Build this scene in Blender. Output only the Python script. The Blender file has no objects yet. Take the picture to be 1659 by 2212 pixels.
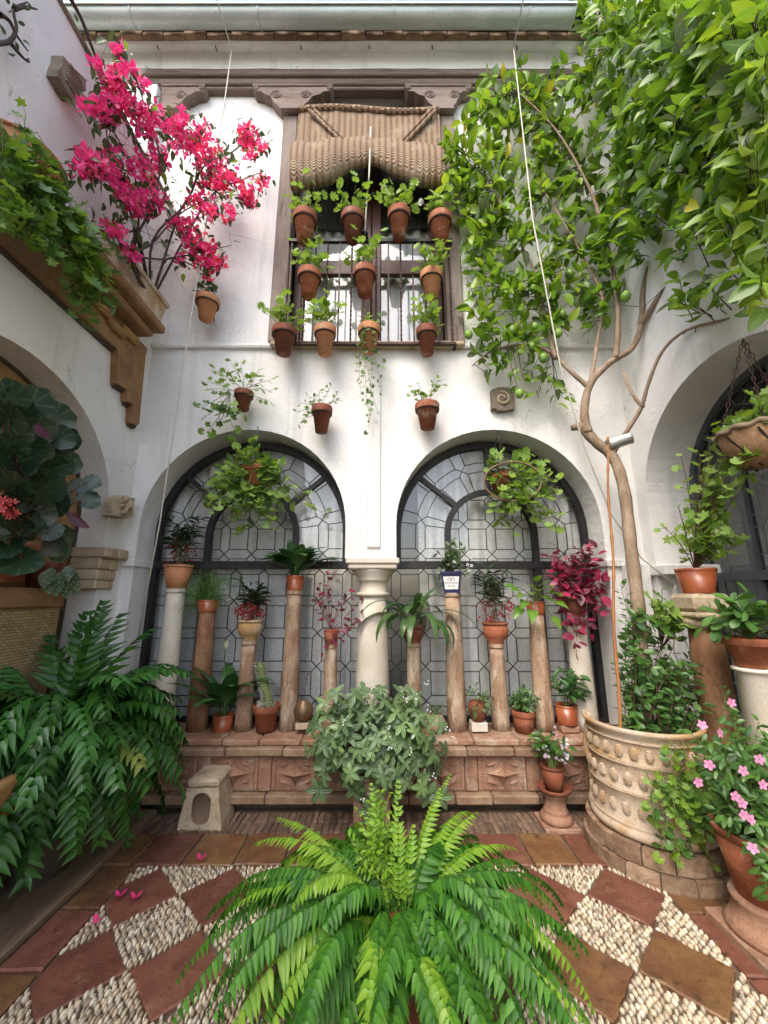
import bpy, math, random
import numpy as np
from mathutils import Vector, Matrix
from mathutils.geometry import tessellate_polygon
R = math.radians
rnd = random.Random(11)
scene = bpy.context.scene
col = scene.collection

# ------------------------------------------------------------------ camera, sky, sun, exposure
CAM_H, FPX = 1.5, 838.2                       # metres, focal length in units of a 1659 x 2212 picture
PITCH = math.atan(181.5 / FPX)
cam_d = bpy.data.cameras.new('camera')
cam_d.sensor_fit = 'VERTICAL'; cam_d.sensor_height = 36.0
cam_d.lens = 36.0 * FPX / 2212.0
cam_d.clip_start = 0.05; cam_d.clip_end = 500
cam = bpy.data.objects.new('camera', cam_d); col.objects.link(cam)
cam.location = (0, 0, CAM_H); cam.rotation_euler = (R(90) + PITCH, 0, 0)
scene.camera = cam

SUN_DIR = Vector((0.30, 0.57, -0.80)).normalized()          # the way the light travels
sun_el = math.asin(-SUN_DIR.z); sun_az = math.atan2(-SUN_DIR.x, -SUN_DIR.y)
world = bpy.data.worlds.new('World'); scene.world = world; world.use_nodes = True
wn = world.node_tree.nodes; wl = world.node_tree.links; wn.clear()
sky = wn.new('ShaderNodeTexSky'); sky.sky_type = 'NISHITA'; sky.sun_disc = False
sky.sun_elevation = sun_el; sky.sun_rotation = sun_az
sky.air_density = 1.0; sky.dust_density = 3.4; sky.ozone_density = 0.0; sky.altitude = 100
bg = wn.new('ShaderNodeBackground'); bg.inputs['Strength'].default_value = 0.15
wo = wn.new('ShaderNodeOutputWorld')
wl.new(sky.outputs[0], bg.inputs[0]); wl.new(bg.outputs[0], wo.inputs[0])
sun_d = bpy.data.lights.new('sun', 'SUN'); sun_d.energy = 0.7; sun_d.angle = R(30); sun_d.color = (1, 0.97, 0.92)
sun = bpy.data.objects.new('sun', sun_d); col.objects.link(sun)
sun.rotation_euler = SUN_DIR.to_track_quat('-Z', 'Y').to_euler()
sun.location = (-3, -3, 12)
vs = scene.view_settings
vs.view_transform = 'Standard'; vs.look = 'None'; vs.gamma = 1.0; vs.use_curve_mapping = False
vs.exposure = 1.7
try:
    scene.cycles.max_bounces = 7; scene.cycles.diffuse_bounces = 4; scene.cycles.transparent_max_bounces = 12
    scene.cycles.caustics_reflective = False; scene.cycles.caustics_refractive = False
except Exception: pass

# ------------------------------------------------------------------ picture point + known plane -> place
def ray(x, y):
    u = (x - 829.5) / FPX; v = (1106 - y) / FPX
    return Vector((u, math.cos(PITCH) - v * math.sin(PITCH), math.sin(PITCH) + v * math.cos(PITCH)))
def W(x, y, Y):
    d = ray(x, y); return d * (Y / d.y) + Vector((0, 0, CAM_H))
def FL(x, y, z=0.0):
    d = ray(x, y); return d * ((z - CAM_H) / d.z) + Vector((0, 0, CAM_H))
def SD(x, y, X):
    d = ray(x, y); return d * (X / d.x) + Vector((0, 0, CAM_H))

# ------------------------------------------------------------------ materials
MATS = {}
def nt(name):
    m = bpy.data.materials.new(name); m.use_nodes = True; MATS[name] = m
    n = m.node_tree.nodes; n.clear()
    out = n.new('ShaderNodeOutputMaterial')
    return m, n, m.node_tree.links, out
def rgb(c): return (c[0], c[1], c[2], 1)
def mixc(n, l, fac, a, b, mode='MIX'):
    x = n.new('ShaderNodeMix'); x.data_type = 'RGBA'; x.blend_type = mode
    for sock, val in ((x.inputs[0], fac), (x.inputs[6], a), (x.inputs[7], b)):
        if hasattr(val, 'is_linked') or hasattr(val, 'links'): l.new(val, sock)
        elif isinstance(val, (int, float)): sock.default_value = val
        else: sock.default_value = rgb(val)
    return x.outputs[2]
def noise(n, l, vec, scale, detail=4, rough=0.6):
    x = n.new('ShaderNodeTexNoise'); x.inputs['Scale'].default_value = scale
    x.inputs['Detail'].default_value = detail; x.inputs['Roughness'].default_value = rough
    if vec: l.new(vec, x.inputs['Vector'])
    return x.outputs['Fac']
def ramp(n, l, fac, a, b):
    x = n.new('ShaderNodeMapRange'); x.inputs[1].default_value = a; x.inputs[2].default_value = b
    x.interpolation_type = 'SMOOTHSTEP'; l.new(fac, x.inputs[0]); return x.outputs[0]
def math_(n, l, op, a, b=None):
    x = n.new('ShaderNodeMath'); x.operation = op
    for i, v in enumerate((a, b)):
        if v is None: continue
        if isinstance(v, (int, float)): x.inputs[i].default_value = v
        else: l.new(v, x.inputs[i])
    return x.outputs[0]
def rand_out(n, l):
    oi = n.new('ShaderNodeObjectInfo'); ge = n.new('ShaderNodeNewGeometry')
    return math_(n, l, 'FRACT', math_(n, l, 'ADD', oi.outputs['Random'], ge.outputs['Random Per Island']))
def coords(n, l, shift=False, stretch=None):
    tc = n.new('ShaderNodeTexCoord'); v = tc.outputs['Object']
    if shift:
        oi = n.new('ShaderNodeObjectInfo'); a = n.new('ShaderNodeVectorMath'); a.operation = 'ADD'
        sc = n.new('ShaderNodeVectorMath'); sc.operation = 'SCALE'; sc.inputs[0].default_value = (17, 31, 23)
        l.new(oi.outputs['Random'], sc.inputs['Scale']); l.new(v, a.inputs[0]); l.new(sc.outputs[0], a.inputs[1]); v = a.outputs[0]
    if stretch:
        m = n.new('ShaderNodeVectorMath'); m.operation = 'MULTIPLY'; m.inputs[1].default_value = stretch
        l.new(v, m.inputs[0]); v = m.outputs[0]
    return v
PITTED = ('column_stone', 'column_dark', 'bench_stone', 'relief_clay', 'carved_stone', 'tile_red', 'tile_brown', 'floor_brick', 'grey_stone', 'planter_clay')
def surf(name, c1, c2, scale=6, rough=(0.6, 0.85), bump=0.25, bscale=40, c3=None, s3=2.5, k3=(0.55, 0.75),
         stretch=None, objrand=0.0, metal=0.0, bdist=0.01, spec=0.4, lo=0.35, hi=0.65, grain=0.16):
    m, n, l, out = nt(name)
    v = coords(n, l, True, stretch)
    f = ramp(n, l, noise(n, l, v, scale, 6), lo, hi)
    c = mixc(n, l, f, c1, c2)
    if c3: c = mixc(n, l, ramp(n, l, noise(n, l, v, s3, 8, 0.7), *k3), c, c3)
    if objrand:
        r = rand_out(n, l); mr = n.new('ShaderNodeMapRange'); l.new(r, mr.inputs[0])
        mr.inputs[3].default_value = 1 - objrand; mr.inputs[4].default_value = 1 + objrand
        hs = n.new('ShaderNodeHueSaturation'); l.new(c, hs.inputs['Color']); l.new(mr.outputs[0], hs.inputs['Value']); c = hs.outputs[0]
    if grain:                                                # fine speckle and pits
        g_ = n.new('ShaderNodeMapRange'); l.new(noise(n, l, v, 150, 3, 0.7), g_.inputs[0]); g_.inputs[1].default_value = 0.3; g_.inputs[2].default_value = 0.7
        k_ = grain * (0.35 if name == 'plaster' else 1); g_.inputs[3].default_value = 1 - 1.5 * k_; g_.inputs[4].default_value = 1 + k_
        h_ = n.new('ShaderNodeHueSaturation'); l.new(c, h_.inputs['Color']); l.new(g_.outputs[0], h_.inputs['Value']); c = h_.outputs[0]
    if name in PITTED:                                       # pits, chips and dirt
        pt = ramp(n, l, noise(n, l, v, 38, 4, 0.75), 0.56, 0.66); c = mixc(n, l, math_(n, l, 'MULTIPLY', pt, 0.55), c, tuple(q * 0.35 for q in c2))
        ds = ramp(n, l, noise(n, l, v, 5.5, 6, 0.7), 0.54, 0.68); c = mixc(n, l, math_(n, l, 'MULTIPLY', ds, 0.45), c, tuple(q * 0.5 for q in c2))
    if name == 'plaster':                                    # old limewash: runs, rubbed patches and hair cracks
        v2 = coords(n, l, False, (7, 7, 0.55)); c = mixc(n, l, math_(n, l, 'MULTIPLY', ramp(n, l, noise(n, l, v2, 1.0, 5, 0.6), 0.53, 0.70), 0.7), c, (0.57, 0.57, 0.545))
        wp = n.new('ShaderNodeTexNoise'); wp.inputs['Scale'].default_value = 3.0; l.new(v, wp.inputs['Vector'])
        va = n.new('ShaderNodeVectorMath'); va.operation = 'ADD'; l.new(v, va.inputs[0]); l.new(wp.outputs['Color'], va.inputs[1])
        vc = n.new('ShaderNodeTexVoronoi'); vc.feature = 'DISTANCE_TO_EDGE'; vc.inputs['Scale'].default_value = 1.5; l.new(va.outputs[0], vc.inputs['Vector'])
        ck = math_(n, l, 'MULTIPLY', ramp(n, l, vc.outputs['Distance'], 0.006, 0.001), ramp(n, l, noise(n, l, v, 0.9, 3), 0.47, 0.56))
        c = mixc(n, l, math_(n, l, 'MULTIPLY', ck, 0.7), c, (0.33, 0.32, 0.30))
    b = n.new('ShaderNodeBsdfPrincipled'); l.new(c, b.inputs['Base Color'])
    rr = n.new('ShaderNodeMapRange'); l.new(noise(n, l, v, scale * 1.7, 3), rr.inputs[0])
    rr.inputs[1].default_value = 0.3; rr.inputs[2].default_value = 0.7
    rr.inputs[3].default_value = rough[0]; rr.inputs[4].default_value = rough[1]
    l.new(rr.outputs[0], b.inputs['Roughness']); b.inputs['Metallic'].default_value = metal
    b.inputs['Specular IOR Level'].default_value = spec
    if bump:
        bp = n.new('ShaderNodeBump'); bp.inputs['Strength'].default_value = bump; bp.inputs['Distance'].default_value = bdist
        l.new(noise(n, l, v, bscale, 6, 0.65), bp.inputs['Height']); l.new(bp.outputs[0], b.inputs['Normal'])
    l.new(b.outputs[0], out.inputs[0]); return m
def leafmat(name, c1, c2, rough=0.4, trans=0.35, vein=None, veincol=(0.3, 0.4, 0.15), tcol=None, back=None, spec=0.5):
    m, n, l, out = nt(name)
    c = mixc(n, l, rand_out(n, l), c1, c2)
    tc = n.new('ShaderNodeTexCoord'); sp = n.new('ShaderNodeSeparateXYZ'); l.new(tc.outputs['UV'], sp.inputs[0])
    d = math_(n, l, 'ABSOLUTE', math_(n, l, 'SUBTRACT', sp.outputs[0], 0.5))
    if vein == 'mid':
        f = ramp(n, l, d, 0.045, 0.015); c = mixc(n, l, math_(n, l, 'MULTIPLY', f, 0.6), c, veincol)
    elif vein == 'side':
        w = math_(n, l, 'SINE', math_(n, l, 'MULTIPLY', math_(n, l, 'ADD', sp.outputs[1], math_(n, l, 'MULTIPLY', d, -0.7)), 46))
        f = math_(n, l, 'MAXIMUM', ramp(n, l, d, 0.04, 0.01), ramp(n, l, w, 0.75, 1.0))
        c = mixc(n, l, math_(n, l, 'MULTIPLY', f, 0.5), c, veincol)
    elif vein == 'stripe':
        w = math_(n, l, 'SINE', math_(n, l, 'MULTIPLY', d, 22.0))
        c = mixc(n, l, math_(n, l, 'MULTIPLY', ramp(n, l, w, 0.35, 0.85), 0.62), c, veincol)
    elif vein == 'spots':
        vo = n.new('ShaderNodeTexVoronoi'); vo.inputs['Scale'].default_value = 9; l.new(tc.outputs['UV'], vo.inputs['Vector'])
        c = mixc(n, l, ramp(n, l, vo.outputs['Distance'], 0.32, 0.22), c, veincol)
    elif vein == 'radial':
        at = math_(n, l, 'ARCTAN2', math_(n, l, 'SUBTRACT', sp.outputs[0], 0.5), math_(n, l, 'SUBTRACT', sp.outputs[1], 0.18))
        w = math_(n, l, 'COSINE', math_(n, l, 'MULTIPLY', at, 9.0))
        c = mixc(n, l, math_(n, l, 'MULTIPLY', ramp(n, l, w, 0.86, 1.0), 0.55), c, veincol)
    if back:
        ge = n.new('ShaderNodeNewGeometry'); c = mixc(n, l, ge.outputs['Backfacing'], c, back)
    nz = noise(n, l, tc.outputs['Object'], 25, 3); hs = n.new('ShaderNodeHueSaturation')
    mr = n.new('ShaderNodeMapRange'); l.new(nz, mr.inputs[0]); mr.inputs[3].default_value = 0.72; mr.inputs[4].default_value = 1.28
    l.new(c, hs.inputs['Color']); l.new(mr.outputs[0], hs.inputs['Value']); c = hs.outputs[0]
    b = n.new('ShaderNodeBsdfPrincipled'); l.new(c, b.inputs['Base Color']); b.inputs['Roughness'].default_value = rough
    b.inputs['Specular IOR Level'].default_value = spec
    t = n.new('ShaderNodeBsdfTranslucent')
    if tcol: l.new(mixc(n, l, 0.6, c, tcol), t.inputs[0])
    else: l.new(c, t.inputs[0])
    mx = n.new('ShaderNodeMixShader'); mx.inputs[0].default_value = trans
    l.new(b.outputs[0], mx.inputs[1]); l.new(t.outputs[0], mx.inputs[2]); l.new(mx.outputs[0], out.inputs[0]); return m
def glassmat(name, tint, refl=1.0, rough=0.02):
    m, n, l, out = nt(name)
    t = n.new('ShaderNodeBsdfTransparent'); t.inputs[0].default_value = rgb(tint)
    g = n.new('ShaderNodeBsdfGlossy'); g.inputs['Roughness'].default_value = rough
    lw_ = n.new('ShaderNodeLayerWeight'); lw_.inputs['Blend'].default_value = 0.5
    fr = math_(n, l, 'ADD', math_(n, l, 'MULTIPLY', math_(n, l, 'POWER', lw_.outputs['Facing'], 4.0), 0.85), 0.05)
    nz = n.new('ShaderNodeTexNoise'); nz.inputs['Scale'].default_value = 5; tc = n.new('ShaderNodeTexCoord'); l.new(tc.outputs['Object'], nz.inputs['Vector'])
    bp = n.new('ShaderNodeBump'); bp.inputs['Strength'].default_value = 0.08; bp.inputs['Distance'].default_value = 0.02
    l.new(nz.outputs['Fac'], bp.inputs['Height']); l.new(bp.outputs[0], g.inputs['Normal'])
    mx = n.new('ShaderNodeMixShader'); f = math_(n, l, 'MULTIPLY', fr, refl); l.new(f, mx.inputs[0])
    l.new(t.outputs[0], mx.inputs[1]); l.new(g.outputs[0], mx.inputs[2]); l.new(mx.outputs[0], out.inputs[0]); return m

M = MATS
surf('plaster', (0.765, 0.76, 0.735), (0.705, 0.70, 0.68), 2.2, (0.85, 0.95), 0.55, 16, c3=(0.58, 0.585, 0.575), s3=1.3, k3=(0.58, 0.82), bdist=0.016, spec=0.2)
surf('ochre_plaster', (0.42, 0.27, 0.12), (0.33, 0.2, 0.09), 3, (0.8, 0.95), 0.3, 30, c3=(0.2, 0.13, 0.06), spec=0.2)
surf('terracotta', (0.34, 0.115, 0.055), (0.22, 0.07, 0.035), 11, (0.65, 0.85), 0.3, 70, c3=(0.50, 0.38, 0.29), s3=9, k3=(0.56, 0.7), objrand=0.2, spec=0.3)
surf('terracotta_dark', (0.2, 0.06, 0.03), (0.13, 0.045, 0.025), 8, (0.5, 0.8), 0.15, 60, c3=(0.28, 0.14, 0.08), s3=6, objrand=0.12, spec=0.3)
surf('terracotta_pale', (0.47, 0.22, 0.105), (0.40, 0.17, 0.08), 7, (0.7, 0.85), 0.12, 60, c3=(0.52, 0.33, 0.2), s3=5, objrand=0.08, spec=0.3)
surf('glazed_clay', (0.36, 0.1, 0.035), (0.27, 0.07, 0.03), 8, (0.18, 0.4), 0.05, 40, objrand=0.1, spec=0.6)
surf('planter_clay', (0.44, 0.33, 0.23), (0.52, 0.43, 0.33), 6, (0.75, 0.9), 0.45, 50, c3=(0.40, 0.245, 0.105), s3=2.6, k3=(0.46, 0.6), spec=0.25)
surf('relief_clay', (0.35, 0.20, 0.13), (0.255, 0.135, 0.085), 9, (0.75, 0.9), 0.4, 60, c3=(0.41, 0.32, 0.24), s3=6, k3=(0.48, 0.68), objrand=0.12, spec=0.25)
surf('bench_stone', (0.30, 0.215, 0.14), (0.23, 0.14, 0.09), 9, (0.7, 0.9), 0.5, 55, c3=(0.15, 0.095, 0.06), s3=6, k3=(0.52, 0.75), objrand=0.16, spec=0.25)
surf('tile_red', (0.19, 0.078, 0.05), (0.135, 0.05, 0.033), 9, (0.2, 0.6), 0.3, 60, c3=(0.23, 0.125, 0.07), s3=7, k3=(0.54, 0.72), objrand=0.14, spec=0.5)
surf('tile_brown', (0.205, 0.11, 0.045), (0.14, 0.062, 0.03), 8, (0.22, 0.65), 0.35, 60, c3=(0.055, 0.033, 0.02), s3=11, k3=(0.56, 0.68), objrand=0.14, spec=0.5)
surf('floor_brick', (0.19, 0.12, 0.08), (0.13, 0.085, 0.06), 12, (0.6, 0.9), 0.3, 60, c3=(0.27, 0.2, 0.15), s3=8, objrand=0.3, spec=0.3)
surf('mortar', (0.16, 0.12, 0.085), (0.11, 0.085, 0.06), 20, (0.8, 0.95), 0.4, 90, spec=0.2)
surf('carved_stone', (0.52, 0.43, 0.3), (0.42, 0.33, 0.22), 6, (0.8, 0.95), 0.5, 40, c3=(0.28, 0.2, 0.12), s3=3.5, k3=(0.56, 0.75), objrand=0.06, spec=0.2)
surf('grey_stone', (0.26, 0.22, 0.17), (0.17, 0.14, 0.105), 9, (0.8, 0.95), 0.6, 45, c3=(0.35, 0.31, 0.25), s3=6, objrand=0.1, spec=0.2)
surf('brown_stone', (0.24, 0.13, 0.06), (0.30, 0.18, 0.09), 5, (0.7, 0.9), 0.5, 30, c3=(0.11, 0.06, 0.03), s3=3, k3=(0.5, 0.72), objrand=0.1, spec=0.25)
surf('column_stone', (0.42, 0.30, 0.20), (0.27, 0.155, 0.095), 10, (0.6, 0.85), 0.5, 45, c3=(0.52, 0.43, 0.32), s3=9, k3=(0.48, 0.62), stretch=(1, 1, 0.35), objrand=0.14, spec=0.3)
surf('column_dark', (0.26, 0.14, 0.07), (0.15, 0.07, 0.035), 9, (0.6, 0.85), 0.5, 45, c3=(0.38, 0.28, 0.18), s3=10, k3=(0.54, 0.68), stretch=(1, 1, 0.5), objrand=0.12, spec=0.3)
surf('marble_cream', (0.60, 0.53, 0.42), (0.66, 0.61, 0.52), 4, (0.5, 0.7), 0.12, 30, c3=(0.48, 0.38, 0.25), s3=3, k3=(0.58, 0.8), spec=0.35)
surf('old_wood', (0.175, 0.13, 0.105), (0.24, 0.19, 0.16), 9, (0.7, 0.9), 0.35, 60, c3=(0.09, 0.06, 0.045), s3=14, k3=(0.52, 0.7), stretch=(0.12, 1, 1), spec=0.25)
surf('old_wood_post', (0.19, 0.15, 0.125), (0.26, 0.215, 0.185), 9, (0.7, 0.9), 0.35, 60, c3=(0.10, 0.075, 0.06), s3=14, k3=(0.52, 0.7), stretch=(1, 1, 0.1), spec=0.25)
surf('plank_wood', (0.20, 0.14, 0.09), (0.13, 0.085, 0.055), 9, (0.6, 0.85), 0.4, 50, c3=(0.28, 0.21, 0.15), s3=10, k3=(0.52, 0.75), stretch=(1, 0.08, 1), spec=0.3)
surf('window_brown', (0.085, 0.035, 0.026), (0.06, 0.026, 0.02), 8, (0.35, 0.5), 0.05, 40, spec=0.4)
surf('iron', (0.018, 0.018, 0.02), (0.03, 0.028, 0.027), 15, (0.4, 0.6), 0.1, 60, metal=0.3)
surf('rust_iron', (0.09, 0.045, 0.035), (0.05, 0.03, 0.026), 15, (0.5, 0.7), 0.1, 60, metal=0.2)
surf('grey_iron', (0.10, 0.115, 0.125), (0.075, 0.085, 0.095), 12, (0.4, 0.6), 0.05, 60, metal=0.2)
surf('lead', (0.03, 0.03, 0.032), (0.05, 0.05, 0.053), 15, (0.4, 0.6), 0.0, 60, metal=0.4)
surf('lead_pale', (0.18, 0.19, 0.2), (0.13, 0.14, 0.15), 15, (0.35, 0.55), 0.0, 60, metal=0.4)
surf('zinc', (0.52, 0.57, 0.55), (0.42, 0.47, 0.45), 5, (0.4, 0.55), 0.12, 20, c3=(0.33, 0.37, 0.35), s3=4, stretch=(0.4, 1, 1), metal=0.25, spec=0.5)
surf('tin', (0.55, 0.56, 0.55), (0.42, 0.43, 0.42), 8, (0.3, 0.45), 0.05, 20, metal=0.6)
surf('eave_brick', (0.24, 0.165, 0.10), (0.16, 0.10, 0.06), 8, (0.8, 0.95), 0.4, 45, c3=(0.10, 0.065, 0.04), s3=5, objrand=0.25, spec=0.2)
surf('roof_tile', (0.30, 0.12, 0.07), (0.22, 0.085, 0.05), 8, (0.8, 0.95), 0.3, 45, c3=(0.32, 0.25, 0.18), s3=5, objrand=0.2, spec=0.2)
surf('curtain', (0.72, 0.73, 0.72), (0.62, 0.63, 0.62), 3, (0.9, 0.95), 0.1, 30, spec=0.1)
surf('reflection_dark', (0.075, 0.085, 0.075), (0.05, 0.06, 0.052), 3, (0.8, 0.9), 0.1, 30)
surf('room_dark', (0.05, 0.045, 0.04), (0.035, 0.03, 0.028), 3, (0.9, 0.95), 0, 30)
surf('room_wall', (0.62, 0.60, 0.56), (0.55, 0.53, 0.5), 2, (0.9, 0.95), 0.1, 30)
surf('soil', (0.035, 0.022, 0.014), (0.06, 0.04, 0.025), 30, (0.9, 0.95), 0.8, 80)
surf('bark', (0.33, 0.245, 0.175), (0.21, 0.15, 0.10), 16, (0.75, 0.9), 0.45, 60, c3=(0.26, 0.2, 0.15), s3=8, stretch=(1, 1, 0.35), spec=0.25)
surf('bark_dark', (0.075, 0.05, 0.04), (0.05, 0.033, 0.026), 14, (0.75, 0.9), 0.3, 60)
surf('bamboo', (0.36, 0.16, 0.05), (0.27, 0.11, 0.035), 12, (0.4, 0.6), 0.1, 60, stretch=(1, 1, 0.15))
surf('rope', (0.58, 0.55, 0.48), (0.5, 0.47, 0.4), 40, (0.85, 0.95), 0.3, 200)
surf('stem_green', (0.14, 0.19, 0.05), (0.1, 0.14, 0.035), 10, (0.5, 0.7), 0, 10)
surf('stem_brown', (0.12, 0.075, 0.045), (0.16, 0.1, 0.06), 10, (0.6, 0.8), 0, 10)
surf('stem_red', (0.2, 0.035, 0.035), (0.15, 0.03, 0.03), 10, (0.5, 0.7), 0, 10)
surf('wicker', (0.33, 0.2, 0.1), (0.25, 0.14, 0.07), 30, (0.7, 0.9), 0.5, 90)
surf('navy_glaze', (0.012, 0.016, 0.07), (0.02, 0.025, 0.09), 8, (0.15, 0.3), 0, 10, spec=0.6)
surf('white_label', (0.74, 0.74, 0.72), (0.68, 0.68, 0.66), 8, (0.3, 0.5), 0, 10)
surf('black_ink', (0.02, 0.02, 0.025), (0.02, 0.02, 0.025), 8, (0.5, 0.6), 0, 10)
surf('woven_clay', (0.36, 0.28, 0.2), (0.28, 0.2, 0.14), 20, (0.8, 0.9), 0.3, 60)
surf('bronze', (0.22, 0.14, 0.075), (0.15, 0.09, 0.05), 8, (0.3, 0.5), 0.1, 30, metal=0.5)
surf('cactus_skin', (0.10, 0.15, 0.04), (0.15, 0.19, 0.06), 30, (0.6, 0.8), 0.5, 90)
surf('lemon_green', (0.12, 0.24, 0.03), (0.17, 0.29, 0.05), 12, (0.35, 0.5), 0.15, 90, objrand=0.15)
surf('berry_red', (0.33, 0.008, 0.02), (0.24, 0.006, 0.015), 8, (0.25, 0.4), 0, 10, objrand=0.2)
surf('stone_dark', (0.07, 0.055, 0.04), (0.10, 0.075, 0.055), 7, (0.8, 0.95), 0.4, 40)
surf('ochre_stone', (0.36, 0.21, 0.075), (0.27, 0.15, 0.055), 6, (0.65, 0.85), 0.6, 30, c3=(0.16, 0.085, 0.035), s3=4, k3=(0.5, 0.72), spec=0.3)
# river pebbles: cream, tan and grey stones side by side
m, n, l, out = nt('pebble'); v = coords(n, l, True); r = rand_out(n, l)
c = mixc(n, l, ramp(n, l, r, 0.0, 0.45), (0.28, 0.21, 0.14), (0.55, 0.45, 0.31)); c = mixc(n, l, ramp(n, l, r, 0.55, 0.9), c, (0.62, 0.56, 0.44))
c = mixc(n, l, math_(n, l, 'MULTIPLY', ramp(n, l, math_(n, l, 'FRACT', math_(n, l, 'MULTIPLY', r, 7.3)), 0.72, 0.9), 0.7), c, (0.30, 0.27, 0.22))
c = mixc(n, l, math_(n, l, 'MULTIPLY', ramp(n, l, noise(n, l, v, 40), 0.45, 0.7), 0.4), c, (0.26, 0.19, 0.12))
b = n.new('ShaderNodeBsdfPrincipled'); l.new(c, b.inputs['Base Color']); b.inputs['Roughness'].default_value = 0.42; l.new(b.outputs[0], out.inputs[0])
# esparto: plaited strips
m, n, l, out = nt('esparto'); v = coords(n, l)
sp = n.new('ShaderNodeSeparateXYZ'); l.new(v, sp.inputs[0])
ph = math_(n, l, 'MULTIPLY', sp.outputs[0], 2 * math.pi / 0.062)
chev = math_(n, l, 'ABSOLUTE', math_(n, l, 'SINE', math_(n, l, 'MULTIPLY', ph, 0.5)))
wv = math_(n, l, 'SINE', math_(n, l, 'ADD', math_(n, l, 'MULTIPLY', math_(n, l, 'ADD', sp.outputs[2], sp.outputs[1]), 330), math_(n, l, 'MULTIPLY', chev, 5)))
hgt = math_(n, l, 'ADD', math_(n, l, 'MULTIPLY', wv, 0.35), math_(n, l, 'MULTIPLY', chev, 1.0))
c = mixc(n, l, ramp(n, l, hgt, -0.2, 1.2), (0.10, 0.056, 0.032), (0.33, 0.225, 0.14))
c = mixc(n, l, ramp(n, l, noise(n, l, v, 5), 0.48, 0.75), c, (0.33, 0.26, 0.175))
b = n.new('ShaderNodeBsdfPrincipled'); l.new(c, b.inputs['Base Color']); b.inputs['Roughness'].default_value = 0.85
bp = n.new('ShaderNodeBump'); bp.inputs['Strength'].default_value = 0.8; bp.inputs['Distance'].default_value = 0.012
l.new(hgt, bp.inputs['Height']); l.new(bp.outputs[0], b.inputs['Normal']); l.new(b.outputs[0], out.inputs[0])
# lace curtain with a damask figure
m, n, l, out = nt('lace'); v = coords(n, l)
vo = n.new('ShaderNodeTexVoronoi'); vo.inputs['Scale'].default_value = 7; l.new(v, vo.inputs['Vector'])
f = math_(n, l, 'SINE', math_(n, l, 'MULTIPLY', vo.outputs['Distance'], 22))
f2 = ramp(n, l, math_(n, l, 'ADD', f, noise(n, l, v, 30)), 0.3, 0.9)
c = mixc(n, l, f2, (0.84, 0.85, 0.85), (0.92, 0.92, 0.92))
b = n.new('ShaderNodeBsdfPrincipled'); l.new(c, b.inputs['Base Color']); b.inputs['Roughness'].default_value = 0.95
t = n.new('ShaderNodeBsdfTranslucent'); l.new(c, t.inputs[0]); mx = n.new('ShaderNodeMixShader'); mx.inputs[0].default_value = 0.3
l.new(b.outputs[0], mx.inputs[1]); l.new(t.outputs[0], mx.inputs[2]); l.new(mx.outputs[0], out.inputs[0])
# mosaic shelf
m, n, l, out = nt('mosaic'); v = coords(n, l)
sx_ = n.new('ShaderNodeSeparateXYZ'); cx_ = n.new('ShaderNodeCombineXYZ'); l.new(v, sx_.inputs[0]); l.new(sx_.outputs[1], cx_.inputs[0]); l.new(sx_.outputs[2], cx_.inputs[1])
br = n.new('ShaderNodeTexBrick'); br.inputs['Scale'].default_value = 14; l.new(cx_.outputs[0], br.inputs['Vector'])
br.inputs['Color1'].default_value = (0.36, 0.27, 0.13, 1); br.inputs['Color2'].default_value = (0.24, 0.17, 0.08, 1); br.inputs['Mortar'].default_value = (0.05, 0.04, 0.03, 1)
b = n.new('ShaderNodeBsdfPrincipled'); l.new(br.outputs[0], b.inputs['Base Color']); b.inputs['Roughness'].default_value = 0.7; l.new(b.outputs[0], out.inputs[0])
glassmat('leaded_glass', (0.975, 0.98, 0.975), 1.0)
glassmat('window_glass', (0.98, 0.985, 0.985), 1.8)
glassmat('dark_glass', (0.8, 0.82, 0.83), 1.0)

leafmat('lemon_leaf', (0.06, 0.155, 0.014), (0.2, 0.35, 0.025), 0.34, 0.45, 'mid', tcol=(0.22, 0.38, 0.02))
leafmat('lemon_leaf_young', (0.19, 0.34, 0.02), (0.30, 0.42, 0.03), 0.35, 0.45, 'mid', tcol=(0.34, 0.45, 0.02))
leafmat('lemon_leaf_pale', (0.19, 0.24, 0.12), (0.13, 0.18, 0.08), 0.45, 0.3, 'mid')
leafmat('lemon_leaf_yellow', (0.42, 0.42, 0.03), (0.5, 0.38, 0.02), 0.4, 0.4, 'mid', tcol=(0.6, 0.55, 0.03))
leafmat('geranium_leaf', (0.17, 0.31, 0.05), (0.27, 0.42, 0.08), 0.55, 0.42, 'radial', (0.28, 0.42, 0.14), tcol=(0.28, 0.42, 0.04))
leafmat('geranium_dark', (0.07, 0.15, 0.035), (0.12, 0.22, 0.045), 0.5, 0.35, 'radial', (0.16, 0.24, 0.1))
leafmat('ivy_leaf', (0.06, 0.145, 0.03), (0.13, 0.26, 0.035), 0.4, 0.35, 'radial', (0.2, 0.3, 0.1), tcol=(0.2, 0.36, 0.02))
leafmat('ivy_bright', (0.15, 0.28, 0.03), (0.21, 0.35, 0.035), 0.4, 0.42, 'radial', (0.28, 0.4, 0.1), tcol=(0.3, 0.45, 0.02))
leafmat('bract', (0.86, 0.045, 0.22), (0.74, 0.03, 0.28), 0.6, 0.42, 'mid', (0.95, 0.22, 0.42), tcol=(0.9, 0.04, 0.2))
leafmat('bract_pale', (0.88, 0.16, 0.34), (0.86, 0.1, 0.3), 0.6, 0.45, 'mid', (0.95, 0.35, 0.5))
leafmat('bract_red', (0.8, 0.035, 0.08), (0.75, 0.03, 0.12), 0.6, 0.4, 'mid', (0.85, 0.15, 0.2), tcol=(0.95, 0.06, 0.12))
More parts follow.
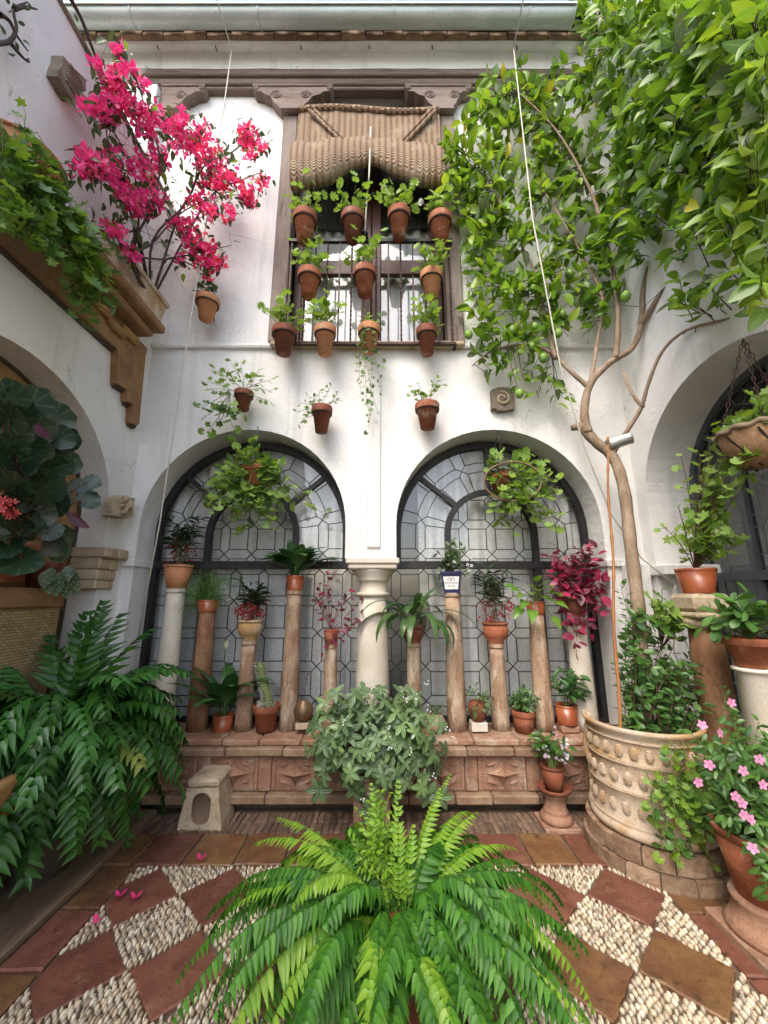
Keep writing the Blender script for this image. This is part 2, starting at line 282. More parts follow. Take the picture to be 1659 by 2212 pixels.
leafmat('bougainvillea_leaf', (0.04, 0.075, 0.022), (0.08, 0.125, 0.03), 0.45, 0.3, 'mid')
leafmat('fern_leaf', (0.022, 0.10, 0.012), (0.085, 0.245, 0.022), 0.42, 0.34, 'mid', (0.14, 0.27, 0.07), tcol=(0.18, 0.4, 0.02), spec=0.3)
leafmat('fern_young', (0.16, 0.36, 0.025), (0.30, 0.48, 0.045), 0.42, 0.45, 'mid', (0.3, 0.5, 0.08), tcol=(0.36, 0.56, 0.03))
leafmat('fern_yellow', (0.26, 0.32, 0.06), (0.2, 0.26, 0.05), 0.4, 0.3, 'mid')
leafmat('holly_fern', (0.012, 0.052, 0.009), (0.032, 0.105, 0.013), 0.25, 0.15, 'mid', (0.06, 0.12, 0.05), spec=0.22)
leafmat('holly_fern_bright', (0.03, 0.12, 0.02), (0.05, 0.17, 0.025), 0.3, 0.22, 'mid', (0.09, 0.18, 0.05), spec=0.6)
leafmat('begonia_leaf', (0.025, 0.06, 0.032), (0.045, 0.085, 0.045), 0.25, 0.15, 'radial', (0.12, 0.17, 0.11), back=(0.09, 0.03, 0.028), spec=0.6)
leafmat('spotted_leaf', (0.05, 0.09, 0.03), (0.07, 0.12, 0.04), 0.4, 0.2, 'spots', (0.5, 0.52, 0.42))
leafmat('peace_lily_leaf', (0.03, 0.1, 0.024), (0.055, 0.15, 0.032), 0.3, 0.25, 'side', (0.07, 0.15, 0.05), spec=0.6)
leafmat('strap_leaf', (0.04, 0.1, 0.026), (0.07, 0.14, 0.035), 0.32, 0.25, 'side', (0.1, 0.18, 0.06))
leafmat('spathe', (0.5, 0.56, 0.36), (0.5, 0.56, 0.36), 0.5, 0.4)
leafmat('peperomia_leaf', (0.018, 0.06, 0.012), (0.06, 0.145, 0.026), 0.45, 0.2, 'stripe', (0.37, 0.46, 0.27), spec=0.5)
leafmat('peperomia_young', (0.09, 0.2, 0.035), (0.13, 0.25, 0.045), 0.35, 0.25, 'stripe', (0.48, 0.56, 0.36))
leafmat('ardisia_leaf', (0.018, 0.045, 0.018), (0.04, 0.085, 0.028), 0.3, 0.15, 'mid', (0.05, 0.08, 0.03), spec=0.5)
leafmat('red_leaf', (0.2, 0.022, 0.055), (0.4, 0.035, 0.1), 0.4, 0.35, 'mid', (0.5, 0.06, 0.14), tcol=(0.5, 0.03, 0.09))
leafmat('maroon_leaf', (0.075, 0.018, 0.032), (0.12, 0.03, 0.045), 0.4, 0.25, 'side', (0.3, 0.06, 0.11))
leafmat('asparagus_green', (0.08, 0.2, 0.03), (0.13, 0.28, 0.04), 0.6, 0.3)
leafmat('pothos_leaf', (0.09, 0.22, 0.03), (0.16, 0.31, 0.04), 0.3, 0.35, 'mid', (0.3, 0.42, 0.12), tcol=(0.26, 0.45, 0.03))
leafmat('vine_leaf', (0.035, 0.1, 0.025), (0.065, 0.155, 0.032), 0.4, 0.3, 'mid', (0.11, 0.2, 0.06), tcol=(0.12, 0.28, 0.02))
leafmat('vinca_leaf', (0.055, 0.14, 0.03), (0.1, 0.22, 0.04), 0.38, 0.3, 'mid', (0.2, 0.32, 0.1), tcol=(0.18, 0.36, 0.02))
leafmat('grey_leaf', (0.09, 0.13, 0.07), (0.14, 0.18, 0.1), 0.5, 0.25, 'mid', (0.24, 0.28, 0.18))
leafmat('succulent', (0.09, 0.17, 0.06), (0.13, 0.22, 0.08), 0.4, 0.2)
leafmat('pink_petal', (0.84, 0.38, 0.6), (0.8, 0.28, 0.52), 0.55, 0.35)
leafmat('white_petal', (0.85, 0.84, 0.85), (0.8, 0.78, 0.82), 0.6, 0.35)
leafmat('lilac_petal', (0.7, 0.5, 0.72), (0.62, 0.4, 0.68), 0.6, 0.35)
leafmat('coral_petal', (0.85, 0.09, 0.1), (0.8, 0.16, 0.15), 0.5, 0.35)

# ------------------------------------------------------------------ mesh helpers
class MB:
    def __init__(s): s.v = []; s.f = []; s.uv = []; s.mi = []; s.n = 0
    def add(s, V, F, T=None, uv=None, mi=0):
        V = np.asarray(V, float)
        if T is not None:
            A = np.array(T); V = V @ A[:3, :3].T + A[:3, 3]
        s.v.append(V); o = s.n
        s.f.extend([tuple(i + o for i in f) for f in F]); s.mi.extend([mi] * len(F))
        s.uv.append(np.asarray(uv, float) if uv is not None else np.zeros((len(V), 2)))
        s.n += len(V); return s
    def box(s, a, b, mi=0, T=None):
        x0, y0, z0 = [min(p, q) for p, q in zip(a, b)]; x1, y1, z1 = [max(p, q) for p, q in zip(a, b)]
        V = [(x0,y0,z0),(x1,y0,z0),(x1,y1,z0),(x0,y1,z0),(x0,y0,z1),(x1,y0,z1),(x1,y1,z1),(x0,y1,z1)]
        return s.add(V, [(3,2,1,0),(4,5,6,7),(0,1,5,4),(1,2,6,5),(2,3,7,6),(3,0,4,7)], T, None, mi)
    def bbox(s, a, b, c=0.008, mi=0, T=None):                  # box with chamfered edges
        lo = [min(p, q) for p, q in zip(a, b)]; hi = [max(p, q) for p, q in zip(a, b)]
        c = min(c, *[(h - l_) * 0.45 for l_, h in zip(lo, hi)])
        V = []; idx = {}
        for ix in (0, 1):
            for iy in (0, 1):
                for iz in (0, 1):
                    for ax in range(3):
                        p = [(hi if k else lo)[i] + ((-c if k else c) if i != ax else 0) for i, k in enumerate((ix, iy, iz))]
                        idx[(ix, iy, iz, ax)] = len(V); V.append(p)
        F = []
        for ax in range(3):
            o1, o2 = (ax + 1) % 3, (ax + 2) % 3
            for s_ in (0, 1):
                q = []
                for a_, b_ in ((0, 0), (1, 0), (1, 1), (0, 1)):
                    k = [0, 0, 0]; k[ax] = s_; k[o1] = a_; k[o2] = b_; q.append(idx[(*k, ax)])
                F.append(tuple(q if s_ else q[::-1]))
            for s1 in (0, 1):
                for s2 in (0, 1):
                    q = []
                    for e, fa in ((0, o1), (1, o1), (1, o2), (0, o2)):
                        k = [0, 0, 0]; k[ax] = e; k[o1] = s1; k[o2] = s2; q.append(idx[(*k, fa)])
                    F.append(tuple(q if (s1 ^ s2) else q[::-1]))
        for k in [(i, j, h) for i in (0, 1) for j in (0, 1) for h in (0, 1)]:
            q = [idx[(*k, a_)] for a_ in range(3)]
            F.append(tuple(q if (sum(k) % 2) else q[::-1]))
        return s.add(V, F, T, None, mi)
    def tube(s, pts, rad, n=6, mi=0, cap=True):
        pts = [Vector(p) for p in pts]; m_ = len(pts)
        if isinstance(rad, (int, float)): rad = [rad] * m_
        V = []; F = []; up = None
        for i, p in enumerate(pts):
            d = (pts[min(i + 1, m_ - 1)] - pts[max(i - 1, 0)])
            if d.length < 1e-9: d = Vector((0, 0, 1))
            d.normalize()
            if up is None: up = d.orthogonal().normalized()
            up = (up - d * up.dot(d))
            up = up.normalized() if up.length > 1e-6 else d.orthogonal().normalized()
            w = d.cross(up)
            for k in range(n):
                a = 2 * math.pi * k / n; V.append(p + (up * math.cos(a) + w * math.sin(a)) * rad[i])
        for i in range(m_ - 1):
            for k in range(n):
                k2 = (k + 1) % n; F.append((i*n+k, i*n+k2, (i+1)*n+k2, (i+1)*n+k))
        if cap and n > 2:
            F.append(tuple(range(n))[::-1]); F.append(tuple((m_-1)*n + k for k in range(n)))
        return s.add(V, F, None, None, mi)
    def lathe(s, prof, n=24, c=(0, 0, 0), mi=0, a0=0.0, a1=2 * math.pi, wob=0.0, seed=0):
        full = abs(a1 - a0 - 2 * math.pi) < 1e-6; q = n if full else n + 1; V = []; F = []
        rr = random.Random(seed)
        ph = [rr.uniform(0, 6.28) for _ in range(3)]
        for (r, z) in prof:
            for k in range(q):
                a = a0 + (a1 - a0) * k / n
                w = 1 + wob * (math.sin(2*a+ph[0]+z*7) + 0.6*math.sin(3*a+ph[1]-z*11) + 0.5*math.sin(5*a+ph[2]+z*17))
                V.append((c[0] + r * w * math.cos(a), c[1] + r * w * math.sin(a), c[2] + z))
        for i in range(len(prof) - 1):
            for k in range(n if full else n):
                k2 = (k + 1) % q; F.append((i*q+k, i*q+k2, (i+1)*q+k2, (i+1)*q+k))
        if full:
            if prof[0][0] > 1e-6: F.append(tuple(range(q))[::-1])
            if prof[-1][0] > 1e-6: F.append(tuple((len(prof)-1)*q + k for k in range(q)))
        return s.add(V, F, None, None, mi)
    def prism(s, poly, fn, d0, d1, mi=0):                       # poly 2D; fn(a, b, depth) -> xyz
        n_ = len(poly); V = [fn(a, b, d0) for a, b in poly] + [fn(a, b, d1) for a, b in poly]
        tr = tessellate_polygon([[Vector((a, b, 0)) for a, b in poly]])
        F = [tuple(t) for t in tr] + [tuple(i + n_ for i in t[::-1]) for t in tr]
        F += [(i, (i+1) % n_, n_ + (i+1) % n_, n_ + i) for i in range(n_)]
        return s.add(V, F, None, None, mi)
    def ball(s, c, r, mi=0, sub=1, T=None):
        V, F = ICO[sub]; r = np.array(r if hasattr(r, '__len__') else (r, r, r))
        return s.add(V * r + np.array(c), F, T, None, mi)
    def mesh(s, name, mats, smooth=False, fix=False):
        me = bpy.data.meshes.new(name); V = np.concatenate(s.v) if s.v else np.zeros((0, 3))
        me.from_pydata(V.tolist(), [], s.f)
        for m_ in mats: me.materials.append(MATS[m_])
        if len(mats) > 1: me.polygons.foreach_set('material_index', s.mi)
        uvs = np.concatenate(s.uv)
        if np.any(uvs):
            ul = me.uv_layers.new(name='UVMap'); li = np.zeros(len(me.loops), np.int32); me.loops.foreach_get('vertex_index', li)
            ul.data.foreach_set('uv', uvs[li].ravel())
        me.polygons.foreach_set('use_smooth', [bool(smooth)] * len(me.polygons))
        if fix:
            import bmesh
            bm = bmesh.new(); bm.from_mesh(me); bmesh.ops.recalc_face_normals(bm, faces=bm.faces); bm.to_mesh(me); bm.free()
        me.update(); return me
def ico(sub):
    t = (1 + 5 ** 0.5) / 2
    V = [(-1,t,0),(1,t,0),(-1,-t,0),(1,-t,0),(0,-1,t),(0,1,t),(0,-1,-t),(0,1,-t),(t,0,-1),(t,0,1),(-t,0,-1),(-t,0,1)]
    V = [Vector(v_).normalized() for v_ in V]
    F = [(0,11,5),(0,5,1),(0,1,7),(0,7,10),(0,10,11),(1,5,9),(5,11,4),(11,10,2),(10,7,6),(7,1,8),(3,9,4),(3,4,2),(3,2,6),(3,6,8),(3,8,9),(4,9,5),(2,4,11),(6,2,10),(8,6,7),(9,8,1)]
    for _ in range(sub):
        mid = {}; G = []
        def mp(a, b):
            k = (min(a, b), max(a, b))
            if k not in mid: mid[k] = len(V); V.append(((V[a] + V[b]) / 2).normalized())
            return mid[k]
        for a, b, c_ in F:
            x, y, z = mp(a, b), mp(b, c_), mp(c_, a); G += [(a, x, z), (b, y, x), (c_, z, y), (x, y, z)]
        F = G
    return np.array([tuple(v_) for v_ in V]), F
ICO = {0: ico(0), 1: ico(1), 2: ico(2)}

def link(name, data, parent=None):
    o = bpy.data.objects.new(name, data); col.objects.link(o)
    if parent is not None: o.parent = parent
    return o
def obj(name, mb, mats, parent=None, smooth=False, world=True, fix=False):
    """one mesh object; geometry given in world space is moved into its parent's space"""
    if isinstance(mats, str): mats = [mats]
    me = mb.mesh(name, mats, smooth, fix) if isinstance(mb, MB) else mb
    if parent is not None and world and isinstance(mb, MB):
        off = Vector((0, 0, 0)); q = parent
        while q is not None: off += q.location; q = q.parent
        me.transform(Matrix.Translation(-off))
    return link(name, me, parent)
def tag(o, label=None, cat=None, group=None, kind=None):
    if label: o['label'] = label
    if cat: o['category'] = cat
    if group: o['group'] = group
    if kind: o['kind'] = kind
    return o
def thing(name, label, cat, loc=(0, 0, 0), group=None):
    e = link(name, None); e.location = loc; e.empty_display_size = 0.05
    return tag(e, label, cat, group)
def smoothed(pts, k=4):
    """Catmull-Rom through the points"""
    P = [Vector(p) for p in pts]; out_ = []
    for i in range(len(P) - 1):
        a, b, c_, d = P[max(i-1, 0)], P[i], P[i+1], P[min(i+2, len(P)-1)]
        for j in range(k):
            t_ = j / k
            out_.append(0.5 * ((2*b) + (c_-a)*t_ + (2*a-5*b+4*c_-d)*t_**2 + (3*b-a-3*c_+d)*t_**3))
    out_.append(P[-1]); return out_

# ------------------------------------------------------------------ walls with openings
def arch_loop(cx, cz, r, z0, n=28):
    return [(cx - r, z0)] + [(cx + r * math.cos(math.pi - math.pi * i / n), cz + r * math.sin(math.pi - math.pi * i / n)) for i in range(n + 1)] + [(cx + r, z0)]
def holed_wall(outer, holes, fn, d0, d1):
    loops = [outer] + holes; flat = [p for L in loops for p in L]; n_ = len(flat)
    tr = tessellate_polygon([[Vector((a, b, 0)) for a, b in L] for L in loops])
    V = [fn(a, b, d0) for a, b in flat] + [fn(a, b, d1) for a, b in flat]
    F = [tuple(t) for t in tr] + [tuple(i + n_ for i in t[::-1]) for t in tr]
    o = 0
    for L in loops:
        k = len(L); F += [(o + i, o + (i+1) % k, n_ + o + (i+1) % k, n_ + o + i) for i in range(k)]; o += k
    mb = MB(); mb.add(V, F); return mb

# ================================================================== THE SETTING
def clip_poly(poly, a, b, c):
    """keep the part where a*x + b*y <= c"""
    out_ = []
    for i in range(len(poly)):
        p, q = poly[i], poly[(i + 1) % len(poly)]
        dp, dq = a*p[0] + b*p[1] - c, a*q[0] + b*q[1] - c
        if dp <= 0: out_.append(p)
        if (dp < 0 < dq) or (dq < 0 < dp):
            t_ = dp / (dp - dq); out_.append((p[0] + (q[0]-p[0])*t_, p[1] + (q[1]-p[1])*t_))
    return out_
def area(p): return 0.5 * abs(sum(p[i][0]*p[(i+1) % len(p)][1] - p[(i+1) % len(p)][0]*p[i][1] for i in range(len(p))))
def inset(poly, d):
    cx = sum(p[0] for p in poly) / len(poly); cy = sum(p[1] for p in poly) / len(poly); o = []
    for x, y in poly:
        L = math.hypot(x - cx, y - cy); k = max(0.2, 1 - d / max(L, 1e-6)); o.append((cx + (x-cx)*k, cy + (y-cy)*k))
    return o
def slab(mb, poly, z0, z1, ch=0.004, worn=0.0022):
    dn = []
    for i in range(len(poly)):
        a, b = poly[i], poly[(i + 1) % len(poly)]; L = math.hypot(b[0]-a[0], b[1]-a[1]); k = max(1, int(L / 0.045))
        dn += [(a[0] + (b[0]-a[0])*j/k + rnd.gauss(0, worn), a[1] + (b[1]-a[1])*j/k + rnd.gauss(0, worn)) for j in range(k)]
    poly = dn
    n_ = len(poly); q = inset(poly, ch * 1.4)
    V = [(x, y, z0) for x, y in poly] + [(x, y, z1 - ch) for x, y in poly] + [(x, y, z1) for x, y in q]
    F = [(i, (i+1) % n_, n_ + (i+1) % n_, n_ + i) for i in range(n_)] + [(n_ + i, n_ + (i+1) % n_, 2*n_ + (i+1) % n_, 2*n_ + i) for i in range(n_)]
    F.append(tuple(2*n_ + i for i in range(n_))); mb.add(V, F); return mb

fm = MB(); fm.add([(-9, -9, 0), (9, -9, 0), (9, 9, 0), (-9, 9, 0)], [(0, 1, 2, 3)])
floor_o = tag(obj('floor', fm, 'mortar'), 'courtyard floor of terracotta tiles set diagonally among pebble squares', kind='structure')
XL, XR, YB = -1.385, 1.44, 2.555
SX, SY, CX, CY = 0.2065, 0.204, 1.025, 2.14
peb = []
for i in range(-14, 5):
    for j in range(-8, 3):
        cx, cy = CX + SX * i, CY + SY * j
        if (i + j) % 2: continue
        poly = [(cx, cy - SY), (cx + SX, cy), (cx, cy + SY), (cx - SX, cy)]
        for abc in ((-1, 0, -XL), (1, 0, XR), (0, 1, YB)): poly = clip_poly(poly, *abc) if poly else poly
        if len(poly) < 3 or area(poly) < 0.004: continue
        if i % 2:                                            # a terracotta tile
            mb = slab(MB(), inset(poly, 0.006), 0.0, 0.016 + rnd.uniform(-0.002, 0.003), 0.005)
            obj('tile', mb, 'tile_brown' if rnd.random() < 0.48 else 'tile_red', floor_o)
        else:
            peb.append((poly, cx, cy))
y = YB + 0.015                                               # border tiles along the back and the sides
x = -1.70
while x < 1.75:
    w = rnd.uniform(0.27, 0.3)
    obj('tile', slab(MB(), [(x, y), (x + w - 0.014, y), (x + w - 0.014, y + 0.295), (x, y + 0.295)], 0, 0.015 + rnd.uniform(-0.002, 0.003), 0.006),
        rnd.choice(['tile_red', 'tile_red', 'tile_brown']), floor_o); x += w
for x0, x1 in ((-1.575, XL - 0.01), (XR + 0.01, 1.80)):
    yy = YB + 0.004
    while yy > 0.6:
        h = rnd.uniform(0.3, 0.38)
        obj('tile', slab(MB(), [(x0, yy - h + 0.014), (x1, yy - h + 0.014), (x1, yy), (x0, yy)], 0, 0.015 + rnd.uniform(-0.002, 0.003), 0.006),
            rnd.choice(['tile_red', 'tile_red', 'tile_brown']), floor_o); yy -= h
x = -1.72                                                    # bricks on edge before the bench
while x < 1.72:
    w = rnd.uniform(0.034, 0.05); yb = YB + 0.325
    for r_ in range(2):
        y0 = yb + r_ * 0.125 + rnd.uniform(-0.006, 0.006); sk = rnd.uniform(-0.008, 0.008)
        obj('brick', slab(MB(), [(x, y0), (x + w - 0.009, y0), (x + w - 0.009 + sk, y0 + 0.118), (x + sk, y0 + 0.118)], 0, rnd.uniform(0.004, 0.014), 0.003), 'floor_brick', floor_o)
    x += w
# pebbles set on edge
pl = []
def inside(p, poly):
    s0 = None
    for i in range(len(poly)):
        a, b = poly[i], poly[(i + 1) % len(poly)]
        cr = (b[0]-a[0])*(p[1]-a[1]) - (b[1]-a[1])*(p[0]-a[0])
        if s0 is None: s0 = cr > 0
        elif (cr > 0) != s0: return False
    return True
for poly, cx, cy in peb:
    ang = rnd.choice([R(45), R(-45)]) if rnd.random() < 0.35 else R(90); ca, sa = math.cos(ang), math.sin(ang)
    big = rnd.random() < 0.4; La, Lb = (0.0145, 0.0112) if big else (0.0165, 0.0084)
    a = -0.3
    row = 0
    while a < 0.3:
        b_ = -0.3 + (row % 2) * La
        while b_ < 0.3:
            u = b_ + rnd.uniform(-0.3, 0.3) * La; v = a + rnd.uniform(-0.3, 0.3) * Lb
            p = (cx + u * ca - v * sa + rnd.gauss(0, .0015), cy + u * sa + v * ca + rnd.gauss(0, .0015))
            if inside(p, poly) and p[1] > 0.95:
                pl.append((p, ang + rnd.gauss(0, 0.22), La * rnd.uniform(0.65, 1.2), Lb * rnd.uniform(0.65, 1.15), rnd.uniform(0.006, 0.013)))
            b_ += La * 1.95
        a += Lb * 1.9; row += 1
def shown(p):
    f = p[1] * math.cos(PITCH) - CAM_H * math.sin(PITCH); u = -p[1] * math.sin(PITCH) - CAM_H * math.cos(PITCH)
    X, Y = 829.5 + FPX * p[0] / f, 1106 - FPX * u / f
    return 0 < X < 1659 and Y < 2212 and not (470 < X < 1290 and (X - 870) ** 2 / 400 ** 2 + (Y - 2080) ** 2 / 260 ** 2 < 1)
pl.sort(key=lambda q: (not shown(q[0]), q[0][1]))
pm = MB(); pm.ball((0, 0, 0), 1.0, sub=1); pme = pm.mesh('pebble', ['pebble'], True)
rest = MB(); V1, F1 = ICO[1]
for k, (p, a, la, lb, h) in enumerate(pl):
    T = Matrix.Translation((p[0], p[1], 0.007)) @ Matrix.Rotation(a, 4, 'Z') @ Matrix.Rotation(rnd.uniform(-.2, .2), 4, 'Y') @ Matrix.Diagonal((la, lb, h + 0.004, 1))
    if k < 300:
        o = link('pebble', pme, floor_o); o.matrix_local = T
    else: rest.add(V1, F1, T)
tag(obj('pebbles', rest, 'pebble', floor_o, True), kind='stuff')
mb = slab(MB(), [(-2.2, 0.5), (-1.585, 0.5), (-1.585, 3.1), (-2.2, 3.1)], 0, 0.045, 0.008)
ws = thing('wooden_step', 'long low grey-brown timber step along the wall, lower left edge', 'step', (-1.9, 1.8, 0))
for k in range(3):
    x0 = -2.19 + k * 0.203; obj('plank', MB().bbox((x0, 0.5, 0.001), (x0 + 0.198, 3.1, 0.045 + rnd.uniform(-0.003, 0.003)), 0.008), 'plank_wood', ws)

# ------------------------------------------------------------------ the house front at the back
YF, YK = 3.28, 3.66                     # front and back face of the wall
fac = thing('courtyard_house', 'white plastered house front with two arches, balcony window and zinc gutter', 'house', (0, YF, 0))
fnF = lambda a, b, d: (a, d, b)
AL, AR, AZ, AR_ = -1.215, 0.99, 2.09, 0.885
WX0, WX1, WZ0, WZ1 = -1.03, 0.70, 3.84, 7.06
holes = [arch_loop(AL, AZ, AR_, 0.3)[:-1] + [(AL + AR_, 1.812), (AR - AR_, 1.812)] + arch_loop(AR, AZ, AR_, 0.3)[1:], [(WX0, WZ0), (WX0, WZ1), (WX1, WZ1), (WX1, WZ0)]]
obj('wall', holed_wall([(-4.5, -0.1), (4.5, -0.1), (4.5, 7.45), (-4.5, 7.45)], holes, fnF, YF, YK), 'plaster', fac, fix=True)
# rounded string course, upper storey skin a little proud
mb = MB(); mb.prism([(0, 0), (-0.035, 0.004), (-0.042, 0.025), (-0.03, 0.045), (0, 0.05)], lambda a, b, d: (d, YF + 0.002 + a, 3.79 + b), -2.5, -1.06)
mb.prism([(0, 0), (-0.035, 0.004), (-0.042, 0.025), (-0.03, 0.045), (0, 0.05)], lambda a, b, d: (d, YF + 0.002 + a, 3.79 + b), 0.73, 2.5)
obj('string_course', mb, 'plaster', fac)
obj('pier_strip', MB().bbox((-0.145, YF - 0.022, 1.9), (-0.03, YF + 0.01, 3.78), 0.008), 'plaster', fac)
obj('pilaster', MB().bbox((-2.80, YF - 0.17, 4.0), (-2.44, YF + 0.01, 6.9), 0.01), 'plaster', fac)
for k, (x0, x1) in enumerate(((-2.62, -2.085), (1.86, 2.6))):     # springing blocks at the ends
    obj('impost', MB().bbox((x0, YF - 0.03, 1.74), (x1, YK - 0.1, 1.80), 0.006), 'plaster', fac)
# central column
cc = Vector((-0.095, 3.43, 0))
mb = MB().lathe([(0.135, 0.47), (0.138, 0.75), (0.132, 1.1), (0.118, 1.5)], 32, cc); sh = obj('column', mb, 'marble_cream', fac, True)
mb = MB().lathe([(0.118, 1.495), (0.14, 1.5), (0.146, 1.515), (0.14, 1.53), (0.12, 1.535), (0.12, 1.62), (0.135, 1.625), (0.14, 1.64), (0.135, 1.655), (0.18, 1.70), (0.19, 1.72)], 32, cc)
obj('capital', mb, 'marble_cream', sh, True)
mb = MB(); mb.bbox((cc.x - 0.205, cc.y - 0.2, 1.718), (cc.x + 0.205, cc.y + 0.2, 1.765), 0.012); mb.bbox((cc.x - 0.222, cc.y - 0.215, 1.762), (cc.x + 0.222, cc.y + 0.215, 1.81), 0.008)
obj('abacus', mb, 'marble_cream', sh)
# timber lintel beam in three boards and its carved brackets
bx0 = W(315, 170, 3.15).x
def zy(y, Y): return W(800, y, Y).z
BB = zy(192, 3.21)
for k, (z0, z1, yy) in enumerate(((BB, BB + 0.045, 3.21), (BB + 0.045, BB + 0.13, 3.19), (BB + 0.13, zy(150, 3.16), 3.16))):
    obj('beam_board', MB().bbox((bx0 - 0.02 * k, yy, z0 + 0.002), (4.4, YF + 0.02, z1 - 0.002), 0.01), 'old_wood', fac)
def bracket(cx, side_l, side_r, hgt=0.34):
    """timber corbel: flat top, ogee ends"""
    def ogee(L, s): return [(s * L, 0), (s * L, -0.05), (s * (L - 0.03), -0.09), (s * (L - 0.10), -0.10), (s * (L - 0.14), -0.14), (s * L * 0.52, -0.17), (s * L * 0.42, -0.25), (s * L * 0.3, -0.31), (s * 0.10, -hgt)]
    a = ogee(side_l, -1) if side_l else [(-0.07, 0), (-0.07, -hgt)]; b = ogee(side_r, 1) if side_r else [(0.07, 0), (0.07, -hgt)]
    poly = a + b[::-1]
    br = obj('bracket', MB().prism(poly, lambda p, q, d: (cx + p, d, BB - 0.003 + q), 3.17, YF + 0.03), 'old_wood', fac)
    for L, s in ((side_l, -1), (side_r, 1)):
        if L:
            m2 = MB()
            for (ox, oz, r) in ((L * 0.36, -0.15, 0.058), (L - 0.035, -0.05, 0.034)):
                pts = [(cx + s * (ox + r * (1 - t_ / 30) * math.cos(t_ * 0.5)), 3.168, BB - 0.003 + oz + r * (1 - t_ / 30) * math.sin(t_ * 0.5)) for t_ in range(28)]
                m2.tube(pts, 0.008, 5)
            obj('scroll', m2, 'old_wood', br, True)
    m2 = MB().bbox((cx - (side_l or 0.08), 3.158, BB - 0.036), (cx + (side_r or 0.08), 3.175, BB - 0.006), 0.004); obj('fillet', m2, 'old_wood', br)
bracket(-1.02, 0.42, 0.46); bracket(0.66, 0.43, 0.3); bracket(-2.36, 0, 0.40)
for x0, x1 in ((-1.10, -0.945), (0.605, 0.765)):
    obj('window_post', MB().bbox((x0, YF - 0.045, 3.845), (x1, YF + 0.12, BB - 0.345), 0.01), 'old_wood_post', fac)
# cove, eave bricks, gutter, roof tiles
prof = [(YF + 0.01, zy(150, 3.16) + 0.003), (3.155, zy(150, 3.16) + 0.004), (3.15, zy(132, 3.15)), (3.13, zy(114, 3.13)), (3.10, zy(107, 3.10)), (3.06, zy(97, 3.06)), (3.04, zy(89, 3.04)), (3.04, zy(89, 3.04) + 0.06), (YF + 0.01, zy(89, 3.04) + 0.06)]
mb = MB(); nseg = 40
for i in range(nseg + 1):
    X = -4.4 + 8.8 * i / nseg
    for (yy, z) in prof: mb.v.append(np.array([[X, yy + rnd.uniform(-0.004, 0.004), z + rnd.uniform(-0.003, 0.003)]]))
k = len(prof); mb.n = (nseg + 1) * k; mb.uv = [np.zeros((mb.n, 2))]
mb.f = [(i*k+j, i*k+j+1, (i+1)*k+j+1, (i+1)*k+j) for i in range(nseg) for j in range(k-1)]; mb.mi = [0] * len(mb.f)
obj('cornice', mb, 'plaster', fac)
zb = prof[6][1] + 0.004; x = -4.3
while x < 4.3:
    w = rnd.uniform(0.2, 0.27)
    obj('brick', MB().bbox((x, 2.995 + rnd.uniform(-0.008, 0.008), zb), (x + w - 0.006, 3.05, zb + 0.06 + rnd.uniform(-0.006, 0.006)), 0.006), 'eave_brick', fac)
    x += w
obj('eave_board', MB().box((-4.4, 2.98, zb + 0.07), (4.4, 3.4, zb + 0.13)), 'stone_dark', fac)
gy = 2.88; gz = zy(37, gy); el_ = lambda y: math.atan2(zy(y, 1.0) - CAM_H, 1.0)
gr = math.hypot(gy, gz - CAM_H) * math.sin((el_(8) - el_(66)) / 2)
mb = MB(); ns = 16; gp = []
for j in range(ns + 1):
    a = math.pi + math.pi * j / ns; gp.append((gy + gr * math.cos(a), gz + gr * math.sin(a)))
gp = [(gy - gr - 0.018, gz - 0.012), (gy - gr - 0.02, gz + 0.012), (gy - gr - 0.004, gz + 0.016)] + gp
V = [(X, a, b) for X in (-4.4, 1.98) for a, b in gp]; k = len(gp)
mb.add(V, [(j, j+1, k+j+1, k+j) for j in range(k-1)])
gut = obj('gutter', mb, 'zinc', fac, True)
for X in (-2.62, -1.3, 0.1, 1.5): obj('gutter_strap', MB().tube([(X, gy + (gr + 0.004) * math.cos(math.pi + math.pi * j / 14), gz + (gr + 0.004) * math.sin(math.pi + math.pi * j / 14)) for j in range(15)], 0.006, 4), 'zinc', gut)
for k in range(34):                                           # curved roof tiles peeping over the gutter
    X = -4.3 + k * 0.255; mb = MB(); V = []; F = []
    for j in range(9):
        a = math.pi * j / 8
        for (yy, zz, rr) in ((2.84, gz + 0.035, 0.078), (3.4, gz + 0.2, 0.1), (2.84, gz + 0.035, 0.062), (3.4, gz + 0.2, 0.082)):
            V.append((X + rr * math.cos(a), yy, zz + rr * math.sin(a)))
    for j in range(8):
        b0, b1 = j * 4, j * 4 + 4
        F += [(b0, b0+1, b1+1, b1), (b0+2, b1+2, b1+3, b0+3), (b0, b1, b1+2, b0+2)]
    obj('roof_tile', mb.add(V, F), 'roof_tile', fac, True)
obj('roof', MB().box((-4.4, 2.99, zb + 0.135), (4.4, 4.4, zb + 0.2)), 'roof_tile', fac)
for xx, yy in ((470, 108), (345, 105), (650, 104), (795, 103), (405, 102), (930, 104), (1110, 106)):   # hooks under the eave
    p = W(xx, yy, 3.12); obj('hook', MB().tube([p, p + Vector((0, -0.05, -0.02)), p + Vector((0.01, -0.055, -0.07)), p + Vector((0.02, -0.03, -0.08))], 0.006, 5), 'iron', fac)

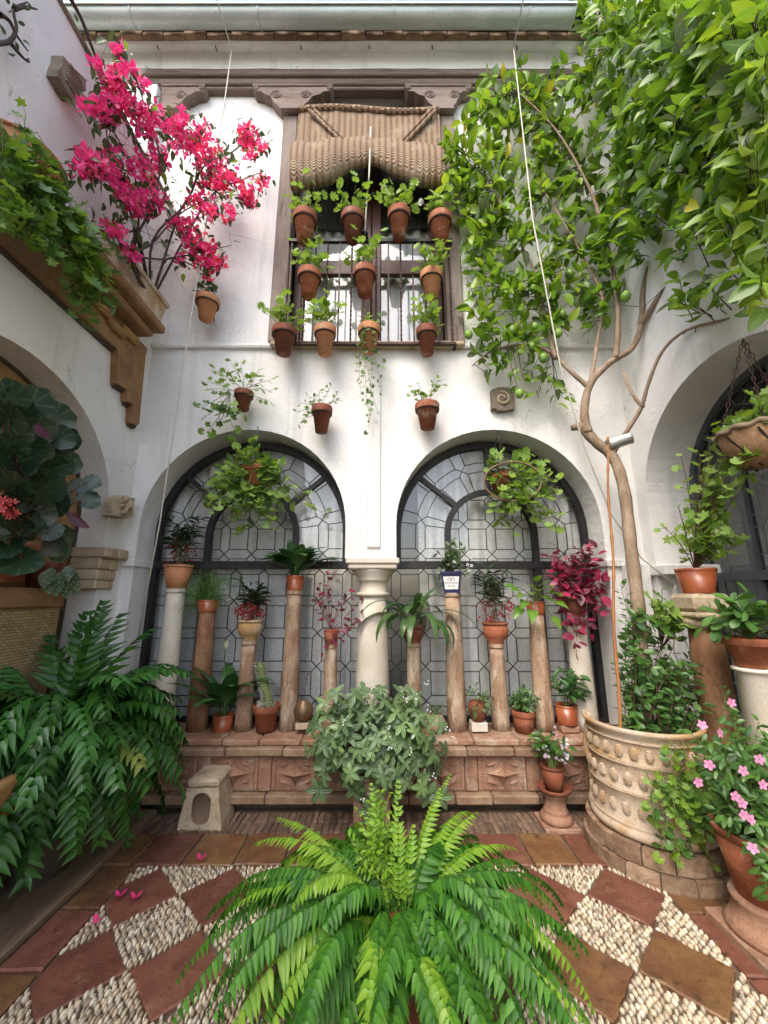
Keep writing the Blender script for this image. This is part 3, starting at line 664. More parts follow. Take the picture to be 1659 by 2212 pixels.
# rooms behind, so that nothing looks through to the sky
mb = MB(); mb.box((-4.4, 4.6, 0), (4.4, 4.7, 7.3)); mb.box((-4.4, YK + 0.01, 3.25), (4.4, 4.6, 3.35)); mb.box((-4.4, YK, 7.2), (4.4, 4.6, 7.3)); mb.box((-4.5, YK, 0), (-4.4, 4.6, 7.3)); mb.box((4.4, YK, 0), (4.5, 4.6, 7.3))
obj('room', mb, 'room_wall', fac)

# ------------------------------------------------------------------ leaded arch windows
PA, PB, PH = 0.252, 0.276, 0.043
def pattern(x0, x1, z0, z1, ox, oz, a=PA, b=PB, h=PH):
    """rectangles, upright and lying hexagons that meet in crosses"""
    out_ = []
    for i in range(int((x0 - ox) / a) - 2, int((x1 - ox) / a) + 2):
        for j in range(int((z0 - oz) / b) - 2, int((z1 - oz) / b) + 2):
            x, z = ox + i * a, oz + j * b
            for P in ([(x+h, z+h), (x+a-h, z+h), (x+a-h, z+b-h), (x+h, z+b-h)],
                      [(x, z), (x+h, z-h), (x+a-h, z-h), (x+a, z), (x+a-h, z+h), (x+h, z+h)],
                      [(x, z), (x+h, z+h), (x+h, z+b-h), (x, z+b), (x-h, z+b-h), (x-h, z+h)]):
                for abc in ((-1, 0, -x0), (1, 0, x1), (0, -1, -z0), (0, 1, z1)): P = clip_poly(P, *abc) if P else P
                if len(P) >= 3 and area(P) > 2e-4: out_.append(P)
    return out_
def came_and_panes(polys, fn, win, mat_c, mat_g, wdt=0.0055, clip=None, depth=0.005):
    came = MB(); seen = set()
    for P in polys:
        if clip: P = clip(P)
        if len(P) < 3 or area(P) < 2e-4: continue
        Q = inset(P, 0.003); k = len(Q)
        mb = MB(); mb.add([fn(p[0], p[1], 0.0) for p in Q] + [fn(p[0], p[1], 0.003) for p in Q],
                          [tuple(range(k)), tuple(range(2*k - 1, k - 1, -1))] + [(i, (i+1) % k, k + (i+1) % k, k + i) for i in range(k)])
        obj('pane', mb, mat_g, win)
        for i in range(len(P)):
            a, b = P[i], P[(i + 1) % len(P)]
            key = tuple(sorted(((round(a[0], 3), round(a[1], 3)), (round(b[0], 3), round(b[1], 3)))))
            if key in seen or math.hypot(a[0]-b[0], a[1]-b[1]) < 0.004: continue
            seen.add(key); came.tube([fn(a[0], a[1], -0.001), fn(b[0], b[1], -0.001)], wdt, 4)
    obj('lead_came', came, mat_c, win)
def arch_bar(mb, cx, cz, r0, r1, zl, y0, y1, fn, n=32):
    """flat bar following a stilted arch"""
    ring = lambda r: [(cx - r, zl)] + [(cx + r * math.cos(math.pi - math.pi*i/n), cz + r * math.sin(math.pi - math.pi*i/n)) for i in range(n+1)] + [(cx + r, zl)]
    A, B = ring(r1), ring(r0); k = len(A); V = []
    for d in (y0, y1): V += [fn(p[0], p[1], d) for p in A] + [fn(p[0], p[1], d) for p in B]
    F = []
    for i in range(k - 1):
        F += [(i, i+1, k+i+1, k+i), (2*k+i, 3*k+i, 3*k+i+1, 2*k+i+1), (i, 2*k+i, 2*k+i+1, i+1), (k+i, k+i+1, 3*k+i+1, 3*k+i)]
    F += [(0, k, 3*k, 2*k), (k-1, 3*k-1, 4*k-1, 2*k-1)]
    mb.add(V, F)
def arch_window(cx, fn, parent, name_lbl, mat_f, mat_c, mat_g, R0=0.885, CZ=2.06, zlow=0.46, zbar=1.775, rin=0.375, ext=(0, 0)):
    fr = MB(); t_ = 0.03
    def bar(a, b, d=t_): fr.bbox((0, 0, 0), (1, 1, 1), 0) if False else None
    def rect(x0, x1, z0, z1, d0=-0.032, d1=0.03):
        V = [fn(x, z, d) for d in (d0, d1) for x, z in ((x0, z0), (x1, z0), (x1, z1), (x0, z1))]
        fr.add(V, [(0,1,2,3), (7,6,5,4), (0,4,5,1), (1,5,6,2), (2,6,7,3), (3,7,4,0)])
    arch_bar(fr, cx, CZ, R0 - 0.048, R0 + 0.01, zbar if (ext[0] or ext[1]) else zlow, -0.035, 0.035, fn)
    if ext[1]: rect(cx - R0 - 0.01, cx - R0 + 0.048, zlow, zbar, -0.035, 0.035)
    if ext[0]: rect(cx + R0 - 0.048, cx + R0 + 0.01, zlow, zbar, -0.035, 0.035)
    rect(cx - R0 - 0.01 - ext[0], cx + R0 + 0.01 + ext[1], zbar - 0.033, zbar + 0.033, -0.037, 0.037)
    rect(cx - R0 - 0.01 - ext[0], cx + R0 + 0.01 + ext[1], zlow - 0.02, zlow + 0.05)
    arch_bar(fr, cx, CZ, rin, rin + 0.052, zbar, -0.03, 0.03, fn)
    for s in (-1, 1): rect(cx + s * (rin + 0.026) - 0.03, cx + s * (rin + 0.026) + 0.03, zlow + 0.04, zbar - 0.02, -0.03, 0.03)
    for a in (R(40), R(90), R(140)):
        c_, s_ = math.cos(a), math.sin(a); w = 0.021
        q = [(cx + c_*r - s_*e, CZ + s_*r + c_*e) for r, e in ((rin + 0.04, -w), (R0 - 0.03, -w), (R0 - 0.03, w), (rin + 0.04, w))]
        V = [fn(x, z, d) for d in (-0.028, 0.028) for x, z in q]
        fr.add(V, [(0,1,2,3), (7,6,5,4), (0,4,5,1), (1,5,6,2), (2,6,7,3), (3,7,4,0)])
    win = obj('arched_window', fr, mat_f, parent)
    if name_lbl: win['label'] = name_lbl
    # lower lights
    xm = rin + 0.026
    for x0, x1 in ((cx - R0 + 0.045 - (ext[0] + 0.04 if ext[0] else 0), cx - xm - 0.028), (cx - xm + 0.028, cx + xm - 0.028), (cx + xm + 0.028, cx + R0 - 0.045 + (ext[1] + 0.04 if ext[1] else 0))):
        came_and_panes(pattern(x0, x1, zlow + 0.05, zbar - 0.033, cx + PA * 0.5, zlow + 0.17), fn, win, mat_c, mat_g)
    # inner arched light
    def clipin(P):
        for i in range(17):
            a = math.pi * i / 16; c_, s_ = math.cos(a), math.sin(a); P = clip_poly(P, c_, s_, cx*c_ + CZ*s_ + rin) if P else P
        return P
    came_and_panes(pattern(cx - rin, cx + rin, zbar + 0.033, CZ + rin, cx, zbar + 0.10), fn, win, mat_c, mat_g, clip=clipin)
    # ring of lights: pattern wrapped round the arch
    L0 = CZ - zbar - 0.033; rm = 0.63
    for s in (-1, 1):
        def wrap(sv, r, d, s=s):
            if sv <= L0: return fn(cx + s * r, CZ - L0 + sv, d)
            a = (sv - L0) / rm; return fn(cx + s * r * math.cos(a), CZ + r * math.sin(a), d)
        pp = pattern(0, L0 + rm * math.pi / 2, rin + 0.052, R0 - 0.048, L0 + 0.02 - 0.2, 0.655, 0.31, 0.30, 0.045)
        dense = []
        for P in pp:
            q = []
            for i in range(len(P)):
                a, b = P[i], P[(i+1) % len(P)]; k = max(1, int(abs(b[0]-a[0]) / 0.07))
                q += [(a[0] + (b[0]-a[0])*j/k, a[1] + (b[1]-a[1])*j/k) for j in range(k)]
            dense.append(q)
        came_and_panes(dense, wrap, win, mat_c, mat_g)
    return win
GY = 3.56
arch_window(AL, lambda a, b, d: (a, GY + d, b), fac, None, 'iron', 'lead', 'leaded_glass', ext=(0, 0.2))
arch_window(AR, lambda a, b, d: (a, GY + d, b), fac, None, 'iron', 'lead', 'leaded_glass', ext=(0.2, 0))
def curtain(name, label, x0, x1, z0, z1, Y, mat, folds=9, amp=0.035, cat='curtain', scallop=0):
    mb = MB(); nx, nz = folds * 8, 6; V = []
    for j in range(nz + 1):
        for i in range(nx + 1):
            u = i / nx; w = z0 + (z1 - z0) * j / nz
            if scallop and j == 0: w -= 0.05 * abs(math.sin(u * scallop * math.pi))
            ph = u * folds * 2 * math.pi
            V.append((x0 + (x1 - x0) * u, Y + amp * math.sin(ph + 0.6 * math.sin(ph * 0.37 + j * 0.3)) * (0.6 + 0.5 * math.sin(u * 9)), w))
    mb.add(V, [(j*(nx+1)+i, j*(nx+1)+i+1, (j+1)*(nx+1)+i+1, (j+1)*(nx+1)+i) for j in range(nz) for i in range(nx)])
    return tag(obj(name, mb, mat, None, True), label, cat)
tag(curtain('lace_curtain', 'white lace curtain behind the arch window nearer the fern with glossy leaves', AL - 0.93, AL + 1.11, 0.35, 3.05, 3.68, 'lace', 12), group='curtains behind the arch windows')
tag(curtain('lace_curtain', 'white lace curtain behind the arch window nearer the lemon tree', AR - 0.66, AR + 0.95, 0.35, 3.05, 3.68, 'lace', 11), group='curtains behind the arch windows')

# ------------------------------------------------------------------ balcony window
YW = 3.50
win = obj('balcony_window', (lambda mb: [mb.bbox((-0.945 + 0.0, YW - 0.03, z0), (0.605, YW + 0.05, z1), 0.006) for z0, z1 in ((3.86, 3.96), (6.8, 7.05))] and mb)(MB()), 'window_brown', fac)
zr0, zr1 = W(800, 597, YW).z, W(800, 566, YW).z
for x0, x1 in ((-0.945, -0.83), (-0.235, -0.135), (-0.13, -0.03), (0.49, 0.605)):
    obj('stile', MB().bbox((x0, YW - 0.04, 3.9), (x1, YW + 0.04, 6.86), 0.008), 'window_brown', win)
for x0, x1 in ((-0.83, -0.235), (-0.03, 0.49)):
    obj('rail', MB().bbox((x0 - 0.01, YW - 0.03, zr0), (x1 + 0.01, YW + 0.03, zr1), 0.008), 'window_brown', win)
    for z0, z1 in ((3.96, zr0), (zr1, 6.85)):
        obj('pane', MB().box((x0 + 0.002, YW - 0.003, z0 + 0.002), (x1 - 0.002, YW + 0.003, z1 - 0.002)), 'window_glass', win)
for x0, x1 in ((-0.945, -0.945), ): pass
zc = W(800, 500, 3.62).z
curtain('net_curtain', 'pale net curtain gathered behind the lower panes of the balcony window', -0.9, 0.56, 3.9, zc + 0.05, 3.62, 'curtain', 10, 0.025)  # curtain whose white also stands in for sky reflected in the panes
curtain('reflection_sheet', 'dark green-grey scalloped sheet standing in for the roof reflection at the top of the balcony window', -0.9, 0.56, zc, 6.9, 3.57, 'reflection_dark', 1, 0.004, 'blind', 9)  # added dark sheet imitates the roof reflected in the upper panes
sill = obj('window_sill', MB().bbox((-1.07, YF - 0.075, 3.79), (0.76, YF + 0.25, 3.838), 0.012), 'carved_stone', fac)

# balcony railing
YR = 3.20
rail = thing('balcony_railing', 'dark iron balcony railing with plain and twisted bars under the window', 'railing', (-0.17, YR, 3.8))
zt, zl = W(800, 521, YR).z, W(800, 743, YR).z
rx0, rx1 = W(625, 521, YR).x, W(975, 521, YR).x
for z, h in ((zt, 0.02), (zl, 0.015)): obj('rail', MB().bbox((rx0, YR - 0.018, z - h), (rx1, YR + 0.018, z + h), 0.004), 'iron' if z == zt else 'rust_iron', rail)
nb = 14
for k in range(nb):
    X = rx0 + 0.03 + (rx1 - rx0 - 0.06) * k / (nb - 1)
    if k % 2:
        mb = MB(); st = 40; V = []
        for i in range(st + 1):
            z = zl + (zt - zl) * i / st; a = i * 0.9
            for q in range(4): V.append((X + 0.0105 * math.cos(a + q * math.pi / 2), YR + 0.0105 * math.sin(a + q * math.pi / 2), z))
        mb.add(V, [(i*4+q, i*4+(q+1) % 4, (i+1)*4+(q+1) % 4, (i+1)*4+q) for i in range(st) for q in range(4)])
    else: mb = MB().box((X - 0.007, YR - 0.007, zl), (X + 0.007, YR + 0.007, zt))
    obj('bar', mb, 'rust_iron', rail)
for X in (rx0 + 0.005, rx1 - 0.005):
    for z in (zt, zl): obj('wall_stay', MB().bbox((X - 0.014, YR, z - 0.014), (X + 0.014, YF + 0.02, z + 0.014), 0.003), 'iron', rail)

# rolled esparto blind
bl = thing('esparto_blind', 'plaited esparto grass blind half rolled up over the balcony window', 'blind', (-0.17, 3.2, 6.3))
bx0, bx1 = -0.93, 0.60; nx, nt_ = 200, 34; V = []
z_top = W(800, 243, 3.22).z
for i in range(nx + 1):
    u = i / nx; X = bx0 + (bx1 - bx0) * u; c_ = abs(u - 0.505) * 2
    pl_ = 0.004 * abs(math.sin(u * 25 * math.pi)) + 0.006 * math.sin(u * 17) * math.sin(u * 41)
    lift = 0.20 * math.exp(-(c_ * 2.0) ** 2)
    rr = 0.27 - 0.09 * math.exp(-(c_ * 2.6) ** 2) - 0.03 * u + 0.010 * math.sin(u * 31)
    zc_ = 5.74 + lift
    sag = 0.03 * math.sin(u * 6.3)
    for j in range(nt_ + 1):
        t_ = j / nt_
        if t_ < 0.35:
            k = t_ / 0.35; V.append((X, 3.21 - 0.02 * math.sin(k * 3) - pl_, z_top + sag - (z_top + sag - (zc_ + rr * 0.6)) * k))
        else:
            a = R(80) + (t_ - 0.35) / 0.65 * R(430); r = (rr + pl_) * (1 - 0.25 * max(0, (t_ - 0.8) / 0.2))
            V.append((X, 3.10 + 0.45 * r * math.cos(a), zc_ + r * math.sin(a)))
k = nt_ + 1
obj('mat', MB().add(V, [(i*k+j, i*k+j+1, (i+1)*k+j+1, (i+1)*k+j) for i in range(nx) for j in range(nt_)]), 'esparto', bl, True)
def hem_z(X): return z_top + 0.03 * math.sin((X - bx0) / (bx1 - bx0) * 6.3)
obj('hem', MB().tube([(bx0 + (bx1 - bx0) * i / 24, 3.195, hem_z(bx0 + (bx1 - bx0) * i / 24)) for i in range(25)], 0.032, 8), 'esparto', bl, True)
for xa, xb in ((-0.80, -0.42), (0.50, 0.16)):
    for o_ in (0, 0.055): obj('braid', MB().tube([(xa + o_ + (xb - xa) * i / 10, 3.165, z_top - 0.06 - 0.46 * i / 10) for i in range(11)], 0.02, 6), 'esparto', bl, True)
p0 = W(800, 250, 3.05); p1 = W(800, 365, 2.93)
obj('cord', MB().tube(smoothed([(p0.x, 3.15, p0.z), (p0.x, 2.96, p1.z + 0.05), (p0.x - 0.01, 3.0, p1.z - 0.1), (p0.x - 0.03, 3.14, 5.4), (p0.x - 0.05, YR - 0.03, zt)]), 0.008, 6), 'rope', bl, True)
obj('pulley', MB().lathe([(0.0, -0.02), (0.035, -0.02), (0.025, 0), (0.035, 0.02), (0, 0.02)], 12, (p0.x - 0.05, YR - 0.035, zt + 0.03)), 'iron', bl, True)

# ------------------------------------------------------------------ side walls
XW = 2.2
fnL = lambda a, b, d: (d, a, b)
lw = thing('wall_left', 'white plastered side wall with arched niche under a stone ledge', 'wall', (-XW, 2, 0))
obj('wall', holed_wall([(-3.0, -0.1), (3.30, -0.1), (3.30, 5.42), (-3.0, 5.42)], [arch_loop(2.13, 2.08, 0.9, 0.02)], fnL, -XW, -XW - 0.24), 'plaster', lw, fix=True)
obj('niche_back', MB().box((-2.54, -2.9, 0), (-2.445, 3.27, 3.4)), 'ochre_plaster', lw)
mb = MB(); arch_bar(mb, 2.13, 2.08, 0.885, 0.905, 0.0, 0, 0.02, lambda a, b, d: (-2.435 + d, a, b)); obj('niche_edge', mb, 'stone_dark', lw)
obj('coping', MB().bbox((-XW - 0.26, -3.0, 5.42), (-XW + 0.02, 3.27, 5.46), 0.01), 'grey_stone', lw)
for k, (z0, z1, dx, y0, y1) in enumerate(((1.79, 1.87, 0.07, 2.995, 3.25), (1.70, 1.788, 0.035, 3.0, 3.2), (1.62, 1.698, 0.03, 3.0, 3.19), (1.55, 1.618, 0.025, 3.0, 3.18))):
    for q in range(2):
        ya = y0 + (y1 - y0) * (0.5 if q else 0) - 0.03 * (1 - q)
        obj('impost_brick', MB().bbox((-XW - 0.2, ya, z0), (-XW + dx, ya + (y1 - y0) * 0.5 - 0.006 + 0.03 * (1 - q), z1), 0.01), 'carved_stone', lw)
# ledge: brown stone frieze, stepped corbel, broken slab
ledge = obj('ledge', MB().bbox((-XW, 0.3, 3.755), (-1.93, 3.02, 3.83), 0.015), 'brown_stone', lw)
obj('moulding', MB().bbox((-XW, 0.3, 3.69), (-2.0, 2.98, 3.752), 0.02), 'brown_stone', ledge)
k_ = 0.5787 * 1659 / 1920
st = [SD(p[0] * k_, 553 + p[1] * k_, -2.16) for p in ((500, 405), (495, 550), (540, 578), (540, 628), (565, 642), (560, 720), (580, 733), (592, 725), (620, 430), (615, 365))]
poly = [(0.3, 3.688), (0.3, 3.45)] + [(p.y, p.z) for p in st[:-1]] + [(3.12, 3.688)]
obj('corbel', MB().prism(poly, lambda a, b, d: (d, a, b), -XW, -2.14), 'brown_stone', ledge)
obj('painted_shadow', MB().prism([(a + 0.02 if i > 1 else a, b - 0.022) for i, (a, b) in enumerate(poly)], lambda a, b, d: (d, a, b), -XW, -2.175), 'stone_dark', ledge)  # dark copy of the corbel outline, set lower, imitates its cast shadow
for y0, y1, z in ((2.45, 2.62, 3.62), (2.6, 2.8, 3.58), (2.75, 2.95, 3.63)):
    obj('inset_stone', MB().bbox((-2.16, y0, z - 0.04), (-2.09, y1, z + 0.035), 0.02), 'ochre_stone', ledge)

rw = thing('wall_right', 'white plastered side wall with deep arch behind the lemon tree', 'wall', (XW, 2, 0))
obj('wall', holed_wall([(-3.0, -0.1), (3.30, -0.1), (3.30, 6.9), (-3.0, 6.9)], [arch_loop(2.33, 2.25, 0.83, 0.02)], fnL, XW, XW + 0.45), 'plaster', rw, fix=True)
obj('impost', MB().bbox((XW - 0.03, 3.02, 1.66), (XW + 0.44, 3.25, 1.74), 0.008), 'plaster', rw)
obj('corner_strip', MB().bbox((XW - 0.22, 3.2, 0.3), (XW - 0.02, YF - 0.002, 1.76), 0.01), 'plaster', rw)
arch_window(2.33, lambda a, b, d: (XW + 0.40 - d, a, b), rw, None, 'grey_iron', 'lead_pale', 'dark_glass', R0=0.83, CZ=2.25, zlow=0.1, zbar=1.64, rin=0.36)
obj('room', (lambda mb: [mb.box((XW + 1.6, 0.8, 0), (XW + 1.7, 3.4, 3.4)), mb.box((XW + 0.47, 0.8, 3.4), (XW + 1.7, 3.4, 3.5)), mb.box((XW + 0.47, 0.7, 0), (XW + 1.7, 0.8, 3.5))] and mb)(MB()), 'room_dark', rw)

# ------------------------------------------------------------------ relief bench
bench = thing('stone_bench', 'long terracotta bench with star relief panels beneath the arches', 'bench', (0, 3.13, 0))
BT = 0.47
obj('core', MB().box((-2.19, 3.2, 0.0), (2.19, 3.645, 0.425)), 'stone_dark', bench)  # dark colour paints in the shade of the toe recess under the base blocks
def course(name, z0, z1, y0, y1, lo, hi, mat, x=-2.18, xe=2.18):
    while x < xe:
        w = min(rnd.uniform(lo, hi), xe - x)
        obj(name, MB().bbox((x, y0 + rnd.uniform(-0.006, 0.006), z0), (x + w - 0.005, y1, z1 + rnd.uniform(-0.003, 0.002)), 0.009), mat, bench); x += w
course('top_slab', 0.428, BT, 3.13, 3.64, 0.26, 0.36, 'relief_clay')
course('cornice_block', 0.372, 0.427, 3.085, 3.25, 0.22, 0.42, 'bench_stone')
course('base_block', 0.068, 0.128, 3.085, 3.25, 0.24, 0.42, 'bench_stone')
def relief(wd=0.345, hg=0.236):
    mb = MB(); mb.bbox((-wd/2, 0, 0), (wd/2, 0.06, hg), 0.004); fx, fz = wd/2 - 0.028, hg/2 - 0.02; cz = hg / 2
    mb.box((-fx + 0.016, -0.004, cz - fz + 0.012), (fx - 0.016, 0.001, cz + fz - 0.012))
    for i in range(15):
        t_ = -1 + 2 * i / 14
        for s in (-1, 1): mb.ball((fx * t_, -0.004, cz + s * fz), 0.0075, sub=0)
    for i in range(1, 10):
        t_ = -1 + 2 * i / 10
        for s in (-1, 1): mb.ball((s * fx, -0.004, cz + fz * t_), 0.0075, sub=0)
    px, pz = fx - 0.03, fz - 0.016; ring = []
    tips = [(px, 0), (0, pz), (-px, 0), (0, -pz)]
    for k in range(4):
        a, b = tips[k], tips[(k+1) % 4]
        for j in range(6):
            t_ = j / 6; c0 = (0.16 * (a[0]+b[0]), 0.16 * (a[1]+b[1]))
            ring.append(((1-t_)**2*a[0] + 2*t_*(1-t_)*c0[0] + t_*t_*b[0], (1-t_)**2*a[1] + 2*t_*(1-t_)*c0[1] + t_*t_*b[1]))
    n_ = len(ring); V = [(x, -0.004, cz + z) for x, z in ring] + [(0, -0.064, cz)] + [(x * 0.93, -0.016, cz + z * 0.93) for x, z in ring]
    F = [(i, (i+1) % n_, n_+1+(i+1) % n_, n_+1+i) for i in range(n_)] + [(n_+1+i, n_+1+(i+1) % n_, n_) for i in range(n_)]
    mb.add(V, F); mb.tube([(x * 1.06, -0.006, cz + z * 1.06) for x, z in ring + ring[:1]], 0.0035, 5)
    for sx in (-1, 1):
        for sz in (-1, 1):
            c0 = (sx * px * 0.72, cz + sz * pz * 0.70); a = math.atan2(sz * pz, -sx * px) + (0.35 if sx * sz > 0 else -0.35)
            T = Matrix.Translation((c0[0], -0.008, c0[1])) @ Matrix.Rotation(-a, 4, 'Y')
            mb.ball((0, 0, 0), (0.028, 0.013, 0.011), sub=1, T=T); mb.ball((0.027, 0, 0), (0.01, 0.007, 0.008), sub=0, T=T)
            for q in (-0.5, 0.5): mb.add(*ICO[0], T @ Matrix.Translation((-0.03, 0, 0.011 * q)) @ Matrix.Rotation(q, 4, 'Y') @ Matrix.Diagonal((0.014, 0.004, 0.004, 1)))
    return mb.mesh('relief_panel', ['relief_clay'])
rme = relief()
for X in (-1.98, -1.532, -1.086, -0.64, 0.41, 0.856, 1.302, 1.75):
    o = link('relief_panel', rme, bench); o.location = (X, 3.145 - 3.13, 0.132)
for X in (-1.756, -1.309, -0.863, 0.633, 1.079, 1.526):
    obj('divider', MB().bbox((X - 0.047, 3.136, 0.131), (X + 0.047, 3.22, 0.369), 0.008), 'relief_clay', bench)
for x0, x1 in ((-0.455, -0.24), (0.05, 0.225)):
    obj('plain_panel', MB().bbox((x0, 3.142, 0.131), (x1, 3.22, 0.369), 0.006), 'relief_clay', bench)

# ================================================================== PLANTS: leaf shapes
PROTO = {}
def blade(name, prof, fold=0.12, droop=0.15, wave=0.0):
    """prof: (along, halfwidth) rows; three points across"""
    V = []; U = []
    for i, (t_, w) in enumerate(prof):
        zc = -droop * t_ * t_; wv = wave * (1 if i % 2 else -1)
        V += [(-w, t_, zc + fold * w * 2 + wv), (0, t_, zc), (w, t_, zc + fold * w * 2 - wv)]
        U += [(0.0, t_), (0.5, t_), (1.0, t_)]
    F = []
    for i in range(len(prof) - 1):
        a = 3 * i; F += [(a, a+1, a+4, a+3), (a+1, a+2, a+5, a+4)]
    PROTO[name] = (np.array(V), F, np.array(U))
blade('ovate', [(0, 0.02), (0.18, 0.19), (0.42, 0.26), (0.7, 0.2), (0.9, 0.08), (1, 0.005)], 0.22, 0.22, 0.012)
blade('ovate_curl', [(0, 0.02), (0.18, 0.17), (0.42, 0.24), (0.7, 0.19), (0.9, 0.07), (1, 0.005)], 0.45, 0.5, 0.02)
blade('ovate_back', [(0, 0.02), (0.18, 0.2), (0.42, 0.27), (0.7, 0.2), (0.9, 0.08), (1, 0.005)], -0.12, -0.3, 0.02)
blade('ovate_flat', [(0, 0.02), (0.15, 0.2), (0.4, 0.29), (0.7, 0.22), (0.9, 0.09), (1, 0.005)], 0.08, 0.12, 0.006)
blade('lance', [(0, 0.015), (0.2, 0.10), (0.5, 0.13), (0.8, 0.075), (1, 0.004)], 0.3, 0.25)
blade('elliptic', [(0, 0.02), (0.25, 0.17), (0.55, 0.21), (0.82, 0.15), (0.95, 0.06), (1, 0.01)], 0.18, 0.28)
blade('spoon', [(0, 0.02), (0.3, 0.09), (0.6, 0.2), (0.82, 0.2), (0.95, 0.1), (1, 0.02)], 0.1, 0.2)
blade('heart', [(-0.12, 0.12), (0.02, 0.27), (0.2, 0.34), (0.45, 0.29), (0.75, 0.15), (1, 0.005)], 0.16, 0.3)
blade('needle', [(0, 0.012), (0.5, 0.022), (1, 0.004)], 0.0, 0.2)
def rosette(name, k, lobes, depth, cup, notch=0.75, skew=0.0, sub=2):
    """round leaf: fan from the stalk, lobed edge, open notch at the base"""
    V = [(0, 0.0, 0)]; U = [(0.5, 0.18)]; n_ = lobes * k
    for ring, rr in ((0, 0.55), (1, 1.0)):
        for i in range(n_ + 1):
            a = -math.pi / 2 + notch * 0.5 + (2 * math.pi - notch) * i / n_
            r = 0.5 * (1 - depth * (0.5 + 0.5 * math.cos(2 * math.pi * i / k))) if ring else 0.28
            x, y = r * math.cos(a) * (1 + skew * math.cos(a)), r * math.sin(a) + 0.08
            z = cup * (r / 0.5) ** 2 * 0.5 + (0.03 * math.cos(2 * math.pi * i / k + math.pi) if ring else 0.0)
            V.append((x, y + 0.0, z)); U.append((0.5 + x, 0.18 + y * 0.8))
    F = []
    m_ = n_ + 1
    for i in range(n_):
        F += [(0, 1 + i, 2 + i), (1 + i, 1 + m_ + i, 2 + m_ + i, 2 + i)]
    PROTO[name] = (np.array(V), F, np.array(U))
rosette('geranium', 3, 7, 0.26, 0.22)
rosette('ivy', 2, 5, 0.42, 0.12, 0.9)
rosette('begonia', 2, 8, 0.06, 0.16, 0.5, 0.22)
def flower(name, petals, inner, w, cup):
    V = []; F = []; U = []
    for p in range(petals):
        a = 2 * math.pi * p / petals; o = len(V)
        for (r, e, z) in ((inner, 0, 0), (0.3, -w, cup * 0.6), (0.5, -w * 0.55, cup), (0.52, w * 0.55, cup), (0.3, w, cup * 0.6)):
            V.append((r * math.cos(a) - e * math.sin(a), r * math.sin(a) + e * math.cos(a), z)); U.append((0.5 + e, r))
        F.append((o, o+1, o+2, o+3, o+4))
    PROTO[name] = (np.array(V), F, np.array(U))
flower('five_petals', 5, 0.02, 0.2, 0.05)
flower('star_flower', 5, 0.02, 0.12, 0.1)
# three papery bracts
V = []; F = []; U = []
for p in range(3):
    a = 2 * math.pi * p / 3; o = len(V)
    for (r, e, z) in ((0.0, 0, 0), (0.22, -0.24, 0.2), (0.22, 0.0, 0.13), (0.22, 0.24, 0.2), (0.5, -0.16, 0.42), (0.62, 0, 0.5), (0.5, 0.16, 0.42)):
        V.append((r * math.cos(a) - e * math.sin(a), r * math.sin(a) + e * math.cos(a), z)); U.append((0.5 + e, r))
    F += [(o, o+1, o+2), (o, o+2, o+3), (o+1, o+4, o+5, o+2), (o+2, o+5, o+6, o+3)]
PROTO['bracts'] = (np.array(V), F, np.array(U))
PROTO['berry'] = (ICO[0][0] * 0.5, ICO[0][1], np.zeros((12, 2)))
# fruit with a nipple
Vl = ICO[1][0].copy(); Vl[:, 1] *= 1.25; Vl[:, 1] += 0.35 * np.sign(Vl[:, 1]) * np.clip(np.abs(Vl[:, 1]) - 0.95, 0, None); PROTO['fruit'] = (Vl * 0.5, ICO[1][1], np.zeros((len(Vl), 2)))

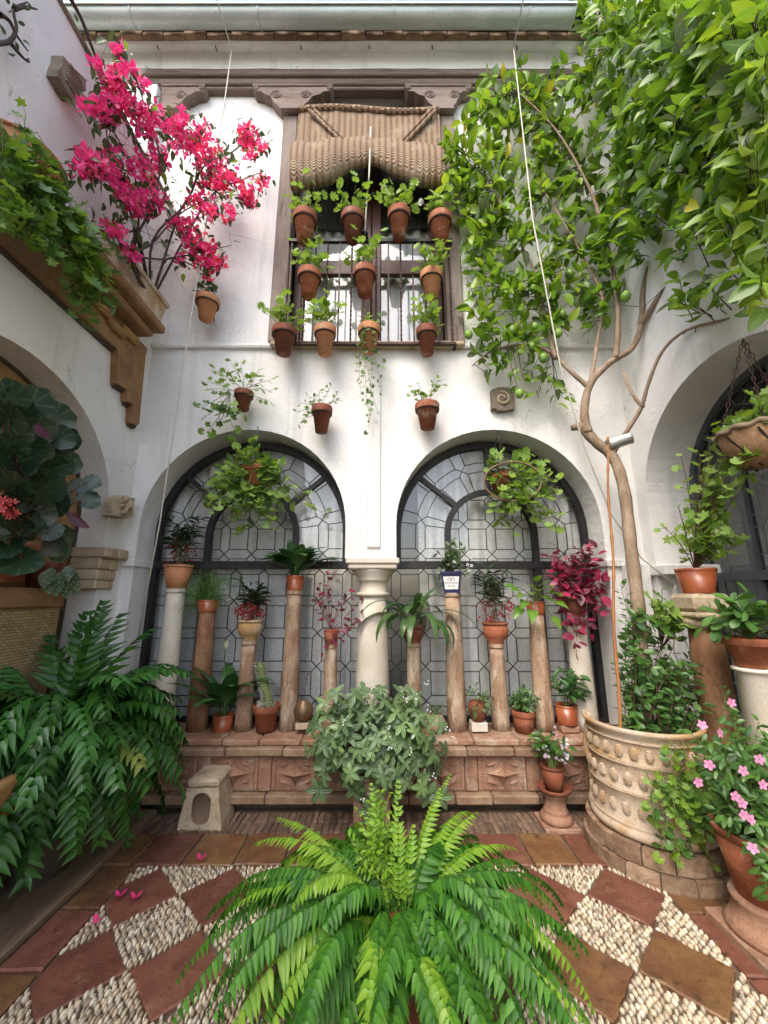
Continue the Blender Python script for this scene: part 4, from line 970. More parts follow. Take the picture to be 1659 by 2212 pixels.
MESHES = {}
def proto_mesh(p, mat):
    if (p, mat) not in MESHES:
        V, F, U = PROTO[p]; mb = MB(); mb.add(V, F, None, U); MESHES[(p, mat)] = mb.mesh(p, [mat], True)
    return MESHES[(p, mat)]
def rv(s=1.0): return Vector((rnd.gauss(0, s), rnd.gauss(0, s), rnd.gauss(0, s)))
def frame(pos, d, up, size, wid=1.0):
    d = Vector(d); d = d.normalized() if d.length > 1e-6 else Vector((0, 1, 0)); up = Vector(up)
    x = d.cross(up)
    if x.length < 1e-4: x = d.orthogonal()
    x.normalize(); z = x.cross(d)
    m_ = Matrix((x * size * wid, d * size, z * size)).transposed().to_4x4(); m_.translation = pos; return m_
CAMV = Vector((0, 0, CAM_H))
class Plant:
    """leaves gathered first; the largest in view become objects, the rest one mass"""
    def __init__(s, root, stem_mat='stem_green'):
        s.root = root; s.leaves = []; s.stems = MB(); s.sm = stem_mat
    def leaf(s, proto, pos, d, up, size, mat, name='leaf', wid=1.0):
        s.leaves.append((proto, mat, frame(Vector(pos), d, up, size, wid), size, name))
    def stem(s, pts, r0, r1=None, n=4):
        pts = [Vector(p) for p in pts]; r1 = r0 if r1 is None else r1; k = max(1, len(pts) - 1)
        s.stems.tube(pts, [r0 + (r1 - r0) * i / k for i in range(len(pts))], n, cap=False)
    def sprig(s, base, tip, n_, protos, size, mats, r=0.003, bulge=0.1, start=0.25, pet=0.02, up=(0, 0, 1), spread=0.9, jit=0.35, endleaf=True):
        base, tip = Vector(base), Vector(tip); L = (tip - base).length
        mid = (base + tip) / 2 + Vector((0, 0, bulge * L)) + rv(0.05 * L)
        pts = [(base * (1-t_)**2 + mid * (2*t_*(1-t_)) + tip * t_*t_) for t_ in [i / 7 for i in range(8)]]
        s.stem(pts, r, r * 0.5)
        for i in range(n_):
            t_ = start + (1 - start) * (i + rnd.random()) / n_
            if endleaf and i == n_ - 1: t_ = 1.0
            p = base * (1-t_)**2 + mid * (2*t_*(1-t_)) + tip * t_*t_
            tan = ((mid - base) * (1-t_) + (tip - mid) * t_).normalized()
            sd = rv(1); sd = sd - tan * sd.dot(tan); sd = sd.normalized() if sd.length > 1e-4 else tan.orthogonal()
            d = (tan * 0.5 + sd * spread).normalized(); q = p + d * pet * rnd.uniform(0.6, 1.3)
            if pet > 0.012: s.stem([p, p.lerp(q, 0.5) + Vector((0, 0, pet * 0.15)), q], r * 0.5, r * 0.4, 3)
            s.leaf(rnd.choice(protos) if isinstance(protos, (list, tuple)) else protos, q, d, Vector(up) + rv(jit), size * rnd.uniform(0.65, 1.2), rnd.choice(mats))
    def finish(s, n_ind=40, mass='foliage', stems='stems'):
        off = Vector((0, 0, 0)); q = s.root
        while q is not None: off += q.location; q = q.parent
        if s.stems.n: tag(obj(stems, s.stems, s.sm, s.root, True), kind='stuff')
        def seen(L):
            p = L[2].translation; d = p - CAMV; return L[3] / max(d.length, 0.3)
        s.leaves.sort(key=seen, reverse=True)
        rest = {}
        for k, (proto, mat, T, size, name) in enumerate(s.leaves):
            if k < n_ind:
                o = link(name, proto_mesh(proto, mat), s.root); o.matrix_local = Matrix.Translation(-off) @ T
            else: rest.setdefault(mat, []).append((proto, T))
        if rest:
            mb = MB(); ml = list(rest)
            for i, m_ in enumerate(ml):
                for proto, T in rest[m_]:
                    V, F, U = PROTO[proto]; mb.add(V, F, T, U, i)
            tag(obj(mass, mb, ml, s.root, True), kind='stuff')
def frond(root, base, az, length, elev, bend, pin, width, pairs, mat, name='frond', hang=0.25, stalk=0.12, twist=0.0, tipw=0.25, rr=0.0022, sickle=0.25, seed=0, cup=0.09, skip=0.0):
    """one fern frond: arching rachis with paired leaflets"""
    mb = MB(); p = Vector(base); el = elev; st = 26; dl = length / st; pts = [p.copy()]; tans = []
    for i in range(st):
        t_ = i / st; e2 = el - bend * (t_ ** 1.3); a2 = az + twist * t_
        d = Vector((math.cos(a2) * math.cos(e2), math.sin(a2) * math.cos(e2), math.sin(e2))); p = p + d * dl; pts.append(p.copy()); tans.append(d)
    tans.append(tans[-1]); mb.tube(pts, [rr * (1 - 0.7 * i / st) for i in range(st + 1)], 4, cap=False)
    for i in range(pairs):
        t_ = stalk + (1 - stalk) * (i + 0.5) / pairs; k = min(st - 1, int(t_ * st)); fr_ = t_ * st - k
        c = pts[k].lerp(pts[k+1], fr_); T = tans[k]
        side = T.cross(Vector((0, 0, 1))); side = side.normalized() if side.length > 1e-4 else Vector((1, 0, 0))
        nrm = side.cross(T)
        env = min(1, (t_ - stalk) / 0.12 + 0.55) * (1 - (1 - tipw) * max(0, (t_ - 0.45) / 0.55) ** 1.4)
        for s in (-1, 1):
            if rnd.random() < skip: continue
            Lp = pin * env * rnd.uniform(0.78, 1.15); w = width * (0.6 + 0.4 * env) * rnd.uniform(0.85, 1.15)
            d = (side * s + T * (0.28 + 0.4 * t_) - nrm * (hang + rnd.uniform(-0.2, 0.2)) + rv(0.06)).normalized()
            cross = d.cross(nrm * s).normalized() * -1; up = d.cross(cross) * s
            V = []; U = []; rows = ((0, 0.4), (0.18, 1.0), (0.45, 0.88), (0.75, 0.45), (1.0, 0.02))
            for (r, ww) in rows:
                cc_ = c + d * (Lp * r) + T * (sickle * Lp * r * r) - nrm * (0.22 * Lp * r * r)
                for e, z in ((-0.5, cup), (0, 0), (0.5, cup)):
                    V.append(cc_ + cross * (e * w * ww) + nrm * (z * w * ww)); U.append((e + 0.5, r))
            F = []
            for q in range(len(rows) - 1):
                a = 3 * q; F += [(a, a+1, a+4, a+3), (a+1, a+2, a+5, a+4)]
            mb.add(V, F, None, U)
    return obj(name, mb, mat, root, True)
def strap(root, base, az, length, width, elev, bend, mat, stalk=0.25, name='leaf', twist=0.0):
    """one long stalked leaf, arching over"""
    mb = MB(); p = Vector(base); st = 12; V = []; U = []; pts = [p.copy()]
    for i in range(st + 1):
        t_ = i / st; e2 = elev - bend * t_ ** 1.4; a2 = az + twist * t_
        d = Vector((math.cos(a2) * math.cos(e2), math.sin(a2) * math.cos(e2), math.sin(e2)))
        side = Vector((-math.sin(a2), math.cos(a2), 0)); nrm = d.cross(side)
        tt = max(0.0, (t_ - stalk) / (1 - stalk)); w = width * 0.5 * (max(0.05, math.sin(math.pi * min(1, tt ** 0.8 * 0.93 + 0.05)) ** 0.8) if tt > 0 else 0.05)
        if i == st: w = 0.002
        for e, z in ((-1, -0.18), (0, 0), (1, -0.18)):
            V.append(p + side * (e * w) + nrm * (z * w)); U.append(((e + 1) / 2, t_))
        p = p + d * (length / st)
    F = []
    for q in range(st):
        a = 3 * q; F += [(a, a+1, a+4, a+3), (a+1, a+2, a+5, a+4)]
    return obj(name, mb.add(V, F, None, U), mat, root, True)

# ------------------------------------------------------------------ worn stone
def roughen(o, amp=0.006, cuts=2, freq=9.0):
    import bmesh
    from mathutils import noise as mn
    bm = bmesh.new(); bm.from_mesh(o.data)
    bmesh.ops.triangulate(bm, faces=[f for f in bm.faces if len(f.verts) > 4])
    bmesh.ops.remove_doubles(bm, verts=bm.verts, dist=0.0005)
    for _ in range(cuts): 
        es = [e for e in bm.edges if e.calc_length() > 0.018]
        if es: bmesh.ops.subdivide_edges(bm, edges=es, cuts=1, use_grid_fill=True)
    bm.normal_update(); sh_ = Vector((rnd.uniform(0, 50), rnd.uniform(0, 50), 0))
    for v_ in bm.verts:
        k = mn.fractal(v_.co * freq + sh_, 0.8, 2.0, 4); v_.co += v_.normal * (k * amp)
    bm.to_mesh(o.data); bm.free(); o.data.update(); return o

# ------------------------------------------------------------------ pots
def pot(root, base, rt, rb, h, mat, style='flower', n=26, soil=True, tilt=None):
    """clay pot; base in world space"""
    b = Vector(base)
    if style == 'flower':
        body = [(0.008, 0), (rb, 0), (rb + (rt*0.93 - rb) * 0.78, h * 0.74), (rt * 0.9, h * 0.745), (rt * 0.88, h * 0.9)]
        rim = [(rt * 0.9, h * 0.735), (rt * 0.985, h * 0.74), (rt, h * 0.76), (rt * 1.01, h * 0.98), (rt * 0.99, h), (rt * 0.9, h), (rt * 0.87, h * 0.86)]
    elif style == 'plain':
        body = [(0.008, 0), (rb, 0), (rt * 0.95, h * 0.9), (rt * 0.9, h * 0.9)]; rim = [(rt * 0.95, h * 0.88), (rt, h * 0.9), (rt * 1.02, h * 0.97), (rt, h), (rt * 0.92, h), (rt * 0.88, h * 0.85)]
    elif style == 'bowl':
        body = [(0.008, 0), (rb, 0), (rb * 1.08, h * 0.06), (rb * 0.95, h * 0.1), (rt * 0.86, h * 0.28), (rt * 0.98, h * 0.5), (rt * 0.98, h * 0.7), (rt * 0.9, h * 0.86)]
        rim = [(rt * 0.9, h * 0.85), (rt * 1.0, h * 0.9), (rt * 1.02, h * 0.96), (rt * 0.98, h), (rt * 0.88, h), (rt * 0.85, h * 0.85)]
    else:                                                    # plain cylinder
        body = [(0.008, 0), (rb, 0), (rb * 1.02, h * 0.05), (rt * 0.98, h * 0.9)]; rim = [(rt * 0.97, h * 0.88), (rt, h * 0.9), (rt, h), (rt * 0.9, h), (rt * 0.87, h * 0.85)]
    po = obj('pot', MB().lathe(body, n, b), mat, root, True); obj('rim', MB().lathe(rim, n, b), mat, po, True)
    if soil: obj('soil', MB().lathe([(0.002, h * 0.90), (rt * 0.5, h * 0.895), (rt * 0.89, h * 0.87)], 16, b), 'soil', po, True)
    return po
def geranium(root, c, n_st=6, reach=0.16, rise=0.16, size=0.062, mats=('geranium_leaf',), n_leaf=4, ind=30, proto='geranium', flowers=None, bias=(0, 0, 0), stem='stem_green', pet=0.045, jit=0.3):
    P = Plant(root, stem); c = Vector(c)
    for k in range(n_st):
        a = 2 * math.pi * k / n_st + rnd.uniform(-0.5, 0.5); rr = reach * rnd.uniform(0.35, 1.1)
        tip = c + Vector((math.cos(a) * rr, math.sin(a) * rr, rise * rnd.uniform(0.25, 1.15))) + Vector(bias) * rnd.random()
        P.sprig(c + rv(0.015), tip, n_leaf, proto, size, mats, 0.0035, 0.12, 0.3, pet, (0, -0.45, 0.9), 0.95, jit)
    if flowers:
        for (tip, mat, nf, fs) in flowers:
            tip = Vector(tip); P.stem(smoothed([c, (c + tip) / 2 + Vector((0, 0, 0.03)), tip]), 0.0025)
            for q in range(nf):
                o_ = rv(0.5).normalized(); P.leaf('star_flower', tip + o_ * fs * 0.8, o_.orthogonal(), o_, fs, mat, 'flower')
    P.finish(ind); return P

# ================================================================== POTS ON THE WINDOW AND WALL
def pot_px(name, label, cat, group, xc, yt, yb, wr, Y, mat='terracotta', ring='iron'):
    b = W(xc, yb, Y); top = W(xc, yt, Y); h = (top.z - b.z) * 0.84 * rnd.uniform(.95, 1.05); d = ray(xc, (yt + yb) / 2); rt = wr * 0.44 / FPX * (Y / d.y) * rnd.uniform(.94, 1.06)
    b = Vector((top.x * 0.5 + b.x * 0.5, Y, b.z))
    t_ = thing(name, label, cat, b, group); pot(t_, b, rt, rt * 0.56, h, rnd.choice([mat, mat, 'terracotta_pale', 'terracotta_dark']) if mat == 'terracotta' else mat)
    if ring:
        rz = b.z + h * 0.72; ring_r = rt * 0.93
        mb = MB().tube([(b.x + ring_r * math.cos(2*math.pi*i/20), b.y + ring_r * math.sin(2*math.pi*i/20), rz) for i in range(21)], 0.006, 5)
        mb.tube([(b.x, b.y + ring_r, rz), (b.x, b.y + ring_r + 0.05, rz + 0.01), (b.x, b.y + ring_r + 0.06, rz - 0.06)], 0.006, 5)
        obj('holder_ring', mb, ring, t_, True)
    return t_, Vector((b.x, b.y, b.z + h * 0.92)), rt
G1 = 'terracotta pots on the balcony window'
row = [(658, 458, 521, 57, 'terracotta pot on the balcony top rail, nearest the bougainvillea', None),
       (762, 456, 519, 57, 'terracotta pot on the balcony top rail beside the blind cord', None),
       (862, 452, 513, 56, 'terracotta pot with tall white geranium bloom on the balcony top rail', (830, 408)),
       (951, 460, 521, 56, 'terracotta pot with white geranium bloom on the top rail next to the lemon leaves', (908, 436)),
       (668, 581, 641, 55, 'middle-row balcony pot above the pair of lower pots, bougainvillea side', None),
       (788, 574, 637, 58, 'middle-row balcony pot hanging in front of the centre window stile', None),
       (932, 583, 644, 55, 'middle-row balcony pot nearest the lemon tree', None),
       (614, 701, 764, 58, 'lowest-row pot overlapping the outer edge of the window sill, bougainvillea side', None),
       (702, 699, 765, 54, 'lowest-row dark-leaved pot second along the window sill', None),
       (922, 704, 765, 54, 'lowest-row pot at the sill end beside the lemon leaves', None)]
for xc, yt, yb, wr, lab, fl in row:
    t_, c, rt = pot_px('potted_geranium', lab, 'potted plant', G1, xc, yt, yb, wr, 3.06)
    fls = [(W(fl[0], fl[1], 3.05), 'white_petal', 16, 0.03)] if fl else None
    geranium(t_, c, 11, 0.18, 0.25, 0.084, ('geranium_leaf', 'geranium_leaf', 'ivy_bright'), 4, 28, flowers=fls, bias=(0, -0.07, 0.05))
t_, c, rt = pot_px('potted_ivy', 'lowest-row pot of trailing ivy spilling over the middle of the sill', 'potted plant', G1, 797, 701, 761, 54, 3.06, 'terracotta_pale')
P = Plant(t_, 'stem_brown')
for k in range(6): P.sprig(c, c + Vector((rnd.uniform(-.12, .12), rnd.uniform(-.12, 0), rnd.uniform(0.02, .16))), 4, 'ivy', 0.05, ['ivy_leaf', 'geranium_leaf'], 0.003, 0.15, 0.3, 0.025, (0, -.6, .6))
for xx, yy in ((780, 860), (800, 905), (815, 890), (825, 850), (770, 800), (830, 790), (795, 930)):
    e = W(xx, yy, 3.08); P.sprig(c + Vector((rnd.uniform(-.07, .07), -0.1, 0)), e, int(6 + (yy - 780) / 9), 'ivy', 0.048, ['ivy_leaf', 'geranium_dark', 'ivy_leaf', 'geranium_leaf'], 0.0025, 0.02, 0.05, 0.02, (0, -.8, .4))
P.finish(60)
# pots on the wall
t_, c, rt = pot_px('potted_ivy_geranium', 'wall pot of straggling ivy geranium over the arch nearer the bougainvillea', 'potted plant', 'pots hung on the wall', 526, 838, 886, 46, 3.12, 'terracotta')
P = Plant(t_, 'stem_green')
for xx, yy in ((445, 825), (465, 800), (500, 785), (520, 790), (545, 810), (590, 820), (585, 845), (455, 840), (560, 800), (490, 815), (578, 865)):
    P.sprig(c + rv(0.02), W(xx, yy, 3.1 - rnd.uniform(0, .12)), 5, ['ivy', 'geranium'], 0.065, ['ivy_leaf', 'geranium_leaf', 'ivy_bright'], 0.003, 0.1, 0.35, 0.035, (0, -.6, .7))
for xx, yy in ((445, 900), (440, 880), (480, 905), (500, 920), (445, 935), (530, 905), (470, 890), (495, 890)):
    P.sprig(c + Vector((-0.1, -0.05, -0.02)), W(xx, yy, 3.08), 5, ['ivy', 'geranium'], 0.085, ['ivy_leaf', 'geranium_leaf', 'ivy_leaf'], 0.003, 0.0, 0.4, 0.04, (0, -.8, .4))
P.finish(70)
t_, c, rt = pot_px('potted_ivy_geranium', 'wall pot of wispy variegated geranium between the two arches', 'potted plant', 'pots hung on the wall', 695, 873, 934, 52, 3.12, 'terracotta_dark')
P = Plant(t_, 'stem_brown')
for xx, yy in ((650, 870), (665, 855), (690, 845), (715, 835), (730, 850), (640, 890), (655, 905), (675, 870), (735, 865), (645, 915)):
    P.sprig(c + rv(0.02), W(xx, yy, 3.08), 5, 'ivy', 0.045, ['grey_leaf', 'geranium_leaf', 'ivy_leaf'], 0.003, 0.12, 0.3, 0.025, (0, -.6, .7))
P.finish(50)
t_, c, rt = pot_px('potted_geranium', 'wall pot with two upright geranium shoots above the arch nearer the lemon tree', 'potted plant', 'pots hung on the wall', 923, 867, 926, 58, 3.12, 'terracotta')
P = Plant(t_, 'stem_brown')
for xx, yy in ((890, 835), (905, 830), (885, 850), (940, 815), (955, 830), (930, 850), (915, 855), (900, 845), (945, 825)):
    P.sprig(c + rv(0.02), W(xx, yy, 3.09), 4, 'geranium', 0.05, ['geranium_leaf', 'ivy_leaf'], 0.003, 0.1, 0.4, 0.025, (0, -.5, .8))
P.finish(40)
t_, c, rt = pot_px('potted_geranium', 'small pot hung on the white wall right under the bougainvillea', 'potted plant', 'pots hung on the wall', 447, 640, 690, 55, 3.05, 'terracotta')
geranium(t_, c, 7, 0.12, 0.14, 0.06, ('ivy_leaf', 'geranium_dark'), 4, 24, bias=(-0.08, 0, 0.02))
# hanging geraniums in the two arches
def hanging(label, px, py, Y, targets, size, mats, nleaf=7, ind=90, potmat='terracotta', hook=None, r=0.11, h=0.17):
    b = W(px, py, Y); t_ = thing('hanging_geranium', label, 'hanging plant', b, 'geraniums hanging in the arches')
    pot(t_, b, r, r * 0.65, h, potmat); c = b + Vector((0, 0, h * 0.95)); P = Plant(t_, 'stem_green')
    for k in range(3):
        a = k * 2.09 + 0.4; q = c + Vector((math.cos(a) * r, math.sin(a) * r, 0)); top = Vector((b.x, b.y, hook if hook else c.z + 0.5))
        obj('wire', MB().tube([q, q.lerp(top, 0.5), top], 0.003, 4), 'iron', t_)
    for xx, yy in targets:
        e = W(xx, yy, Y - rnd.uniform(-0.06, 0.22)); st_ = c + rv(0.03); far = (e - c).length
        P.sprig(st_, e, nleaf, 'geranium', size, mats, 0.004, 0.15 if e.z < c.z else 0.05, 0.35, 0.05, (0.1, -0.55, 0.85), 0.9, 0.28)
    P.finish(ind); return t_, c
tg = [(rnd.gauss(540, 55), rnd.uniform(1000, 1120)) for _ in range(24)] + [(505, 945), (540, 960), (510, 975), (560, 985), (480, 1000), (440, 1065), (450, 1100), (620, 1040), (630, 1080), (600, 1010), (525, 1150), (585, 1145), (520, 1135), (500, 1120), (560, 1125), (600, 1110), (470, 1040)]
hanging('bushy light green geranium hanging in the arch nearer the bougainvillea', 548, 1050, 3.2, tg, 0.088, ['geranium_leaf', 'geranium_leaf', 'ivy_bright', 'geranium_leaf', 'geranium_dark'], 9, 130, hook=2.97)
tg = [(rnd.uniform(1060, 1200), rnd.uniform(1030, 1130)) for _ in range(18)] + [(1075, 985), (1115, 990), (1145, 985), (1165, 990), (1180, 1010), (1195, 1040), (1205, 1080), (1100, 1150), (1090, 1130), (1070, 1120), (1180, 1140), (1215, 1130), (1160, 1000), (1190, 1060), (1055, 1010), (1130, 1010)]
ht, hc = hanging('light green geranium in wire basket hanging in the arch nearer the lemon tree', 1085, 1065, 3.28, tg, 0.085, ['geranium_leaf', 'ivy_bright', 'geranium_leaf'], 8, 120, hook=2.97)
ringpts = [W(1108 + 62 * math.cos(a), 1040 + 42 * math.sin(a), 3.12) for a in [i * 0.42 for i in range(15)]]
obj('bent_stems', MB().tube(smoothed(ringpts), 0.009, 6), 'stem_brown', ht, True)
mb = MB()
for k in range(9):
    a = k * 0.7; mb.tube([hc + Vector((0.13 * math.cos(a), 0.13 * math.sin(a), 0.01)), hc + Vector((0.11 * math.cos(a + .5), 0.11 * math.sin(a + .5), -0.1)), hc + Vector((0.03 * math.cos(a + .9), 0.03 * math.sin(a + .9), -0.18))], 0.004, 4)
mb.tube([hc + Vector((0.13 * math.cos(i * .4), 0.13 * math.sin(i * .4), 0.01)) for i in range(17)], 0.005, 4); obj('basket', mb, 'iron', ht)

# ================================================================== COLUMNS AND POTS ON THE BENCH
YC = 3.36
def column(label, xb, ytop, rb, mat, cap=True, z0=BT, Y=YC, rt=None, wob=0.012, group='small columns standing on the bench', X=None, name='stone_column', seed=0):
    X = W(xb, 1580, Y).x if X is None else X; z1 = W(xb, ytop, Y).z; rt = rt or rb * 0.8
    t_ = thing(name, label, 'column', (X, Y, z0), group); n_ = 9
    prof = [(rb + (rt - rb) * (i / n_) ** 1.1, z0 + (z1 - z0 - (0.03 if cap else 0)) * i / n_) for i in range(n_ + 1)]
    obj('shaft', MB().lathe(prof, 26, (X, Y, 0), wob=wob, seed=seed), mat, t_, True)
    if cap:
        obj('necking', MB().lathe([(rt * 0.98, z1 - 0.034), (rt * 1.14, z1 - 0.03), (rt * 1.18, z1 - 0.02), (rt * 1.08, z1 - 0.012), (rt * 1.2, z1 - 0.004), (rt * 1.18, z1), (0.001, z1)], 26, (X, Y, 0)), mat, t_, True)
    return Vector((X, Y, z1))
c0 = column('pale cream column on the bench nearest the pointed-leaf fern', 347, 1272, 0.088, 'marble_cream', seed=1)
c1 = column('brown stone column carrying the feathery asparagus fern', 424, 1322, 0.082, 'column_dark', False, seed=2)
c2 = column('short column carrying a bowl of red berries, beside the cactus', 525, 1383, 0.070, 'column_stone', seed=3)
c3 = column('tall mottled column carrying the broad-leaved peace lily', 622, 1276, 0.074, 'column_stone', seed=4)
c4 = column('slim short column carrying the pot of thin red-leaved stems', 710, 1391, 0.062, 'column_stone', seed=5)
c5 = column('short column under the drooping strap-leaved plant', 896, 1388, 0.066, 'column_stone', seed=6)
c6 = column('tall pale column carrying the navy and white pot', 988, 1281, 0.078, 'column_stone', seed=7)
c7 = column('column carrying a round bowl of red-berried plant, lemon tree side', 1083, 1390, 0.070, 'column_stone', seed=8)
c8 = column('rough veined column carrying the pothos', 1178, 1327, 0.076, 'column_stone', False, seed=9)
c9 = column('thick smooth cream column under the crimson-leaved plant', 1268, 1332, 0.092, 'marble_cream', wob=0.003, seed=10)

def upright(label, top, potspec, name='potted_plant', cat='potted plant', group=None, sub=0.0):
    rt, rb, h, mat, style = potspec; t_ = thing(name, label, cat, top, group); pot(t_, top, rt, rb, h, mat, style); return t_, top + Vector((0, 0, h * 0.93))
# ardisia with berries
def ardisia(t_, c, hgt, spread, nst=7, berries=34, size=0.085, ind=50, blow=0.35):
    P = Plant(t_, 'stem_brown')
    for k in range(nst):
        a = 6.283 * k / nst + rnd.uniform(-.3, .3); r_ = spread * rnd.uniform(0.2, 1)
        tip = c + Vector((math.cos(a) * r_, math.sin(a) * r_, hgt * rnd.uniform(0.6, 1.05)))
        P.sprig(c + rv(0.01), tip, 17, 'lance', size * 1.12, ['ardisia_leaf'], 0.004, 0.1, 0.4, 0.008, (0, 0, 1), 1.0, 0.3)
    for k in range(berries):
        a = rnd.uniform(0, 6.283); z = hgt * blow * rnd.uniform(0.2, 1.25); r_ = spread * rnd.uniform(0.45, 1.15)
        q = c + Vector((math.cos(a) * r_, math.sin(a) * r_, z))
        P.stem([c + Vector((0, 0, z + 0.06)), q + Vector((0, 0, 0.02)), q], 0.0015)
        for b_ in range(4): P.leaf('berry', q + rv(0.011), (0, 1, 0), (0, 0, 1), 0.015, 'berry_red', 'berry')
    P.finish(ind)
t_, c = upright('pale terracotta pot of dark red-berried ardisia on the cream column', c0, (0.118, 0.075, 0.2, 'terracotta_pale', 'plain'), 'potted_ardisia'); ardisia(t_, c, 0.42, 0.15, 9, 14, 0.1)
t_, c = upright('round clay bowl of red-berried ardisia above the cactus', c2, (0.103, 0.055, 0.165, 'planter_clay', 'bowl'), 'potted_ardisia'); ardisia(t_, c, 0.33, 0.12, 8, 60, 0.09)
t_, c = upright('red clay bowl with swag of tall thin red-berried ardisia', c7, (0.105, 0.06, 0.17, 'terracotta', 'bowl'), 'potted_ardisia'); ardisia(t_, c, 0.48, 0.13, 7, 34, 0.1, blow=0.32)
# asparagus fern
t_, c = upright('red pot of feathery asparagus fern on the brown column', c1 + Vector((0, 0, 0.0)), (0.09, 0.07, 0.10, 'glazed_clay', 'cyl'), 'potted_asparagus_fern')
P = Plant(t_, 'asparagus_green')
for k in range(46):
    a = rnd.uniform(0, 6.283); r_ = rnd.uniform(0.08, 0.27); tip = c + Vector((math.cos(a) * r_, math.sin(a) * r_ * 0.8, rnd.uniform(-0.12, 0.24)))
    P.sprig(c, tip, 26, 'needle', 0.075, ['asparagus_green'], 0.0015, 0.45, 0.25, 0.0, (0, 0, 1), 0.9, 0.6)
for k in range(5):
    tip = c + Vector((rnd.uniform(-.34, .3), rnd.uniform(-.15, .05), rnd.uniform(-.45, .4))); P.sprig(c, tip, 26, 'needle', 0.035, ['asparagus_green'], 0.0012, 0.5, 0.3, 0.0)
P.finish(0)
# peace lilies
def lily(label, base, potspec, nl, length, width, name='potted_peace_lily', mat='peace_lily_leaf', spathes=(), elev=(50, 88), bend=(60, 120), stalk=0.32, group='peace lilies'):
    t_, c = upright(label, base, potspec, name, group=group)
    for k in range(nl):
        a = 6.283 * (k * 0.382) + rnd.uniform(-.3, .3); f = rnd.random()
        strap(t_, c + Vector((math.cos(a) * 0.02, math.sin(a) * 0.02, -0.01)), a, length * rnd.uniform(0.65, 1.1), width * rnd.uniform(0.8, 1.15), R(elev[0] + (elev[1] - elev[0]) * f), R(bend[0] + (bend[1] - bend[0]) * rnd.random()), mat, stalk, twist=rnd.uniform(-.3, .3))
    for (dx, dz) in spathes:
        q = c + Vector((dx, -0.03, dz)); obj('flower_stalk', MB().tube(smoothed([c, (c + q) / 2, q]), 0.003, 5), 'stem_green', t_); strap(t_, q, 1.2, 0.07, 0.045, R(80), R(10), 'spathe', 0.05, 'spathe'); obj('spadix', MB().tube([q + Vector((0, -0.012, 0.01)), q + Vector((0, -0.012, 0.04))], 0.005, 6), 'spathe', t_, True)
    return t_, c
lily('broad-leaved peace lily in a red pot on the tall mottled column', c3, (0.078, 0.065, 0.125, 'glazed_clay', 'cyl'), 36, 0.42, 0.115)
lily('dark peace lily with a pale flower in a red pot standing on the bench', W(480, 1578, 3.34) , (0.08, 0.068, 0.12, 'glazed_clay', 'cyl'), 30, 0.52, 0.125, spathes=((-0.02, 0.5),))
# strap leaves hanging over
t_, c = upright('strap-leaved plant drooping over its short column', c5, (0.085, 0.06, 0.13, 'terracotta_dark', 'bowl'), 'potted_strap_plant')
for k in range(34):
    a = 6.283 * (k * 0.382) + rnd.uniform(-.2, .2)
    strap(t_, c, a, rnd.uniform(0.4, 0.66), rnd.uniform(0.055, 0.085), R(rnd.uniform(35, 80)), R(rnd.uniform(100, 175)), 'strap_leaf', 0.3, twist=rnd.uniform(-.3, .3))
# red-leaved plants
t_, c = upright('small clay pot of thin red-leaved stems beside the central column', c4, (0.066, 0.05, 0.115, 'terracotta', 'plain'), 'potted_iresine')
P = Plant(t_, 'stem_red')
for xx, yy in ((690, 1265), (710, 1215), (720, 1240), (750, 1275), (775, 1300), (690, 1300), (700, 1330), (755, 1290), (780, 1330), (765, 1350), (700, 1410), (715, 1395), (735, 1380), (685, 1290)):
    P.sprig(c, W(xx, yy, 3.3), 6, 'ovate_flat', 0.055, ['maroon_leaf', 'red_leaf', 'maroon_leaf'], 0.003, 0.05, 0.35, 0.018, (0, -.7, .6), 0.9, .4)
P.finish(50)
t_, c = upright('crimson-leaved plant spilling from its pot by the window edge', c9, (0.1, 0.075, 0.15, 'terracotta_dark', 'plain'), 'potted_iresine')
P = Plant(t_, 'stem_red')
for k in range(34):
    xx, yy = rnd.uniform(1195, 1310), rnd.uniform(1175, 1290)
    P.sprig(c, W(xx, yy, 3.25 + rnd.uniform(-.12, .08)), 7, 'ovate_flat', 0.088, ['red_leaf', 'maroon_leaf', 'red_leaf'], 0.003, 0.1, 0.45, 0.02, (0, -.5, .8), 0.9, .35)
for xx, yy in ((1245, 1385), (1235, 1355), (1265, 1345), (1220, 1330), (1275, 1365), (1245, 1405), (1290, 1330)):
    P.sprig(c, W(xx, yy, 3.2), 6, 'ovate_flat', 0.08, ['maroon_leaf', 'red_leaf'], 0.003, 0.1, 0.5, 0.02, (0, -.8, .4), 0.9, .35)
P.finish(110)
# pothos
t_, c = upright('pothos with broad yellow-green leaves in a brown pot', c8, (0.08, 0.066, 0.105, 'glazed_clay', 'cyl'), 'potted_pothos')
P = Plant(t_, 'stem_green')
for xx, yy, s in ((1110, 1268, .1), (1145, 1265, .11), (1160, 1255, .1), (1180, 1270, .1), (1135, 1300, .12), (1150, 1320, .13), (1200, 1300, .11), (1195, 1335, .11), (1130, 1285, .1), (1175, 1290, .09), (1120, 1275, .1), (1205, 1285, .09), (1160, 1275, .1), (1150, 1280, .1), (1168, 1265, .1), (1185, 1280, .09), (1125, 1315, .12)):
    e = W(xx, yy, 3.24 + rnd.uniform(-.05, .06)); P.stem(smoothed([c, (c + e) / 2 + Vector((0, 0, 0.04)), e]), 0.003); d = (e - c); P.leaf('heart', e, d + Vector((0, -.05, -.06)), Vector((0, -.7, .7)), s, 'pothos_leaf')
P.finish(40)
